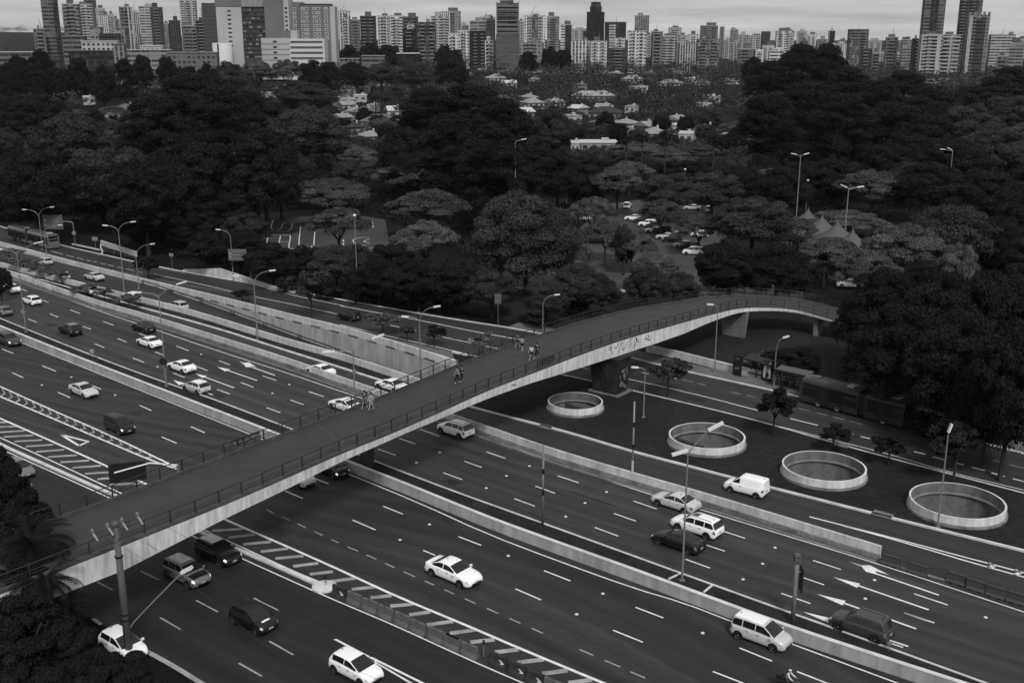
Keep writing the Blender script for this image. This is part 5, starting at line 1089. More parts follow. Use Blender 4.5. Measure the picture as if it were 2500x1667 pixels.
MB().box((0, 0, 2.5), (L2, 1.7, .16), R=Matrix.Rotation(RAD(6), 3, 'X')).build('roof', M['plastic'], t)
for x0, x1 in ((-.4, -.1), (-.1, .15), (.15, .42)):
    MB().tube([(L2 * x0, .2, 0), (L2 * (x0 + x1) / 2 + .3, .2, 2.45)], .06, 6).build('leg', M['steel'], t)
    MB().tube([(L2 * x1, .2, 0), (L2 * (x0 + x1) / 2 + .3, .2, 2.45)], .06, 6).build('leg', M['steel'], t)
MB().box((0, .1, .5), (L2 * .8, .4, .08)).build('bench', M['steel'], t)
for lb, a_, b_, light in (('black poster panel standing at the left end of the bus stop', (1789, 914), (1809, 919), False), ('pale poster panel with a dark figure shape, between the shelters', (1862, 928), (1882, 933), True)):
    p0, p1 = P(*a_, .12), P(*b_, .12); d = p1 - p0; L3 = float(np.linalg.norm(d)) ; t = thing('poster_panel', lb, 'poster panel', tuple((p0 + p1) / 2), math.atan2(d[1], d[0]))
    MB().box((0, 0, 1.45), (L3, .16, 2.5)).build('frame', M['black'], t); MB().box((0, 0, .1), (L3 * .9, .3, .22)).build('plinth', M['plastic'], t)
    MB().box((0, -.085, 1.5), (L3 * .86, .02, 2.1)).build('poster', mat('poster_paper', .42 if light else .015, .5, .3, noise=[((2, 2, 2), .7, 1.2)]), t)
    b = MB()
    if light: b.poly([(x * L3 * .8, -.1, z) for x, z in ((-.3, .5), (.25, .5), (.32, 1.0), (.02, 1.35), (.12, 1.9), (.0, 2.3), (-.06, 1.8), (-.12, 1.2))])
    else: b.poly([(x * L3 * .6, -.1, z) for x, z in ((-.5, .8), (.5, .9), (.4, 1.2), (-.4, 1.15))]); b.poly([(x * L3 * .6, -.1, z) for x, z in ((-.4, 2.25), (.45, 2.2), (.45, 2.42), (-.4, 2.44))])
    b.build('poster_shape', M['black'] if light else M['signback'], t)
# second shelter roof farther right under the trees
sa, sb = P(2232, 1052, .12), P(2338, 1078, .12); d = sb - sa; rz = math.atan2(d[1], d[0]); Ls = float(np.linalg.norm(d))
t = thing('bus_shelter', 'long pale flat-roofed shelter in the shade behind the bus, right of a dark trunk', 'bus shelter', tuple((sa + sb) / 2 + nv * 1.2), rz)
MB().box((0, 0, 2.75), (Ls, 2.6, .35)).build('roof', M['conc'], t); MB().box((0, .9, 1.3), (Ls * .96, .1, 2.5)).build('back_panel', M['darkconc'], t)
for f in (-.46, -.15, .15, .46): MB().box((Ls * f, -.8, 1.3), (.14, .14, 2.6)).build('post', M['steel'], t)
# slatted dark fence on the right and park fence
p0, p1 = P(2330, 1030, 0), P(2520, 1090, 0); t = thing('slat_fence', 'dark horizontal slat fence in the shade at the right edge', 'fence', tuple((p0 + p1) / 2 + nv * 3), math.atan2((p1 - p0)[1], (p1 - p0)[0])); Lf = float(np.linalg.norm(p1 - p0)); b = MB()
for k in range(9): b.box((0, 0, .25 + k * .3), (Lf, .06, .2))
b.build('slat_panel', M['darkconc'], t)
for f in np.linspace(-.5, .5, 6): MB().box((Lf * f, .06, 1.45), (.12, .08, 3.0)).build('post', M['steel'], t)
fl = resample(line('N', [(1187, 703), (1366, 707), (1500, 709), (1626, 712), (1735, 716), (1850, 724), (1950, 735)]), 30); t = thing('park_fence', 'thin dark bar fence on the pale kerb in front of the car park', 'fence', tuple(fl[15])); q = fl - fl[15]
for z in (.6, 1.25): MB().tube(q + [0, 0, z], .03, 4).build('rail', M['steel'], t)
for k in range(30): MB().box((q[k][0], q[k][1], .7), (.08, .08, 1.2)).build('post', M['steel'], t)
# sagging mesh fence by the parapet
fl = line('B1', [(1420, 770), (1560, 790), (1720, 830), (1840, 860)]); t = thing('mesh_fence', 'low bent wire fence on thin posts below the short white parapet', 'fence', tuple(fl[0])); q = fl - fl[0]
for z in (.5, 1.0): MB().tube(q + [0, 0, z], .025, 4).build('wire_rail', M['galv'], t)
for k in range(4): MB().tube([tuple(q[k]), tuple(q[k] + [0, 0, 1.05])], .03, 4).build('post', M['galv'], t)
kerb('lane_mouth_kerb', smooth(line('B1', [(990, 650), (1180, 690), (1360, 730)]), 1), .25, -.1, .15); kerb('lane_island_kerb', smooth(line('B1', [(1385, 655), (1372, 700), (1412, 770), (1350, 795)]), 1), .25, -.1, .15)
# pointed tents
M['tent'] = mat('tent_cloth', .085, .8, .2)
for i, (x, y, lb) in enumerate(((1974, 505, 'pointed grey tent farthest left, half behind dark crowns'), (2008, 521, 'largest pointed grey tent of the row, left of the tall mast lamp'), (2046, 535, 'pointed grey tent right of the largest one, beside the mast lamp'), (2083, 555, 'small pointed grey tent just right of the mast lamp'), (2146, 587, 'pointed tent half hidden behind the bright umbrella crown'), (2197, 583, 'pointed grey tent farthest right, above the dark crowns'))):
    h = 7.5; p = P(x, y, h); t = thing('pointed_tent', lb, 'tent', (p[0], p[1], 0), .3, 'pointed event tents'); b = MB(); n = 8; V = []
    for k in range(9):
        f = k / 8; zt = 3.0 + (h - 3.0) * f; w_ = 4.6 * (1 - f) ** 1.9 + .03
        V += [(sx * w_, sy * w_, zt) for sx, sy in ((-1, -1), (0, -1), (1, -1), (1, 0), (1, 1), (0, 1), (-1, 1), (-1, 0))]
    b.add(V, [(k * n + j, k * n + (j + 1) % n, (k + 1) * n + (j + 1) % n, (k + 1) * n + j) for k in range(8) for j in range(n)]); b.build('canopy', M['tent'], t, True)
    b = MB(); b.wall([(-4.6, -4.6, 0), (4.6, -4.6, 0), (4.6, 4.6, 0), (-4.6, 4.6, 0), (-4.6, -4.6, 0)], .05, 2.5, 2.98); b.build('valance', M['tent'], t)
    for sx in (-1, 1):
        for sy in (-1, 1): MB().tube([(sx * 4.5, sy * 4.5, 0), (sx * 4.5, sy * 4.5, 3.0)], .06, 6).build('leg', M['galv'], t)
# litter and covers
for r, x, y, w_, lb in (('A3', 1385, 715, 1.3, 'pale concrete inspection cover in the grass beside the slip road kerb, near the largest well'), ('A3', 1100, 240, 1.3, 'pale inspection cover on the avenue edge of the grass island'), ('A2', 1405, 115, 1.2, 'pale flat inspection cover near the smallest well')):
    p = P(*zz(r, x, y), .1); o = MB().prism([(-w_ * .7, -w_ * .4), (w_ * .7, -w_ * .4), (w_ * .7, w_ * .4), (-w_ * .7, w_ * .4)], -.05, .06).build('inspection_cover', M['conc'], None, False, (p[0], p[1], .1)); o.rotation_euler.z = tang(K2, p); tag(o, lb, 'cover')
# ------------------------------------------------------------------ trees: prototype crowns of many leaf clumps, copied as things
nrng = np.random.default_rng(11)
M['leaf'] = mat('foliage_mid', .026, .7, .2, island=.62, objrand=.22)
M['leafumb'] = mat('foliage_umbrella', .058, .7, .2, island=.62, objrand=.25)
M['leafdark'] = mat('foliage_dark', .006, .75, .2, island=.65, objrand=.2)
M['leaflight'] = mat('foliage_light', .072, .65, .2, island=.55, objrand=.18)
def leaf_mesh(name, lobes, n, size, m, up=.55, inner=.25, elong=1.5):
    """n leaf clumps (bent two-triangle blades) on and inside the lobes (cx,cy,cz,rx,ry,rz)"""
    L = np.array(lobes); w = (L[:, 3] * L[:, 4]) ** .8; idx = nrng.choice(len(L), n, p=w / w.sum())
    d = nrng.normal(size=(n, 3)); d /= np.linalg.norm(d, axis=1)[:, None]
    flip = (d[:, 2] < 0) & (nrng.random(n) < up); d[flip, 2] *= -1
    r = 1 - inner * nrng.random(n) ** 1.6 + nrng.normal(0, .05, n)
    c = L[idx, :3] + d * L[idx, 3:6] * r[:, None]
    nn = d / L[idx, 3:6]; nn /= np.linalg.norm(nn, axis=1)[:, None]; nn = nn + nrng.normal(0, .55, (n, 3)); nn /= np.linalg.norm(nn, axis=1)[:, None]
    a = np.cross(nn, nrng.normal(size=(n, 3))); a /= np.linalg.norm(a, axis=1)[:, None] + 1e-9; b = np.cross(nn, a)
    s = size * (.6 + .8 * nrng.random(n))[:, None]
    v = np.stack([c - a * s * elong * .5, c + b * s * .5 - nn * s * .12, c + a * s * elong * .5, c - b * s * .5 - nn * s * .12], 1).reshape(-1, 3)
    me = bpy.data.meshes.new(name); me.vertices.add(n * 4); me.vertices.foreach_set('co', v.ravel().astype(np.float32))
    me.loops.add(n * 4); me.loops.foreach_set('vertex_index', np.arange(n * 4, dtype=np.int32)); me.polygons.add(n)
    me.polygons.foreach_set('loop_start', np.arange(0, n * 4, 4, dtype=np.int32)); me.polygons.foreach_set('loop_total', np.full(n, 4, np.int32))
    lt = nrng.random(len(L)); at = me.attributes.new('tone', 'FLOAT', 'FACE'); at.data.foreach_set('value', (lt[idx] * .66 + nrng.random(n) * .34).astype(np.float32))
    me.materials.append(m); me.update(); me.validate(); return me
def limbs(spec, tr, H, tip=.12, n=7):
    b = MB()
    for pts, r0, r1 in spec: pts = smooth(np.array(pts, float), 1); b.tube(pts, np.linspace(r0, r1, len(pts)), n)
    o = b.build('trunk', M['bark'], None, True); me = o.data; bpy.data.objects.remove(o); return me
PROTO = {}
def proto(key, crown, trunk, w, h): PROTO.setdefault(key, []).append((crown, trunk, w, h))
def R_(a, b): return float(nrng.uniform(a, b))
def make_umbrella(n=46000, size=.205, m='leafumb'):
    R, H = 9.0, 11.0; lob = []; sp = [([(0, 0, -.3), (.1, 0, 2.2), (R_(-.3, .3), R_(-.3, .3), 3.6)], .42, .3)]
    for k in range(7):
        a = k / 7 * 6.28 + R_(-.3, .3); rr = R_(4.0, 6.6); sp.append(([(0, 0, 3.3), (math.cos(a) * rr * .35, math.sin(a) * rr * .35, 5.4), (math.cos(a) * rr, math.sin(a) * rr, 8.3 + R_(-.3, .5))], .22, .05))
    for k in range(85):
        rr = R * math.sqrt(nrng.random()) * .9; a = nrng.random() * 6.283; z = H - 1.0 - 3.4 * (rr / R) ** 2 + R_(-1.3, .3); q = R_(1.2, 2.5)
        lob.append((rr * math.cos(a), rr * math.sin(a), z - .3, q, q * R_(.8, 1.1), R_(.5, .95)))
    return leaf_mesh('crown', lob, n, size, M[m], .8, .3), limbs(sp, 0, 0), 2 * R, H
def make_round(n=52000, size=.21, m='leaf', R=7.5, H=14.0, zc=.52, big=False):
    lob = []; sp = [([(0, 0, -.3), (.15, .1, H * .18), (.1, -.1, H * .38)], .5, .32)]
    for k in range(8):
        a = k / 8 * 6.28 + R_(-.3, .3); rr = R * R_(.45, .75); sp.append(([(0, 0, H * R_(.26, .36)), (math.cos(a) * rr * .45, math.sin(a) * rr * .45, H * .5), (math.cos(a) * rr, math.sin(a) * rr, H * R_(.6, .82))], .24, .05))
    c0 = H * zc; hz = H - c0
    for k in range(120):
        d = nrng.normal(size=3); d /= np.linalg.norm(d); d[2] = abs(d[2]) * (1 if nrng.random() < .78 else -.45); f = R_(.62, .93); q = R_(.9, 1.9) * R / 7.5
        lob.append((d[0] * R * f, d[1] * R * f, c0 + d[2] * hz * f * .92, q * 1.15, q * 1.15, q * .75))
    return leaf_mesh('crown', lob, n, size, M[m], .68, .35), limbs(sp, 0, 0), 2 * R * 1.03, H
def make_tall(n=56000, size=.25, m='leafdark'):
    H = 27.0; lob = []; sp = [([(0, 0, -.3), (R_(-.4, .4), R_(-.4, .4), 9), (R_(-.9, .9), R_(-.9, .9), 18), (R_(-1, 1), R_(-1, 1), 25)], .5, .1)]
    for k in range(11):
        a = nrng.random() * 6.283; z0 = R_(8, 20); rr = R_(2.5, 5.0); sp.append(([(0, 0, z0), (math.cos(a) * rr * .5, math.sin(a) * rr * .5, z0 + 2.0), (math.cos(a) * rr, math.sin(a) * rr, z0 + 3.6)], .16, .04))
    for k in range(110):
        f = nrng.random() ** .8; z = 8.5 + 17.3 * f; R = 5.6 * (math.sin(math.pi * min(1, .18 + .80 * f)) ** .6); rr = R * math.sqrt(nrng.random()); a = nrng.random() * 6.283; q = R_(.9, 2.2)
        lob.append((rr * math.cos(a), rr * math.sin(a), z, q, q, q * R_(.75, 1.25)))
    return leaf_mesh('crown', lob, n, size, M[m], .6, .45), limbs(sp, 0, 0), 12.5, H
def make_street(n=2600, size=.20, m='leaf', R=1.9, H=4.6):
    lob = []; sp = [([(0, 0, -.2), (.06, 0, 1.2), (0, .05, 2.2)], .09, .07)]
    for k in range(6): a = k * 1.05 + R_(-.3, .3); rr = R * R_(.5, .85); sp.append(([(0, 0, R_(1.4, 2.1)), (math.cos(a) * rr * .5, math.sin(a) * rr * .5, 2.6), (math.cos(a) * rr, math.sin(a) * rr, R_(2.8, 3.8))], .05, .015))
    for k in range(22):
        a = nrng.random() * 6.283; rr = R * math.sqrt(nrng.random()); lob.append((rr * math.cos(a), rr * math.sin(a), 3.0 + R_(-.8, 1.2) * (1.1 - rr / R * .6), R_(.4, .75), R_(.4, .75), R_(.22, .4)))
    return leaf_mesh('crown', lob, n, size, M[m], .6, .4), limbs(sp, 0, 0, n=6), 2 * R, H
def make_bush(n=2600, size=.17, m='leaflight', R=1.6, H=1.9):
    lob = [(R * .7 * math.cos(a) * f, R * .7 * math.sin(a) * f, H * R_(.35, .72), R_(.4, .7), R_(.4, .7), R_(.3, .5)) for a, f in [(nrng.random() * 6.283, math.sqrt(nrng.random())) for _ in range(16)]]
    sp = [([(0, 0, -.1), (math.cos(a) * .4, math.sin(a) * .4, H * .5)], .05, .02) for a in (0, 2, 4.2)]
    return leaf_mesh('crown', lob, n, size, M[m], .7, .4), limbs(sp, 0, 0, n=5), 2 * R, H
def make_palm(H=13.0, fr_n=26, L=3.2, m='leafdark', droop=1.0):
    lv = MB()
    for k in range(fr_n):
        a = k / fr_n * 6.283 * 2.4 + R_(-.2, .2); el = R_(-.35, 1.15); d = np.array([math.cos(a), math.sin(a), 0]); p = np.array([0, 0, H]); pts = [p]; e = el
        for q in range(8): p = p + (d * math.cos(e) + np.array([0, 0, math.sin(e)])) * L / 8; e -= (.14 + .12 * q / 8) * droop; pts.append(p)
        sd = np.array([-d[1], d[0], 0])
        for q in range(8):
            for s_ in (1, -1):
                for u in (.0, .33, .66):
                    b_ = pts[q] * (1 - u) + pts[q + 1] * u; t_ = pts[q + 1] - pts[q]; t_ = t_ / np.linalg.norm(t_); ln = L * .26 * math.sin(math.pi * (.12 + .8 * (q + u) / 8)); tip = b_ + sd * s_ * ln * .8 + t_ * ln * .6 - np.array([0, 0, ln * .35])
                    lv.add([b_, b_ + t_ * .12, tip], [(0, 1, 2)])
        for q in range(7): lv.add([pts[q] + sd * .03, pts[q + 1] + sd * .03, pts[q + 1] - sd * .03, pts[q] - sd * .03], [(0, 1, 2, 3)])
    o = lv.build('crown', M[m]); me = o.data; bpy.data.objects.remove(o)
    return me, limbs([([(0, 0, -.2), (.1, 0, H * .5), (0, 0, H)], .26, .16)], 0, 0), 2 * L * .9, H + L * .35
def make_cypress(m='leafdark'):
    lob = [(R_(-.2, .2), R_(-.2, .2), 1 + 7.4 * f, 1.1 * (1 - f) + .25, 1.1 * (1 - f) + .25, .9) for f in np.linspace(0, 1, 14)]
    return leaf_mesh('crown', lob, 1800, .3, M[m], .55, .3), limbs([([(0, 0, -.2), (0, 0, 3)], .15, .1)], 0, 0), 2.6, 9.0
def make_weeping():
    H, R = 9.0, 3.0; lob = [(R * .8 * f * math.cos(a), R * .8 * f * math.sin(a), z, .7, .7, R_(1.0, 2.0)) for a, f, z in [(nrng.random() * 6.283, math.sqrt(nrng.random()), R_(3.6, 7.4)) for _ in range(34)]]
    return leaf_mesh('crown', lob, 9000, .24, M['leaf'], .3, .35, 2.6), limbs([([(0, 0, -.2), (.1, 0, 3), (0, 0, 6)], .3, .15)], 0, 0), 2 * R, H
for _ in range(3): proto('umbrella', *make_umbrella())
for _ in range(2): proto('umbrella_light', *make_umbrella(46000, .20, 'leaflight'))
for _ in range(3): proto('round', *make_round())
for _ in range(3): proto('round_dark', *make_round(52000, .21, 'leafdark', 7.0, 14.0, .45))
proto('great', *make_round(100000, .235, 'leaf', 11.0, 17.5, .42))
for _ in range(4): proto('tall', *make_tall())
proto('tall_mid', *make_tall(56000, .25, 'leaf'))
for _ in range(2): proto('street', *make_street())
proto('street_light', *make_street(2600, .2, 'leaflight')); proto('street_dark', *make_street(3200, .2, 'leafdark'))
for _ in range(2): proto('bush', *make_bush())
proto('bush_dark', *make_bush(2600, .2, 'leafdark')); proto('palm', *make_palm()); proto('palm_tall', *make_palm(15.0, 30, 2.6, 'leafdark', 1.5)); proto('palm_low', *make_palm(5.5, 24, 3.0, 'leaf', .8))
proto('cypress', *make_cypress()); proto('weeping', *make_weeping())
# near trees, close to the camera: finer leaves
proto('near_bush', *make_bush(60000, .12, 'leafdark', 3.4, 4.0)); proto('near_tree', *make_round(60000, .13, 'leafdark', 3.6, 7.5, .42)); proto('near_palm', *make_palm(8.0, 34, 3.4, 'leafdark', 1.1))
CATN = {'umbrella': ('umbrella_tree', 'tree'), 'umbrella_light': ('umbrella_tree', 'tree'), 'round': ('broadleaf_tree', 'tree'), 'round_dark': ('broadleaf_tree', 'tree'), 'great': ('broadleaf_tree', 'tree'), 'tall': ('tall_tree', 'tree'), 'tall_mid': ('tall_tree', 'tree'), 'street': ('young_tree', 'tree'), 'street_light': ('young_tree', 'tree'), 'street_dark': ('young_tree', 'tree'), 'bush': ('shrub', 'shrub'), 'bush_dark': ('shrub', 'shrub'), 'palm': ('palm_tree', 'palm tree'), 'palm_tall': ('palm_tree', 'palm tree'), 'palm_low': ('palm_tree', 'palm tree'), 'cypress': ('cypress_tree', 'tree'), 'weeping': ('weeping_tree', 'tree'), 'near_bush': ('shrub', 'shrub'), 'near_tree': ('broadleaf_tree', 'tree'), 'near_palm': ('palm_tree', 'palm tree')}
_tk = [0]
def tree_at(x, y, z, kind, w, h, label, group=None, rz=None):
    pr = PROTO[kind][_tk[0] % len(PROTO[kind])]; _tk[0] += 1; me, tr, pw, ph = pr; nm, ct = CATN[kind]
    t = thing(nm, label, ct, (x, y, z), rng.uniform(0, 6.28) if rz is None else rz, group); t.scale = (w / pw, w / pw, h / ph)
    obj('crown', me, t); obj('trunk', tr, t); return t
PLACED = []
def tree(px, ty, wpx, h, kind, label, group=None):
    """crown centred on photo column px, its top on row ty, wpx wide, h metres high: that fixes the spot"""
    z0 = 0.0
    for _ in range(5):
        p = P(px, ty, h + z0)
        if p[1] > 600 or p[1] < 0: p = PY(px, ty, 600.0)
        z0 = terrain(p[0], p[1])
    if abs(p[1] - 600) < 1e-6: h = p[2] - z0
    dep = p[1] * CT + (CAM_H - h) * ST; w = wpx / FPX * dep; PLACED.append((p[0], p[1], w / 2, h))
    return tree_at(p[0], p[1], z0 - .05, kind, w, h, label, group)
def tree_b(px, by, ty, wpx, kind, label, group=None):
    b = P(px, by, .08); h = PY(px, ty, b[1])[2] - .08; dep = b[1] * CT + CAM_H * ST; return tree_at(b[0], b[1], .05, kind, wpx / FPX * dep, max(.8, h), label, group)
S_ = 1.0629                                                # the list below was read off the 2352-pixel overview
GP_ = 'park trees along the avenue'
for a in [
 (950, 364, 195, 12, 'umbrella', 'wide umbrella tree at the back of the park group, left of the tall mast lamp'),
 (985, 430, 190, 11.5, 'umbrella', 'layered umbrella tree in front of the wide one, left of the great round tree'),
 (765, 408, 155, 11.5, 'umbrella', 'umbrella tree left of the layered pair, above the traffic track'),
 (775, 470, 150, 10.5, 'umbrella', 'umbrella tree standing right beside the white lines of the traffic track'),
 (975, 500, 155, 11, 'umbrella_light', 'pale-topped umbrella tree left of the great round tree'),
 (1122, 414, 135, 12, 'umbrella', 'flat umbrella tree just right of the wide one, below the mast lamp'),
 (1208, 434, 280, 18, 'great', 'great round-crowned tree with forking trunk in the middle of the park'),
 (1360, 446, 115, 10.5, 'umbrella', 'umbrella tree right of the great round tree, over a parked car'),
 (1392, 498, 110, 9, 'umbrella', 'low umbrella tree at the left side of the car park, below another'),
 (1520, 453, 105, 9, 'umbrella', 'umbrella tree behind the diagonal row of parked cars'),
 (1608, 488, 125, 8.5, 'umbrella', 'broad umbrella tree right of the car park row'),
 (1735, 447, 200, 13, 'round', 'large rounded tree left of the tents'),
 (1452, 528, 125, 8, 'umbrella', 'low spreading tree in the car park centre, right of the weeping tree'),
 (1508, 577, 115, 7.5, 'umbrella', 'low spreading tree in front of the car park centre, above a small round tree'),
 (1487, 603, 105, 8.5, 'round', 'small round tree on the bank between car park kerb and footbridge'),
 (1560, 618, 100, 7, 'round', 'small tree right of the small round one, at the park kerb'),
 (1330, 600, 130, 9, 'round', 'airy tree in front of the great round tree, behind the curved lamp post'),
 (1255, 640, 110, 7.5, 'round', 'airy small tree left of the curved lamp post beyond the footbridge'),
 (1385, 632, 90, 7, 'round', 'thin small tree between the airy tree and the weeping tree'),
 (1680, 545, 170, 11, 'round_dark', 'dense dark tree with many trunks behind the crest of the footbridge'),
 (1790, 556, 170, 11, 'round_dark', 'dense dark tree right of the many-trunked one, above the footbridge bend'),
 (1945, 478, 180, 7.5, 'umbrella', 'umbrella tree right of the tents, under the tall mast lamp'),
 (1832, 495, 90, 8, 'umbrella', 'umbrella tree left of the largest tent'),
 (1905, 538, 165, 9.5, 'umbrella_light', 'bright umbrella tree in front of the pointed tents'),
 (1995, 568, 165, 10.5, 'umbrella_light', 'bright flat umbrella tree right of the mast lamp'),
 (2190, 465, 225, 15, 'round', 'large billowing pale-topped tree at the right, over the dark mass'),
 (2080, 500, 190, 13, 'umbrella', 'broad grey-topped tree left of the billowing one'),
 (2210, 548, 105, 13, 'umbrella_light', 'small bright crown just below the billowing tree'),
 (2310, 480, 130, 14, 'round_dark', 'dark crown at the right edge beside the billowing tree'),
 (2050, 610, 240, 15, 'round_dark', 'big dark tree right of the bright flat umbrella tree'),
 (2180, 600, 230, 17, 'round_dark', 'big dark tree under the small bright crown'),
 (2300, 590, 200, 18, 'round_dark', 'big dark tree at the right edge under the billowing tree'),
 (2080, 690, 260, 14, 'round_dark', 'big dark tree overhanging the long bus'),
 (2230, 700, 270, 15.5, 'round_dark', 'big dark tree over the second shelter'),
 (2345, 720, 200, 17, 'round_dark', 'big dark tree at the right edge above the slat fence'),
 (1830, 795, 130, 4.5, 'round_dark', 'low airy tree on the lawn behind the shelter'),
 (2290, 790, 170, 13, 'round_dark', 'dark tree with a thick trunk near the right edge'),
 # left forest
 (60, 200, 170, 24, 'round_dark', 'dark tree at the left edge, below the flat white building'),
 (90, 118, 70, 23, 'tall', 'dark pointed tree before the flat white building'),
 (38, 128, 60, 20, 'tall', 'dark pointed tree at the left end of the flat white building'),
 (150, 255, 190, 22, 'round', 'rounded forest tree at the left, above the domed dark one'),
 (245, 330, 230, 20, 'round', 'pale-edged forest tree left of the tallest dark mass'),
 (60, 330, 190, 21, 'round_dark', 'dark domed forest tree near the left edge'),
 (120, 400, 190, 10, 'round_dark', 'dark forest tree above the far left bus'),
 (430, 170, 190, 30, 'tall', 'tallest dark forest tree, left of centre below the white slab building'),
 (350, 225, 180, 27, 'tall', 'tall dark forest tree left of the tallest'),
 (505, 200, 160, 27, 'tall', 'tall dark forest tree right of the tallest'),
 (575, 205, 150, 24, 'round_dark', 'dark forest tree below the low white annex'),
 (700, 188, 150, 21, 'round', 'bushy forest tree right of the annex, in front of roofs'),
 (700, 240, 190, 22, 'round', 'bushy forest tree left of the hip-roofed houses'),
 (600, 290, 190, 24, 'round_dark', 'large dark forest tree in the middle of the left forest'),
 (430, 290, 220, 24, 'round_dark', 'large dark forest tree under the tallest ones'),
 (320, 345, 200, 21, 'round_dark', 'dark forest tree left of the side lane clearing'),
 (560, 340, 190, 18, 'tall_mid', 'loose grey tree in front of the left forest'),
 (490, 350, 150, 17, 'round', 'loose grey tree beside another, in front of the left forest'),
 (640, 370, 110, 14, 'round', 'rounded tree at the right end of the left forest'),
 (230, 410, 170, 11, 'round_dark', 'dark forest tree behind the twin lamp and parapet'),
 (395, 430, 150, 11, 'round_dark', 'dark forest tree behind the sloping side lane'),
 (20, 420, 130, 9, 'round_dark', 'dark forest tree at the left edge above the avenue'),
 (520, 440, 140, 11, 'round_dark', 'dark tree behind the small direction sign'),
 (560, 485, 105, 8.5, 'round', 'pale small tree left of the white traffic track lines'),
 (545, 520, 130, 9, 'round_dark', 'dark tree below the traffic track, by the small direction sign'),
 (430, 480, 120, 9, 'round_dark', 'dark tree above the wedge-shaped white wall'),
 (480, 530, 120, 8, 'round_dark', 'low dark tree just over the wedge-shaped white wall'),
 (335, 500, 90, 7, 'round_dark', 'dark tree at the right end of the white parapet'),
 (620, 555, 130, 8, 'round_dark', 'dark tree right of the small direction sign'),
 (690, 560, 120, 7.5, 'round_dark', 'dark tree below the traffic track beside the park wall'),
 (770, 560, 130, 8.5, 'round', 'feathery tree below the curved lines of the traffic track'),
 (870, 590, 140, 8, 'round_dark', 'dark tree between the traffic track and the avenue'),
 (960, 590, 150, 9, 'round_dark', 'dark tree under the pale-topped umbrella tree'),
 (1050, 600, 140, 8.5, 'round_dark', 'dark tree at the foot of the great round tree'),
 (1130, 615, 130, 8, 'round', 'tree at the avenue bank behind the grey-backed sign'),
 (830, 555, 90, 9, 'round', 'pale tree behind the white track lamp'),
 (900, 545, 130, 10, 'round_dark', 'dark tree left of the pale-topped umbrella tree'),
 # grove in mid-picture
 (985, 205, 170, 26, 'tall', 'tall dark tree at the left of the central grove'), (1075, 190, 160, 28, 'tall', 'tallest tree of the central grove'),
 (1150, 225, 150, 26, 'tall', 'tall dark tree right in the central grove'), (1030, 265, 170, 25, 'tall', 'dark tree in front of the central grove with a pale bare trunk'),
 (1130, 290, 170, 24, 'tall', 'dark tree in the front row of the central grove, right of the bare trunk'), (1215, 315, 150, 16.5, 'round_dark', 'round dark tree at the right front of the central grove'),
 (930, 290, 150, 20, 'round_dark', 'round dark tree at the left front of the central grove'), (1260, 250, 130, 21, 'round', 'grey tree at the right flank of the central grove'),
 (960, 330, 140, 16, 'round_dark', 'low dark tree under the central grove, behind the umbrella trees'), (1280, 340, 120, 16, 'round_dark', 'dark tree right of the mast lamp in mid-picture'),
 (1080, 350, 150, 15, 'round_dark', 'dark low tree behind the flat umbrella tree'), (1180, 370, 130, 11.5, 'round_dark', 'dark low tree behind the mast lamp in mid-picture'),
 # dark grove right
 (1845, 104, 130, 31, 'tall', 'tallest dark tree of the right grove, cutting the skyline'), (1905, 100, 90, 31, 'tall', 'thin dark tree beside the tallest of the right grove'),
 (1775, 140, 130, 28, 'tall', 'tall dark tree at the left of the right grove'), (1950, 155, 130, 28, 'tall', 'tall dark tree right of the thin one in the right grove'),
 (1850, 190, 170, 28, 'tall', 'broad dark tree in the front of the right grove'), (1770, 215, 150, 26, 'tall', 'dark tree at the left front of the right grove'),
 (1935, 215, 160, 27, 'tall', 'dark tree at the centre front of the right grove'), (2020, 190, 150, 27, 'tall', 'dark tree in the middle of the right grove'),
 (2080, 165, 130, 27, 'tall', 'dark tree at the right of the right grove'), (2060, 235, 160, 24, 'tall', 'dark tree at the right front of the right grove'),
 (2145, 190, 140, 24, 'round_dark', 'round dark tree after the right grove'), (2250, 185, 150, 22, 'round_dark', 'round dark tree under the tall twin towers'), (2330, 150, 150, 24, 'round_dark', 'round dark tree at the right edge below the skyline'),
 (2130, 240, 150, 22, 'round_dark', 'dark tree below the round one after the right grove'), (2230, 235, 140, 20, 'round', 'grey-topped tree at the right, above three dark ones'), (2320, 215, 130, 20, 'round', 'grey-topped tree near the right edge'),
 (2090, 300, 130, 17, 'round_dark', 'dark round tree beside the white gabled house'), (2190, 300, 170, 19, 'round_dark', 'wide dark tree at the right, under grey-topped ones'), (2300, 285, 170, 20, 'round', 'wide grey tree at the right edge'),
 (1920, 355, 150, 14, 'round_dark', 'dark tree behind the tall mast lamp, left of the tents'), (2010, 385, 180, 13, 'umbrella', 'broad tree behind the tents'), (2140, 370, 190, 15, 'round_dark', 'dark wide tree behind the billowing one'), (2270, 380, 190, 16, 'round_dark', 'dark wide tree at the right edge, mid-height'), (2060, 320, 120, 15, 'round_dark', 'domed dark tree right of the white gabled house'),
 (1990, 330, 120, 13, 'round_dark', 'dark bushy tree left of the white gabled house'), (1420, 375, 130, 13, 'umbrella', 'umbrella tree over the back of the car park'), (1540, 395, 150, 12, 'round', 'rounded tree at the back of the car park'), (1640, 390, 150, 12, 'round', 'rounded tree behind the park lamp, back of the car park'), (1350, 370, 120, 13, 'round_dark', 'dark tree at the back of the park, right of the mast lamp'),
 (1700, 370, 140, 13, 'round_dark', 'dark tree below the pale house, left of the mast lamp'), (1800, 380, 130, 13, 'round_dark', 'dark tree before the pale house, by the tall mast lamp')]:
    tree(a[0] * S_, a[1] * S_, a[2] * S_, *a[3:], group=GP_)
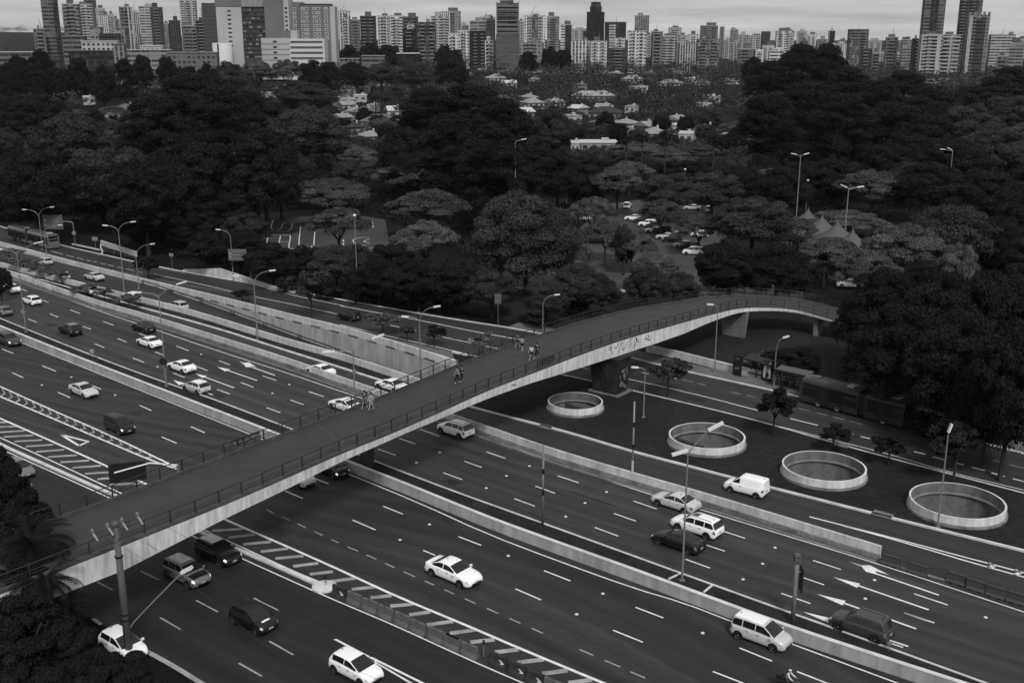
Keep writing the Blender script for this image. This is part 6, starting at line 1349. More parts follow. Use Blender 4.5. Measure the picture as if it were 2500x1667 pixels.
tree(1435 * S_, 515 * S_, 55 * S_, 9.5, 'weeping', 'narrow weeping tree with a bare leaning stem in the car park')
for px, ty, w, h, k, lb in ((1440, 312, 42, 15, 'palm_tall', 'tall palm left of a group over the white low houses'), (1476, 308, 40, 15, 'palm_tall', 'tall palm, middle of three over the white low houses'), (1530, 300, 42, 16, 'palm_tall', 'tallest palm with a long bare stem, right of three'), (1640, 312, 42, 15, 'palm_tall', 'tall palm with drooping skirt before the pale house'), (1792, 300, 55, 15, 'palm_tall', 'round-headed palm beside the tall mast lamp'), (862, 222, 32, 13, 'palm_tall', 'left one of two palms before the hip-roofed houses'), (884, 224, 32, 13, 'palm_tall', 'right one of two palms before the hip-roofed houses'), (1740, 340, 90, 9, 'palm', 'feathery pale palm left of the mast lamp'), (1860, 332, 90, 9, 'palm', 'feathery palm right of the mast lamp'), (905, 200, 40, 11, 'palm', 'spiky dark palm above a hipped roof'), (1815, 540, 80, 9, 'palm', 'feathery palm above the footbridge bend'), (1895, 600, 70, 8, 'palm', 'thin palm at the park entrance right of the dark trees')):
    tree(px * S_, ty * S_, w * S_, h, k, lb, 'palms of the park and gardens')
for a in ((1630, 965, 868, 92, 'street', 'small leafy tree on the grass island, left of a rounder one'), (1888, 1066, 940, 92, 'street_dark', 'small round dark tree on the grass island, between two wells'), (2033, 1100, 1032, 78, 'street_dark', 'thin small tree behind the well with the van'), (2168, 1136, 1060, 70, 'street_dark', 'thin sparse tree on the grass island left of the largest well'), (2326, 1178, 1020, 130, 'street_dark', 'wide sparse tree behind the largest well'),
          (761, 778, 650, 95, 'street', 'young tree on the edge of the retaining wall, with pale tufts'), (936, 818, 755, 78, 'street_light', 'pale little tree on the retaining wall edge, under the layered park trees'), (1060, 845, 790, 52, 'street_dark', 'dark little tree on the retaining wall edge'), (995, 832, 790, 40, 'street', 'bare-looking little tree on the retaining wall edge'), (1178, 880, 800, 52, 'street_light', 'pale little palm-like tree seen through the far railing'), (364, 682, 625, 60, 'street_dark', 'dark little tree at the kerb, right of the curved lamp post'), (592, 738, 705, 42, 'street_dark', 'dark shrub-like tree on the retaining wall edge, left')):
    tree_b(*a, group='young street trees')
for a in ((150, 692, 655, 55, 'street_light', 'shrub between lamp pole and trench wall at the left'), (205, 724, 690, 60, 'street_light', 'shrub in front of a hidden white car'), (255, 738, 695, 40, 'street_light', 'upright shrub in the planting strip'), (315, 750, 715, 62, 'street_light', 'feathery shrub in front of the car roof'), (60, 662, 622, 70, 'street_light', 'dark shrub before the trench wall at the left edge'), (98, 680, 640, 50, 'street_light', 'dark shrub right of the edge shrub'), (25, 640, 600, 60, 'street_light', 'dark shrub farthest left in the planting strip'),
          (1845, 903, 862, 80, 'bush', 'wispy shrub behind the shelter frame'), (1900, 915, 850, 110, 'bush_dark', 'dark shrub behind the curved lamp post'), (1310, 800, 760, 60, 'bush_dark', 'dark shrub beyond the far railing, by the curved lamp'), (700, 712, 672, 60, 'bush_dark', 'dark shrub on the avenue verge'), (900, 742, 690, 90, 'bush_dark', 'dark shrub on the avenue verge, below the park trees'), (1010, 752, 700, 90, 'bush_dark', 'dark shrub on the avenue verge, left of the leaning trunk'), (1090, 762, 715, 80, 'bush_dark', 'dark shrub at the leaning trunk'), (800, 728, 690, 80, 'bush_dark', 'dark shrub behind the black hatchback'),
          (2270, 1060, 1010, 120, 'bush_dark', 'dark shrub in front of the second shelter'), (2420, 1075, 1020, 130, 'bush_dark', 'dark shrub before the slat fence'), (1690, 748, 706, 90, 'bush', 'shrub on the bank left of the footbridge crest'), (1400, 772, 722, 80, 'bush_dark', 'dark shrub on the bank under the airy tree')):
    tree_b(*a, group='shrubs along the roads')
for i, (px, ty, w, Y, k) in enumerate(((20, 150, 70, 560, 'round_dark'), (75, 158, 60, 565, 'tall'), (135, 150, 60, 570, 'round_dark'), (190, 142, 62, 580, 'tall'), (245, 150, 66, 575, 'round_dark'), (300, 146, 60, 570, 'tall'), (345, 134, 52, 600, 'tall'), (405, 140, 54, 590, 'tall'), (455, 148, 60, 590, 'round_dark'), (505, 152, 60, 600, 'round_dark'), (560, 146, 80, 620, 'round'), (625, 140, 90, 640, 'umbrella'), (700, 138, 90, 650, 'umbrella'), (765, 140, 80, 650, 'round_dark'), (800, 138, 60, 640, 'round_dark'),
        (850, 108, 60, 900, 'round_dark'), (905, 98, 60, 950, 'round_dark'), (950, 100, 60, 950, 'round_dark'), (1000, 112, 60, 930, 'round_dark'), (1085, 104, 50, 930, 'round_dark'), (1110, 112, 40, 930, 'round_dark'), (1290, 124, 50, 880, 'round_dark'), (1345, 108, 46, 930, 'round_dark'), (1375, 112, 44, 930, 'round_dark'), (860, 150, 80, 700, 'round_dark'), (930, 150, 80, 720, 'round'), (1010, 146, 90, 700, 'round'), (1100, 140, 90, 720, 'round_dark'), (1840, 140, 60, 760, 'tall'))):
    p = PY(px, ty, Y); z0 = terrain(p[0], p[1]); PLACED.append((p[0], p[1], w / FPX * Y / 2, p[2] - z0)); tree_at(p[0], p[1], z0 - .1, k, w / FPX * Y, p[2] - z0, 'large dark tree in the belt at the foot of the skyline buildings', 'tree belt below the skyline')
# dark tree at the left edge by the median and foreground plants at the lower left
tree_b(5, 735, 645, 60, 'round_dark', 'dark little tree at the left edge of the far carriageway')
def near(px, py, z, kind, w, h, label):
    p = P(px, py, z); return tree_at(p[0], p[1], p[2] - h, kind, w, h, label, 'plants at the lower left corner')
near(-8, 1085, 9.5, 'near_tree', 4.6, 9.6, 'dark tree at the left edge in front of the grey car')
near(45, 1230, 9.0, 'near_tree', 5.6, 9.1, 'dark tree under the far end of the footbridge, left edge')
near(60, 1190, 9.4, 'near_tree', 4.6, 9.5, 'dark tree behind the palms at the left edge, above the girder')
near(45, 1350, 8.2, 'near_tree', 5.0, 8.3, 'dark tree among the palms at the left edge')
near(120, 1475, 5.4, 'near_tree', 4.6, 5.5, 'dark low tree under the palms, left of the pole')
near(70, 1290, 8.8, 'near_palm', 6.0, 9.0, 'dark palm hiding the near end of the footbridge')
near(105, 1385, 7.4, 'near_palm', 5.2, 7.5, 'dark palm below the white girder end')
near(35, 1440, 7.6, 'near_tree', 5.6, 7.8, 'dark bushy tree at the left edge below the palms')
near(150, 1470, 4.6, 'near_palm', 4.2, 4.8, 'low dark palm with fronds against the girder')
near(95, 1555, 4.2, 'near_bush', 8.4, 4.4, 'large dark shrub at the bottom left corner')
near(260, 1590, 3.2, 'near_bush', 6.4, 3.4, 'dark shrub in front of the white car and pole')
near(10, 1600, 4.4, 'near_bush', 7.0, 4.6, 'dark shrub at the left of the bottom corner')
near(180, 1640, 3.6, 'near_bush', 7.4, 3.8, 'dark shrub at the bottom edge, left of the pole')
near(150, 1535, 4.4, 'near_bush', 7.6, 4.6, 'large dark shrub filling the corner below the palms')
near(285, 1625, 2.9, 'near_bush', 5.6, 3.0, 'dark shrub right at the foot of the utility pole')
near(330, 1650, 2.2, 'near_bush', 4.6, 2.4, 'low dark shrub at the bottom edge under the white car')
for i, (x, y, w, h) in enumerate(((66, 118, 12, 12), (78, 128, 13, 13), (74, 146, 14, 14), (90, 150, 13, 12), (86, 172, 14, 13), (104, 186, 14, 14), (104, 214, 15, 14), (124, 232, 15, 14), (126, 262, 15, 14), (148, 285, 15, 14))):
    PLACED.append((x, y, w / 2, h)); tree_at(x, y, -.1, 'round_dark', w, h, 'dark tree of the park edge continuing past the right border', 'park trees past the right border')
# ------------------------------------------------------------------ the town beyond the park: houses, hospital blocks, skyline towers
def facade(name, wall, win, style, fl=3.1, bay=3.0):
    m = mat(name, wall, .8, .2); t = m.node_tree; b = t.nodes['Principled BSDF']; uv = t.nodes.new('ShaderNodeUVMap'); sp = t.nodes.new('ShaderNodeSeparateXYZ'); t.links.new(uv.outputs[0], sp.inputs[0])
    def mth(op, a, v=None, w=None):
        n = t.nodes.new('ShaderNodeMath'); n.operation = op
        if isinstance(a, (int, float)): n.inputs[0].default_value = a
        else: t.links.new(a, n.inputs[0])
        if v is not None:
            if isinstance(v, (int, float)): n.inputs[1].default_value = v
            else: t.links.new(v, n.inputs[1])
        return n.outputs[0]
    U, V = mth('DIVIDE', sp.outputs['X'], bay), mth('DIVIDE', sp.outputs['Y'], fl)
    fu, fv = mth('FRACT', U), mth('FRACT', V)
    inside = lambda f, a, b_: mth('MULTIPLY', mth('GREATER_THAN', f, a), mth('LESS_THAN', f, b_))
    if style == 'grid': mask = mth('MULTIPLY', inside(fu, .22, .78), inside(fv, .28, .80))
    elif style == 'bands': mask = mth('MULTIPLY', inside(fv, .36, .86), inside(fu, .04, .97))
    elif style == 'fins': mask = mth('MULTIPLY', inside(fu, .38, .98), inside(fv, .06, .96))
    elif style == 'balcony': mask = mth('MULTIPLY', inside(fv, .34, .95), inside(mth('FRACT', mth('MULTIPLY', U, .34)), .12, .72))
    else: mask = mth('MULTIPLY', inside(fv, .05, .95), inside(fu, .03, .97))
    wn_ = t.nodes.new('ShaderNodeTexWhiteNoise'); wn_.noise_dimensions = '2D'; cb = t.nodes.new('ShaderNodeCombineXYZ'); t.links.new(mth('FLOOR', U), cb.inputs[0]); t.links.new(mth('FLOOR', V), cb.inputs[1]); t.links.new(cb.outputs[0], wn_.inputs['Vector'])
    wv_ = mth('MULTIPLY', mth('ADD', mth('MULTIPLY', mth('POWER', wn_.outputs['Value'], 3.0), 2.2), .45), win)
    nz = t.nodes.new('ShaderNodeTexNoise'); nz.inputs['Scale'].default_value = .12; nz.inputs['Detail'].default_value = 4; t.links.new(uv.outputs[0], nz.inputs['Vector'])
    wl = mth('MULTIPLY', mth('ADD', mth('MULTIPLY', nz.outputs[0], .5), .75), wall)
    mx = t.nodes.new('ShaderNodeMix'); mx.data_type = 'FLOAT'; t.links.new(mask, mx.inputs[0]); t.links.new(wl, mx.inputs[2]); t.links.new(wv_, mx.inputs[3])
    cc = t.nodes.new('ShaderNodeCombineColor')
    for k in range(3): t.links.new(mx.outputs[0], cc.inputs[k])
    t.links.new(cc.outputs[0], b.inputs['Base Color']); return m
TONE = {'white': .50, 'light': .34, 'mid': .20, 'grey': .115, 'dark': .05, 'black': .018}
FAC = {}
def fac(style, tone, rs=0):
    k = (style, tone, rs)
    if k not in FAC: FAC[k] = facade('facade_%s_%s' % (style, tone), TONE[tone], max(.012, TONE[tone] * (.20 if tone in ('white', 'light') else .38)), style, (3.0, 3.3, 2.9)[rs], {'grid': (3.0, 3.8, 2.5), 'bands': (6, 9, 5), 'fins': (2.6, 3.4, 2.0), 'balcony': (3, 3.6, 2.6), 'glass': (1.6, 2, 1.5)}[style][rs])
    return FAC[k]
def uvbox(b, c, d, z0, z1, rz=0.0):
    """box with wall UVs in metres (c = plan centre, d = plan size)"""
    ca, sa = math.cos(rz), math.sin(rz); q = [(c[0] + x * ca - y * sa, c[1] + x * sa + y * ca) for x, y in ((-d[0] / 2, -d[1] / 2), (d[0] / 2, -d[1] / 2), (d[0] / 2, d[1] / 2), (-d[0] / 2, d[1] / 2))]
    vs = [(x, y, z0) for x, y in q] + [(x, y, z1) for x, y in q]; fs = []; uvs = []; u = 0
    for k in range(4):
        w = d[k % 2]; fs.append((k, (k + 1) % 4, 4 + (k + 1) % 4, 4 + k)); uvs.append([(u, 0), (u + w, 0), (u + w, z1 - z0), (u, z1 - z0)]); u += 40
    fs.append((4, 5, 6, 7)); uvs.append([(-.01, -.01)] * 4); return b.add(vs, fs, 0, uvs)
ROOFM = mat('flat_roof', .09, .9, .1)
TOW = []
def tower(reg, x0, x1, yt, D, tone, style, kind='', wing=None, anchor=None):
    """apartment tower measured on the photo: columns x0..x1, top row yt, at distance D"""
    a, _ = zz(reg, x0, 0); c, ty = zz(reg, x1, yt); px = (a + c) / 2
    top = PY(px, ty, D); z0 = terrain(top[0], top[1]); w = (c - a) / FPX * (D * CT); h = top[2] - z0; r = random.Random(int(px * 7 + ty)); rs = r.randint(0, 2)
    dp = min(max(12, w * r.uniform(.7, 1.1)), 30); rz = math.atan2(-top[0], top[1]) * .9 + r.uniform(-.12, .12)
    t = thing('tower_block', 'x', 'tower', (top[0], top[1] + dp / 2, z0 - .3), rz, 'towers of the skyline'); o = MB(); hh = h - (2.5 if kind != 'flat' else 0)
    uvbox(o, (0, 0), (w * .94, dp), 0, hh); o.build('wall', fac(style, tone, rs), t)
    if kind != 'flat':
        b = MB(); uvbox(b, (r.uniform(-.15, .15) * w, 0), (w * r.uniform(.3, .55), dp * .5), hh, h + r.uniform(0, 3)); b.build('roof_block', fac('grid', tone, rs) if r.random() < .4 else ROOFM, t)
        MB().box((0, 0, hh + .35), (w * .96, dp * 1.02, .7)).build('parapet', ROOFM if tone in ('dark', 'black') else M['wallconc'], t)
    if r.random() < .55: MB().tube([(w * r.uniform(-.2, .2), 0, h - 1), (w * .05, 0, h + r.uniform(4, 9))], [.35, .12], 5).build('antenna', M['galv'], t)
    if r.random() < .6: MB().box((w * r.uniform(-.35, .35), dp * r.uniform(-.2, .2), hh + 1.4), (w * .16, 3, 2.8)).build('water_tank', M['conc'], t)
    n = r.randint(1, 2) if w > 14 else 1
    if style in ('balcony', 'grid') or r.random() < .3:
        for k in range(n):                                  # stacks of balconies standing proud of the front
            xc = ((k + .5) / n - .5) * w * .9; bw = w * .42 / n; b = MB(); z = 3.0
            while z < hh - 1: b.box((xc, -dp / 2 - .75, z + .5), (bw, 1.5, 1.05)); z += (3.0, 3.3, 2.9)[rs]
            b.build('balcony_stack', M['wallconc'] if tone in ('white', 'light') else M['conc'], t)
    if wing:
        b = MB(); uvbox(b, (wing[0] * w, -dp / 2 - 1.2), (wing[1] * w, 3.4), 0, hh * wing[2]); b.build('wing', fac(wing[3], wing[4], rs), t)
    TOW.append((px, t, tone, style, anchor)); return t, w, h, dp
# -- skyline, left to right (zoom-region columns and rows of the photograph)
for a in [('R1', 248, 360, -45, 900, 'grey', 'bands', '', (.35, .3, 1.02, 'glass', 'dark')), ('R1', 405, 515, 8, 930, 'mid', 'balcony', ''), ('R1', 205, 285, 195, 880, 'grey', 'grid', 'flat'), ('R1', 515, 612, 15, 1250, 'light', 'balcony', ''), ('R1', 560, 640, -20, 1500, 'dark', 'grid', ''), ('R1', 640, 702, 45, 1450, 'light', 'grid', ''),
          ('R1', 660, 728, 90, 1200, 'white', 'fins', ''), ('R1', 725, 765, 85, 1500, 'light', 'grid', ''), ('R1', 765, 806, 120, 1700, 'mid', 'grid', ''), ('R1', 800, 880, 32, 1200, 'grey', 'grid', '', (.3, .4, 1.0, 'fins', 'light')), ('R1', 880, 932, 70, 1250, 'light', 'fins', ''), ('R1', 932, 1040, 30, 1300, 'light', 'bands', ''), ('R1', 1012, 1095, 36, 1200, 'dark', 'grid', ''),
          ('R1', 1100, 1142, 150, 1500, 'mid', 'fins', ''), ('R1', 1142, 1215, 125, 1200, 'dark', 'fins', ''), ('R1', 1215, 1325, -8, 1500, 'light', 'balcony', ''), ('R1', 1228, 1330, 160, 1150, 'grey', 'bands', ''), ('R1', 1325, 1392, 125, 1150, 'dark', 'balcony', ''), ('R1', 1362, 1392, 45, 1600, 'light', 'grid', ''),
          ('R2', -20, 62, 62, 1350, 'white', 'fins', ''), ('R2', 10, 62, 110, 1200, 'light', 'grid', ''), ('R2', 62, 128, 118, 1150, 'grey', 'grid', ''), ('R2', 130, 237, 96, 1200, 'dark', 'bands', ''), ('R2', 250, 335, 93, 1150, 'light', 'grid', ''), ('R2', 335, 425, 93, 1180, 'white', 'balcony', ''), ('R2', 427, 530, 100, 1250, 'dark', 'grid', ''), ('R2', 425, 518, 200, 1100, 'black', 'glass', 'flat'),
          ('R2', 460, 502, 168, 1180, 'white', 'grid', 'flat'), ('R2', 515, 650, 150, 1050, 'grey', 'glass', 'flat'), ('R2', 612, 745, 97, 1250, 'light', 'balcony', ''), ('R2', 692, 822, 66, 1500, 'mid', 'grid', '', (-.25, .45, 1.0, 'fins', 'white')), ('R2', 735, 800, 212, 1150, 'white', 'grid', ''), ('R2', 803, 882, 192, 1150, 'white', 'grid', ''), ('R2', 820, 880, 165, 1900, 'light', 'grid', ''),
          ('R2', 888, 1000, 128, 1250, 'mid', 'bands', ''), ('R2', 885, 995, 210, 1050, 'black', 'balcony', 'flat'), ('R2', 952, 1062, 105, 1600, 'light', 'grid', ''), ('R2', 1005, 1060, 122, 1400, 'dark', 'bands', ''), ('R2', 992, 1045, 260, 1050, 'white', 'grid', ''), ('R2', 1225, 1258, 130, 1500, 'light', 'grid', ''), ('R2', 1255, 1410, 92, 1150, 'white', 'grid', '', (.0, .2, 1.04, 'glass', 'mid')),
          ('R2', 1220, 1396, 290, 1100, 'mid', 'grid', 'flat'), ('R2', 1415, 1505, 100, 1400, 'mid', 'bands', ''), ('R2', 1512, 1588, 155, 1250, 'white', 'bands', '', (.25, .5, 1.0, 'glass', 'dark')), ('R2', 1590, 1690, 190, 1900, 'light', 'grid', ''), ('R2', 1668, 1722, 212, 1250, 'dark', 'glass', 'flat'), ('R2', 1586, 1716, 278, 1100, 'white', 'fins', 'flat'), ('R2', 1716, 1832, 265, 1080, 'white', 'grid', ''),
          ('R2', 1816, 1966, 150, 1300, 'dark', 'glass', 'flat', (-.15, .3, .95, 'bands', 'light')), ('R2', 1836, 1978, 330, 1080, 'dark', 'bands', 'flat'), ('R2', 1890, 1955, 258, 1150, 'white', 'grid', 'flat'), ('R2', 1972, 2102, 195, 1150, 'white', 'grid', ''), ('R2', 2020, 2120, 96, 1700, 'mid', 'fins', ''), ('R2', 2100, 2142, 230, 1500, 'light', 'grid', ''), ('R2', 2138, 2212, 200, 1150, 'grey', 'balcony', ''), ('R2', 2205, 2305, 230, 1250, 'light', 'bands', ''),
          ('R2', 2250, 2345, 180, 1900, 'light', 'grid', ''), ('R2', 2305, 2360, 270, 1200, 'mid', 'balcony', ''), ('R3', 0, 55, 230, 1600, 'light', 'grid', ''), ('R3', 0, 122, 292, 1150, 'light', 'fins', 'flat'), ('R3', 60, 132, 225, 1700, 'white', 'grid', ''), ('R3', 150, 268, 165, 1700, 'grey', 'grid', ''), ('R3', 125, 282, 265, 1100, 'mid', 'glass', 'flat'), ('R3', 280, 308, 182, 2000, 'mid', 'grid', 'flat'), ('R3', 310, 350, 262, 2000, 'light', 'grid', ''),
          ('R3', 350, 406, 192, 1800, 'mid', 'bands', ''), ('R3', 405, 470, 228, 1900, 'light', 'grid', ''), ('R3', 470, 566, 232, 1700, 'light', 'grid', ''), ('R3', 372, 410, 282, 1400, 'light', 'fins', ''), ('R3', 410, 520, 318, 1200, 'grey', 'grid', ''), ('R3', 565, 625, 215, 1600, 'dark', 'bands', 'flat'), ('R3', 520, 578, 340, 1200, 'white', 'grid', 'flat'), ('R3', 575, 660, 300, 1500, 'white', 'grid', ''), ('R3', 620, 722, 335, 1150, 'white', 'bands', ''),
          ('R3', 668, 792, 202, 1500, 'white', 'balcony', ''), ('R3', 705, 790, 200, 1800, 'mid', 'fins', ''), ('R3', 808, 880, 205, 1700, 'light', 'grid', ''), ('R3', 880, 945, 225, 1700, 'white', 'grid', ''), ('R3', 838, 880, 268, 1300, 'dark', 'grid', ''), ('R3', 950, 1015, 258, 1800, 'mid', 'grid', ''), ('R3', 1022, 1070, 206, 1700, 'white', 'fins', 'flat', (.2, .6, .97, 'glass', 'black')), ('R3', 1048, 1165, 285, 1500, 'white', 'grid', ''), ('R3', 1100, 1140, 258, 2000, 'mid', 'grid', ''),
          ('R3', 1173, 1306, 198, 1250, 'grey', 'bands', 'flat', (-.2, .5, .8, 'glass', 'mid')), ('R3', 1255, 1330, 332, 1050, 'dark', 'grid', 'flat'), ('R3', 1325, 1376, 345, 1080, 'grey', 'balcony', ''), ('R3', 1305, 1400, 268, 1900, 'light', 'grid', ''), ('R3', 1370, 1425, 345, 1400, 'white', 'grid', ''), ('R3', 1425, 1506, 240, 1200, 'grey', 'grid', ''), ('R3', 1400, 1440, 290, 1800, 'dark', 'grid', ''), ('R3', 1475, 1540, 350, 1500, 'light', 'grid', ''), ('R3', 1510, 1560, 265, 1900, 'mid', 'grid', ''), ('R3', 1535, 1618, 258, 1150, 'mid', 'bands', ''),
          ('R3', 1608, 1692, 262, 1050, 'black', 'fins', 'flat'), ('R3', 1675, 1822, 218, 1000, 'light', 'balcony', ''), ('R3', 1822, 1950, 220, 1010, 'light', 'balcony', ''), ('R3', 2120, 2160, 250, 1500, 'white', 'grid', ''), ('R3', 2150, 2315, 236, 1150, 'light', 'bands', 'flat'), ('R3', 2195, 2270, 365, 1000, 'grey', 'grid', ''), ('R3', 2280, 2380, 278, 1050, 'mid', 'bands', ''), ('R3', 2320, 2380, 255, 1500, 'light', 'grid', '')]:
    tower(*a)
# the landmarks of the skyline
def special(reg, x0, x1, yt, D, tone, style, label, name='tower_block', kind='flat'):
    r = tower(reg, x0, x1, yt, D, tone, style, kind, None, label); r[0].name = name; return r
t, w, h, dp = special('R2', 1065, 1225, 20, 1000, 'grey', 'bands', 'tall tower under construction wrapped in netting, with an open frame at its top')
net = MB(); uvbox(net, (0, 0), (w * 1.0, dp * 1.04), 6, h - 26); net.build('safety_netting', mat('netting', .075, .8, .2, noise=[((.1, .1, .3), .7, 1.2), ((.02, .02, .33), .8, 1.2)]), t)
for sx in (-1, 1): MB().box((sx * w * .46, -dp / 2 - .8, h - 12), (1.0, 1.0, 26)).build('corner_mast', M['conc'], t)
for k in range(6): MB().box((0, -dp / 2 - .8, h - 3 - 4 * k), (w * .94, 1.2, .5)).build('floor_slab', M['conc'], t)
MB().box((0, 0, h + 1.2), (w * .5, dp * .5, 2.6)).build('roof_block', M['darkconc'], t); MB().box((w * .1, 0, h + 4), (1.2, 1.2, 4)).build('hoist', M['darkconc'], t)
t, w, h, dp = special('R2', 1692, 1815, 80, 1150, 'black', 'fins', 'black tower with a rounded cap, tallest in the middle of the skyline')
MB().lathe((0, 0, h), [(w * .33, 0), (w * .33, 5), (w * .27, 7), (w * .27, 9.5), (.1, 10)], 8).build('cap', mat('black_cladding', .015, .5, .3), t)
t, w, h, dp = special('R3', 1700, 1842, -45, 1150, 'grey', 'bands', 'very tall slender grey tower at the right, left one of the tall pair')
b = MB(); uvbox(b, (0, -dp / 2 - .6), (w * .3, 1.6), 0, h * .97); b.build('window_strip', fac('glass', 'dark'), t); MB().box((0, 0, h * .955), (w * 1.0, dp * 1.05, 1.6)).build('cornice', M['conc'], t)
t, w, h, dp = special('R3', 1945, 2075, -60, 1150, 'dark', 'grid', 'very tall dark tower at the right, right one of the tall pair, with stepped side')
b = MB(); uvbox(b, (w * .5, 0), (w * .25, dp * .9), 0, h * .93); b.build('wing', fac('bands', 'grey'), t)
t, w, h, dp = special('R3', 2005, 2150, 100, 1020, 'mid', 'grid', 'tall stone-grey tower with a crenellated crown in front of the dark tall one')
for k in range(5): MB().box(((k - 2) * w * .21, -dp * .3, h + 1.2), (w * .1, dp * .3, 2.6)).build('crown_block', M['conc'], t)
b = MB(); uvbox(b, (-w * .36, -dp / 2 - 1), (w * .16, 2.2), 0, h * .97); b.build('pilaster', M['wallconc'], t); b = MB(); uvbox(b, (w * .1, -dp / 2 - .8), (w * .4, 1.8), 0, h * .95); b.build('balcony_bay', fac('bands', 'dark'), t)
# labels by neighbourhood along the skyline
ANC = [(562, 'the white hospital slab'), (1239, 'the netted construction tower'), (1456, 'the black capped tower'), (2292, 'the tall slender grey tower')]
TN = {'white': 'white', 'light': 'pale', 'mid': 'mid-grey', 'grey': 'grey', 'dark': 'dark', 'black': 'black'}; SN = {'grid': 'with rows of small windows', 'bands': 'with horizontal window bands', 'fins': 'with vertical ribs', 'balcony': 'with stacked balconies', 'glass': 'with a glazed front'}
rest = sorted([q for q in TOW if not q[4]], key=lambda q: q[0]); ORD2 = ORD + ['twenty-first', 'twenty-second', 'twenty-third', 'twenty-fourth', 'twenty-fifth', 'twenty-sixth', 'twenty-seventh', 'twenty-eighth', 'twenty-ninth', 'thirtieth', 'thirty-first', 'thirty-second', 'thirty-third', 'thirty-fourth', 'thirty-fifth', 'thirty-sixth', 'thirty-seventh', 'thirty-eighth']
for q in TOW:
    if q[4]: q[1]['label'] = q[4]
for q in rest:
    ax, an = min(ANC, key=lambda a_: abs(a_[0] - q[0])); side = 'right' if q[0] >= ax else 'left'
    k = sum(1 for p_ in rest if (ax <= p_[0] < q[0]) or (q[0] < p_[0] < ax)); q[1]['label'] = '%s tower %s, %s %s of %s' % (TN[q[2]], SN[q[3]], ORD2[k], side, an)

# -- hospital group on the left
HY = 830.0
def hx(x): return PY(zz('R1', x, 0)[0], 100, HY)[0]
def hz(y): return PY(600, zz('R1', 0, y)[1], HY)[2]
def face_block(t, x0, x1, ytop, ybot, dp, m, name='wall', y0=0.0):
    X0, X1, z1, z0 = hx(x0), hx(x1), hz(ytop), hz(ybot) if ybot else terrain(hx(x0), HY); b = MB(); uvbox(b, ((X0 + X1) / 2 - t.location[0], dp / 2 + y0), (X1 - X0, dp), z0 - t.location[2], z1 - t.location[2]); return b.build(name, m, t)
def win(t, x0, x1, y0, y1, m, off=-.06, nm='window', d=.14): return MB().box(((hx(x0) + hx(x1)) / 2 - t.location[0], off, (hz(y0) + hz(y1)) / 2 - t.location[2]), (hx(x1) - hx(x0), d, hz(y0) - hz(y1))).build(nm, m, t)
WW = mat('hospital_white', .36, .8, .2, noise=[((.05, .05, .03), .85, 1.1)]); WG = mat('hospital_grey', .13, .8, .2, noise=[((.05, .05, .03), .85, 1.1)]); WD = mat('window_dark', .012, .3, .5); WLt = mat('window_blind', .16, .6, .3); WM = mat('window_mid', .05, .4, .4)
base = thing('hospital_block', 'large white slab block with dark glazed front and blank grey flank, at left', 'building', (hx(1650), HY, terrain(hx(1650), HY)))
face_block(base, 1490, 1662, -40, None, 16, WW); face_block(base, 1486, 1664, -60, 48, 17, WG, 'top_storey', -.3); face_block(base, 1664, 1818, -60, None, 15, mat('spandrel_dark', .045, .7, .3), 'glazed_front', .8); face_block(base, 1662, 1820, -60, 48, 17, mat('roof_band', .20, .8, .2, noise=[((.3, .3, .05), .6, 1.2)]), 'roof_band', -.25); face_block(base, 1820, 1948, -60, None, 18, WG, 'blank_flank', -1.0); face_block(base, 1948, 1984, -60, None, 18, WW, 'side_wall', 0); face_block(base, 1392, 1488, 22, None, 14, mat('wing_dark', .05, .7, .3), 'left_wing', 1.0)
for k in range(9): win(base, 1566, 1590, 72 + 29.6 * k, 82 + 29.6 * k, WD)
for k in range(6): win(base, 1958, 1974, 52 + 29.6 * k, 64 + 29.6 * k, WD)
rr = random.Random(3)
for k in range(12):
    y0 = 52 + 29.2 * k; win(base, 1664, 1818, y0, y0 + 9, WD, .74, 'dark_band', .2)  # dark band above each row of panes
    x = 1670
    while x < 1806: wd = rr.choice((8, 12, 16, 24)); wd = min(wd, 1814 - x); win(base, x, x + wd - 1, y0 + 10, y0 + 23, WLt if rr.random() < .22 else WM if rr.random() < .5 else WD, .74); x += wd
for k in range(11): win(base, 1394, 1487, 45 + 29.2 * k, 54 + 29.2 * k, WM, .92, 'window_band')
wg = thing('hospital_wing', 'grey hospital wing with paired pale-framed windows, right of the white slab', 'building', (hx(2130), HY + 12, terrain(hx(2130), HY)))
face_block(wg, 1984, 2048, 12, None, 14, WG, 'wall', 2); face_block(wg, 2046, 2242, 28, None, 16, WG, 'main_wall', 0); face_block(wg, 2240, 2276, 42, None, 14, WW, 'end_wall', 1.5); face_block(wg, 2040, 2246, 24, 32, 17, mat('eaves_dark', .05, .8, .2), 'eaves', -.4)
for k in range(8):
    y0 = 54 + 29 * k
    for x in (1992, 2046 + 4, 2078, 2136 - 4, 2160, 2212):
        if y0 > 200 and x < 2050: continue
        fr_m = win(wg, x - 6, x + 18, y0 - 5, y0 + 15, WW, -.07 if x > 2040 else 1.93, 'window_frame', .12); win(wg, x, x + 13, y0, y0 + 10, WD if rr.random() < .7 else WLt, -.14 if x > 2040 else 1.86)
an = thing('hospital_annex', 'low white annex with window bands in front of the hospital wing', 'building', (hx(2040), HY - 22, terrain(hx(2040), HY)))
face_block(an, 1828, 2020, 262, None, 14, WW, 'blank_wall', .6); face_block(an, 2020, 2250, 266, None, 14, mat('annex_white', .48, .8, .2), 'band_wall', 0); face_block(an, 1968, 2025, 212, 262, 8, WG, 'stair_head', 2); face_block(an, 2025, 2068, 210, 266, 8, WW, 'roof_house', 2)
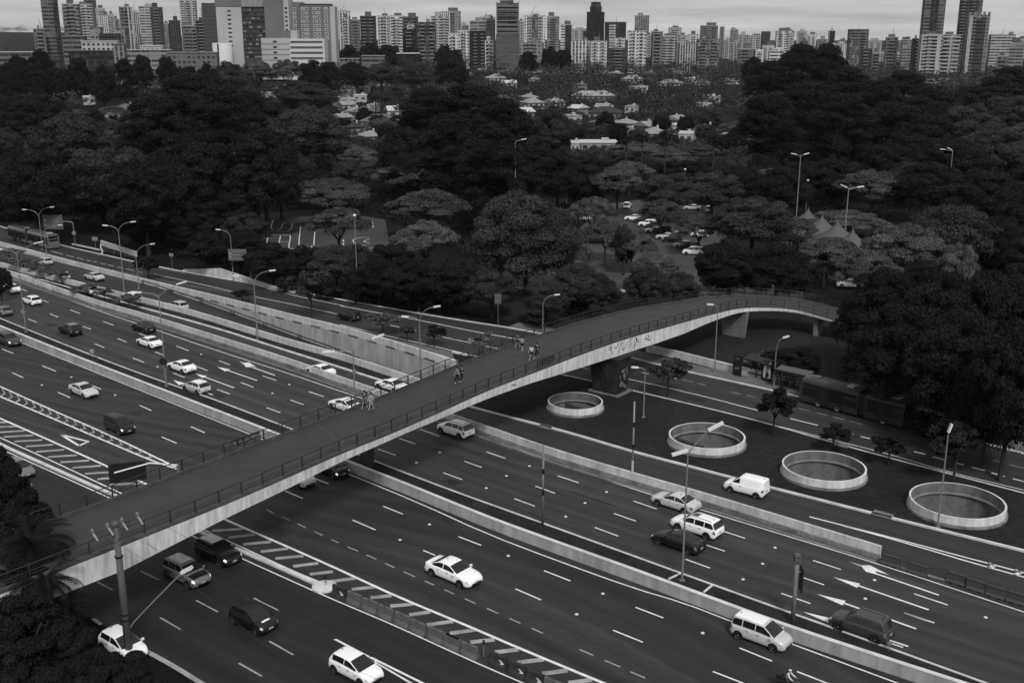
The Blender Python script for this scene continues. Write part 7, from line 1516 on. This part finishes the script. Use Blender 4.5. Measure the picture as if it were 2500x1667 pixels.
for k in range(4):
    y0 = 281 + 36 * k; win(an, 2024, 2238, y0, y0 + 15, WM, -.06, 'window_band'); win(an, 1828, 2020, y0 + 18, y0 + 21, WG, .52, 'ledge', .3); win(an, 1908, 1932, y0 - 1, y0 + 11, WD, .52)
    for q in range(14): win(an, 2026 + q * 15.2, 2027.5 + q * 15.2, y0, y0 + 15, WW, -.12, 'mullion', .06)
st_ = thing('stair_tower', 'rounded white stair tower with one dark vertical slit, at the foot of the hospital slab', 'building', (hx(1540), HY - 14, terrain(hx(1540), HY))); rs_ = (hx(1605) - hx(1475)) / 2
MB().lathe((0, 4, 0), [(rs_, -1), (rs_, hz(295) - st_.location[2]), (.05, hz(295) - st_.location[2])], 36).build('wall', mat('stair_white', .46, .8, .2), st_, True); win(st_, 1523, 1533, 300, 460, WD, 4 - rs_, 'slit_window', .5)
# -- low long buildings among the trees at the left
def lowb(reg, x0, x1, yt, yb, D, wt, rt, label, style='bands', canopy=False):
    a, ty = zz(reg, x0, yt); c, by = zz(reg, x1, yb); g_ = G((a + c) / 2, by)
    if by > 165 and g_[1] < 1200: D = g_[1]
    p = PY((a + c) / 2, ty, D); zb = PY((a + c) / 2, by, D)[2]; z0 = min(zb, terrain(p[0], D)); w = (c - a) / FPX * D; t = thing('low_building', label, 'building', (p[0], D, z0), math.atan2(-p[0], D) * .6, 'low buildings among the trees')
    b = MB(); uvbox(b, (0, 7), (w, 14), 0, p[2] - z0); b.build('wall', fac(style, wt), t); MB().box((0, 7, p[2] - z0 + .2), (w * 1.03, 15, .45)).build('roof_slab', mat('slab_roof', TONE[rt], .8, .2), t); return t
lowb('R1', 62, 400, 380, 470, 610, 'light', 'white', 'flat-roofed white building behind pointed dark trees at the left edge', 'bands')
lowb('R1', 430, 565, 252, 345, 760, 'grey', 'mid', 'plain grey box building left of the long low roofs')
lowb('R1', 565, 790, 285, 345, 740, 'light', 'white', 'low pale building with domed roof details, left of centre in the forest edge', 'grid')
lowb('R1', 480, 775, 350, 415, 700, 'dark', 'grey', 'long dark pavilion with a thin pale roof edge', 'glass')
lowb('R1', 775, 840, 305, 415, 690, 'mid', 'mid', 'plain mid-grey block at the end of the long dark pavilion', 'fins')
lowb('R1', 840, 1150, 345, 415, 720, 'mid', 'light', 'long low grey building left of the stair tower', 'bands'); lowb('R1', 965, 1105, 318, 350, 740, 'light', 'white', 'small pale storey on top of the long low grey building', 'grid'); lowb('R1', 1150, 1470, 362, 420, 715, 'grey', 'mid', 'long low grey building touching the stair tower', 'grid')
lowb('R1', 615, 680, 190, 260, 800, 'mid', 'mid', 'grey box standing above the low roofs at the left', 'grid'); lowb('R1', 680, 805, 235, 260, 790, 'dark', 'dark', 'low dark slab roof between two grey boxes', 'bands'); lowb('R1', 790, 858, 195, 265, 800, 'mid', 'mid', 'plain grey box beside the dark trees, left of the hospital', 'fins'); lowb('R1', 0, 250, 360, 400, 660, 'grey', 'light', 'long low roof at the left edge behind the flat white building', 'bands')
lowb('R2', 390, 540, 368, 425, 760, 'black', 'white', 'modern white-roofed building with a dark open front, right of the hospital', 'glass'); lowb('R2', 150, 300, 385, 420, 780, 'grey', 'mid', 'low grey roof behind a leaning white wall, right of the hospital', 'bands'); lowb('R2', 220, 268, 418, 480, 700, 'white', 'white', 'bright blank white wall among dark trees, right of the hospital', 'fins'); lowb('R2', 0, 130, 405, 440, 780, 'grey', 'mid', 'long grey low block at the foot of the hospital wing', 'grid')
lowb('R2', 1240, 1300, 418, 432, 1050, 'white', 'white', 'small bright flat roof below the netted tower', 'bands'); lowb('R2', 1395, 1510, 388, 420, 1000, 'grey', 'grey', 'grey box building left of the ribbed white block', 'bands'); lowb('R2', 1420, 1480, 435, 452, 1050, 'white', 'white', 'small white house front below the grey box building', 'grid'); lowb('R3', 315, 405, 545, 580, 620, 'white', 'white', 'bright white low house among trees at the left of the right grove', 'grid'); lowb('R3', 1380, 1505, 575, 600, 620, 'white', 'light', 'white low wall line glimpsed in the right forest', 'bands')
# -- houses of the garden quarter
RM = {'tile': mat('roof_tiles', .11, .85, .15, noise=[((.5, .5, .5), .7, 1.25), ((5, 5, 5), .8, 1.2)]), 'pale': mat('pale_roof', .24, .8, .2, noise=[((.5, .5, .5), .8, 1.15)]), 'white': mat('white_roof', .45, .7, .2), 'dark': mat('dark_roof', .035, .85, .2, noise=[((.5, .5, .5), .7, 1.3)])}
WALLM = {'white': mat('house_white', .36, .8, .2, noise=[((.4, .4, .4), .85, 1.08)]), 'pale': mat('house_pale', .22, .8, .2, noise=[((.4, .4, .4), .8, 1.1)])}
HOUSES = []
def house(px, by, wpx, hm, style, wm, rm, label, dpt=11, rz=None):
    p = G(px, by); dep = p[1] * CT + CAM_H * ST; w = wpx / FPX * dep * .85; hm *= .85; r = random.Random(int(px + by)); t = thing('garden_house', label, 'house', (p[0], p[1] + dpt / 2, p[2] - .2), rz if rz is not None else r.uniform(-.5, .5), 'houses of the garden quarter')
    MB().box((0, 0, hm / 2), (w, dpt, hm)).build('wall', WALLM[wm], t)
    if style == 'flat': rf = MB().box((0, 0, hm + .2), (w * 1.04, dpt + .6, .4)).build('roof', RM[rm], t); MB().box((w * .2, 1, hm + .9), (w * .2, 2.5, 1.1)).build('water_tank', WALLM['white'], rf)
    else:
        o = .7; rh = min(w, dpt) * .26; x, y = w / 2 + o, dpt / 2 + o; ri = max(0.2, x - y * (1 if style == 'hip' else 0)); b = MB(); b.add([(-x, -y, hm), (x, -y, hm), (x, y, hm), (-x, y, hm), (-ri if style == 'hip' else -x, 0, hm + rh), (ri if style == 'hip' else x, 0, hm + rh), (-x, -y, hm - .2), (x, -y, hm - .2), (x, y, hm - .2), (-x, y, hm - .2)], [(0, 1, 5, 4), (1, 2, 5), (2, 3, 4, 5), (3, 0, 4), (0, 6, 7, 1), (1, 7, 8, 2), (2, 8, 9, 3), (3, 9, 6, 0)]); rf = b.build('roof', RM[rm], t)
        MB().box((w * .22, dpt * .12, hm + rh * .9), (.8, .8, 1.6)).build('chimney', WALLM['white'], rf)
        if style == 'gable': MB().add([(-x + .6, -dpt / 2, hm), (-x + .6, dpt / 2, hm), (-x + .6, 0, hm + rh * .9)], [(0, 1, 2)]).build('gable', WALLM[wm], t)
    n = max(2, int(w / 3.2))
    for k in range(n):
        f = MB().box(((k + .5) / n * w - w / 2, -dpt / 2 - .03, hm * .6), (w / n * .5, .1, min(1.5, hm * .35))).build('window', WM, t)
    if hm > 5:
        for k in range(n): MB().box(((k + .5) / n * w - w / 2, -dpt / 2 - .03, hm * .2), (w / n * .45, .1, 1.6)).build('window', WD, t)
    HOUSES.append((px, by, wpx, p[1], hm)); return t
for a in [(245, 222, 92, 6, 'flat', 'white', 'pale', 'wide pale house with an arched white roof line, in the left forest'), (208, 258, 36, 5, 'flat', 'white', 'white', 'small white house glimpsed in the left forest, below the wide pale one'), (300, 290, 60, 5, 'hip', 'pale', 'tile', 'house with tiled roof mostly hidden in the left forest'), (265, 300, 34, 5, 'flat', 'white', 'white', 'white house corner glimpsed beside the tiled roof in the left forest'),
          (660, 250, 60, 6, 'flat', 'white', 'white', 'bright white house seen through crowns below the hospital annex'), (690, 236, 60, 5, 'hip', 'pale', 'pale', 'pale-roofed house behind crowns, right of the bright one'), (845, 236, 56, 6, 'hip', 'pale', 'tile', 'large hip-roofed house, highest of the roofs right of the left forest'), (880, 232, 34, 5, 'flat', 'white', 'white', 'white flat house right of the highest hipped roof'), (838, 262, 52, 5, 'hip', 'white', 'pale', 'hip-roofed house under the highest hipped roof'), (885, 296, 60, 5, 'hip', 'pale', 'tile', 'tiled hip-roofed house beside two palms'), (862, 290, 36, 4.5, 'hip', 'white', 'pale', 'small hipped house left of the white tent-like roof'),
          (962, 290, 46, 5, 'gable', 'white', 'white', 'house with a bright white gable roof right of the palms'), (925, 316, 108, 4.5, 'hip', 'pale', 'tile', 'long tiled house with a white chimney in front of the palms'), (900, 352, 52, 4, 'hip', 'white', 'pale', 'low white house nearest in the left row of houses'), (862, 335, 44, 5, 'hip', 'pale', 'dark', 'house with dark roof at the left end of the row of houses'),
          (1450, 248, 120, 4, 'hip', 'pale', 'pale', 'long pale-roofed house among trees right of the central grove'), (1245, 222, 30, 6, 'gable', 'white', 'white', 'narrow white gabled house behind the central grove'), (1300, 268, 50, 4.5, 'hip', 'white', 'pale', 'pale hipped roof behind the central grove, below the long pale-roofed house'), (1395, 304, 44, 4.5, 'flat', 'white', 'pale', 'small pale house left of the skylight roof'), (1480, 294, 90, 4.5, 'hip', 'pale', 'dark', 'house with a broad dark roof and pale skylights'),
          (1462, 370, 105, 4, 'flat', 'pale', 'white', 'long low white house behind the palms, nearest at the car park'), (1405, 378, 24, 5, 'flat', 'white', 'white', 'narrow bright white wall left of the long low house'), (1540, 352, 60, 5, 'hip', 'pale', 'tile', 'tiled house behind the row of palms'), (1600, 352, 60, 5, 'hip', 'white', 'pale', 'pale hipped house between two tall palms'), (1680, 350, 40, 4.5, 'flat', 'white', 'white', 'white house with flat roof left of the pale big house'), (1725, 345, 70, 5, 'hip', 'pale', 'dark', 'house with dark roof next to the pale big house'), (1800, 372, 85, 5, 'gable', 'white', 'pale', 'white gabled house with cypresses, in front of the pale big house'),
          (1910, 352, 95, 8, 'flat', 'pale', 'pale', 'big pale two-storey house behind the round-headed palm'), (2135, 388, 44, 6, 'hip', 'white', 'pale', 'white hipped house among dark trees, right'), (2140, 372, 24, 7, 'flat', 'white', 'white', 'bright white attic behind the hipped house at the right'), (1545, 205, 60, 4.5, 'hip', 'white', 'pale', 'hipped pale house below the white ribbed tower'), (1640, 218, 70, 5, 'hip', 'white', 'pale', 'pale roofs left of the right grove, under the skyline'), (1740, 252, 34, 5, 'flat', 'white', 'white', 'small white house before the right grove'), (1722, 270, 30, 4.5, 'flat', 'white', 'white', 'small low white house, second before the right grove'), (1180, 180, 40, 5, 'flat', 'white', 'white', 'small white house below the dark netted tower, left'), (1210, 205, 50, 5, 'hip', 'white', 'pale', 'pale-roofed house left of the narrow white gabled one'), (1560, 228, 40, 5, 'flat', 'white', 'white', 'white cube house under crowns, right of the long pale-roofed house'), (1500, 188, 44, 5, 'flat', 'white', 'white', 'white low house at the foot of the windowed white tower'), (1690, 205, 40, 5, 'flat', 'white', 'white', 'white low house left of the grove, near the skyline'), (1660, 330, 36, 5, 'flat', 'white', 'white', 'little white house left of a palm stem, in the garden quarter')]:
    house(*a)
hr = random.Random(14); k_ = 0
while k_ < 30:                                              # many small roofs showing between the crowns
    px, by = (hr.uniform(1130, 1720), hr.uniform(182, 330)) if hr.random() < .68 else (hr.uniform(825, 1010), hr.uniform(195, 320))
    if any(abs(px - q[0]) < q[2] * .5 + 18 and abs(by - q[1]) < 11 for q in HOUSES): continue
    rm_ = hr.choice(('pale', 'pale', 'tile', 'white')); house(px, by, hr.uniform(24, 44) * (.6 + by / 700), hr.uniform(4, 5.5), hr.choice(('hip', 'gable', 'flat')), hr.choice(('white', 'pale')), rm_, 'small roof glimpsed between the crowns of the garden quarter', hr.uniform(8, 12), hr.uniform(-.8, .8)); k_ += 1
for px, by, ty, lb in ((1797, 378, 352, 'dark cypress in front of the white gabled house, left'), (1815, 378, 354, 'thin dark cypress in front of the white gabled house, right'), (898, 362, 340, 'dark cypress before the low white house')):
    b = G(px, by); h = max(4, PY(px, ty, b[1])[2] - b[2]); tree_at(b[0], b[1], b[2], 'cypress', 2.6, h, lb)

# -- trees filling the garden quarter: each one a thing up to 640 m, one canopy mass beyond
def hidden_house(x, y, w, h, z0):
    pt = proj((x, y, z0 + h)); wp = w / 2 / y * FPX
    for hp, hb, hw, hy, hm in HOUSES:
        if y < hy + 4 and abs(pt[0] - hp) < wp * .55 + hw * .36 and pt[1] < hb - .5 * hm / hy * FPX: return True
        if abs(x - (hp - CX) / FPX * hy) < w / 2 + hw / FPX * hy / 2 and abs(y - hy - 5) < w / 2 + 6: return True
    return False
lob = []; glob_ = []
def low_green(x, y, z0):
    """garden shrubs and low crowns in front of a house, no higher than leaves its upper half in sight"""
    for _ in range(5):
        x2, y2 = x + fill.uniform(-7, 7), y + fill.uniform(-7, 7); h = fill.uniform(3, 8); w = fill.uniform(4, 8)
        for hp, hb, hw, hy, hm in HOUSES:
            u_ = proj((x2, y2, z0))[0]
            if abs(x2 - (hp - CX) / FPX * hy) < w / 2 + hw / FPX * hy / 2 and abs(y2 - hy - 5) < w / 2 + 6: h = 0
            if y2 < hy + 4 and abs(u_ - hp) < hw * .45 + w / y2 * FPX * .4: h = min(h, PY(u_, hb - .62 * hm / hy * FPX, y2)[2] - z0)
        if h > .8:
            for q in range(3): glob_.append((x2 + fill.uniform(-1.5, 1.5), y2 + fill.uniform(-1.5, 1.5), z0 + h * .5, w * .45, w * .45, h * .5))
fill = random.Random(21); cnt = 0; pts_ = list(PLACED); BIN = {}
def binadd(q): BIN.setdefault((int(q[0] // 30), int(q[1] // 30)), []).append(q)
def clash(x, y, r, f):
    i, j = int(x // 30), int(y // 30)
    return any(math.hypot(x - q[0], y - q[1]) < (r + q[2]) * f for di in (-1, 0, 1) for dj in (-1, 0, 1) for q in BIN.get((i + di, j + dj), []))
for q in pts_: binadd(q)
FL = {'umbrella': 'umbrella-crowned tree among the roofs of the garden quarter', 'round': 'rounded mid-grey tree among the roofs of the garden quarter', 'round_dark': 'dark rounded tree among the roofs of the garden quarter'}
Y = 275.0
while Y < 540:
    n = int(1.02 * Y / 17)
    for k in range(n):
        x = (k + fill.random()) / n * 1.06 * Y - .53 * Y; y = Y + fill.uniform(-6, 6); kd = fill.choices(('umbrella', 'round', 'round_dark'), (4, 3, 4))[0]; w = fill.uniform(12, 21) if kd == 'umbrella' else fill.uniform(9, 15); h = {'umbrella': fill.uniform(8.5, 12), 'round': fill.uniform(8, 13), 'round_dark': fill.uniform(9, 14)}[kd]; z0 = terrain(x, y)
        if inpoly(x, y, [tuple(p[:2]) for p in park]) or clash(x, y, w / 2, .72): continue
        if hidden_house(x, y, w, h, z0):
            low_green(x, y, z0)
            if fill.random() < .62: continue
            w, h = w * .85, h * .8
        binadd((x, y, w / 2, h)); cnt += 1; tree_at(x, y, z0 - .1, kd, w, h, FL[kd], 'trees of the garden quarter')
    Y += 15
# beyond: crowns too far and too many to count, one mass of clumps
Y = 540.0
while Y < 1500:
    n = int(1.1 * Y / 15)
    for k in range(n):
        x = (k + fill.random()) / n * 1.16 * Y - .58 * Y; y = Y + fill.uniform(-8, 8); r = fill.uniform(5, 10); h = fill.uniform(8, 14) + (4 if fill.random() < .2 else 0); z0 = terrain(x, y)
        if clash(x, y, r, .5): continue
        if hidden_house(x, y, 2 * r, h, z0):
            low_green(x, y, z0)
            if fill.random() < .6: continue
            h *= .85
        if abs(y - HY) < 34 and hx(1380) - 4 < x < hx(2290): continue
        for q in range(5): a = fill.random() * 6.28; lob.append((x + r * .5 * math.cos(a), y + r * .5 * math.sin(a), z0 + h * fill.uniform(.55, .82), r * .55, r * .55, h * .2))
    Y += 15
for k in range(420):                                         # wooded hill on the far left horizon
    y = fill.uniform(1500, 4300); x = -y * fill.uniform(.36, .62); z0 = terrain(x, y); r = fill.uniform(8, 22)
    lob.append((x, y, z0 + r * .35, r, r, r * .5))
me = leaf_mesh('distant_canopy', lob, 380000, .85, M['leaf'], .8, .3); struct(obj('distant_canopy', me), 'stuff')
struct(obj('garden_greenery', leaf_mesh('garden_greenery', glob_, 150000, .45, M['leaf'], .7, .3)), 'stuff')
# low planting hiding the ground under the near forest
lob = []
for k in range(2600):
    Y = fill.uniform(150, 480); x = fill.uniform(-.56, .56) * Y; u_, v_ = proj((x, Y, 0))
    if v_ > 690 or inpoly(x, Y, [tuple(p[:2]) for p in park]) or inpoly(x, Y, [tuple(p[:2]) for p in trk]) or inpoly(x, Y, [tuple(p[:2]) for p in road2]): continue
    if inpoly(x, Y, [tuple(p[:2]) for p in FN] + [(300, 400), (300, 0), (-300, 0), (-400, 400)]) : continue
    if min(np.linalg.norm(FN[:, :2] - [x, Y], axis=1)) < 9: continue
    lob.append((x, Y, .5, fill.uniform(1, 3), fill.uniform(1, 3), fill.uniform(.5, 1.3)))
if lob: struct(obj('undergrowth', leaf_mesh('undergrowth', lob, 90000, .4, M['leafdark'], .9, .3)), 'stuff')

# ------------------------------------------------------------------ the air of the place: thin even haze
hz_b = MB().box((0, 1480, 75), (3400, 3140, 160)); hz_o = hz_b.build('haze', None or bpy.data.materials.new('haze_air')); hm = hz_o.data.materials[0]; hm.use_nodes = True; ht = hm.node_tree; ht.nodes.clear()
pv_ = ht.nodes.new('ShaderNodeVolumePrincipled'); pv_.inputs['Color'].default_value = (.9, .9, .9, 1); pv_.inputs['Density'].default_value = .000026; pv_.inputs['Anisotropy'].default_value = 0.2
ho = ht.nodes.new('ShaderNodeOutputMaterial'); ht.links.new(pv_.outputs[0], ho.inputs['Volume']); struct(hz_o, 'stuff')
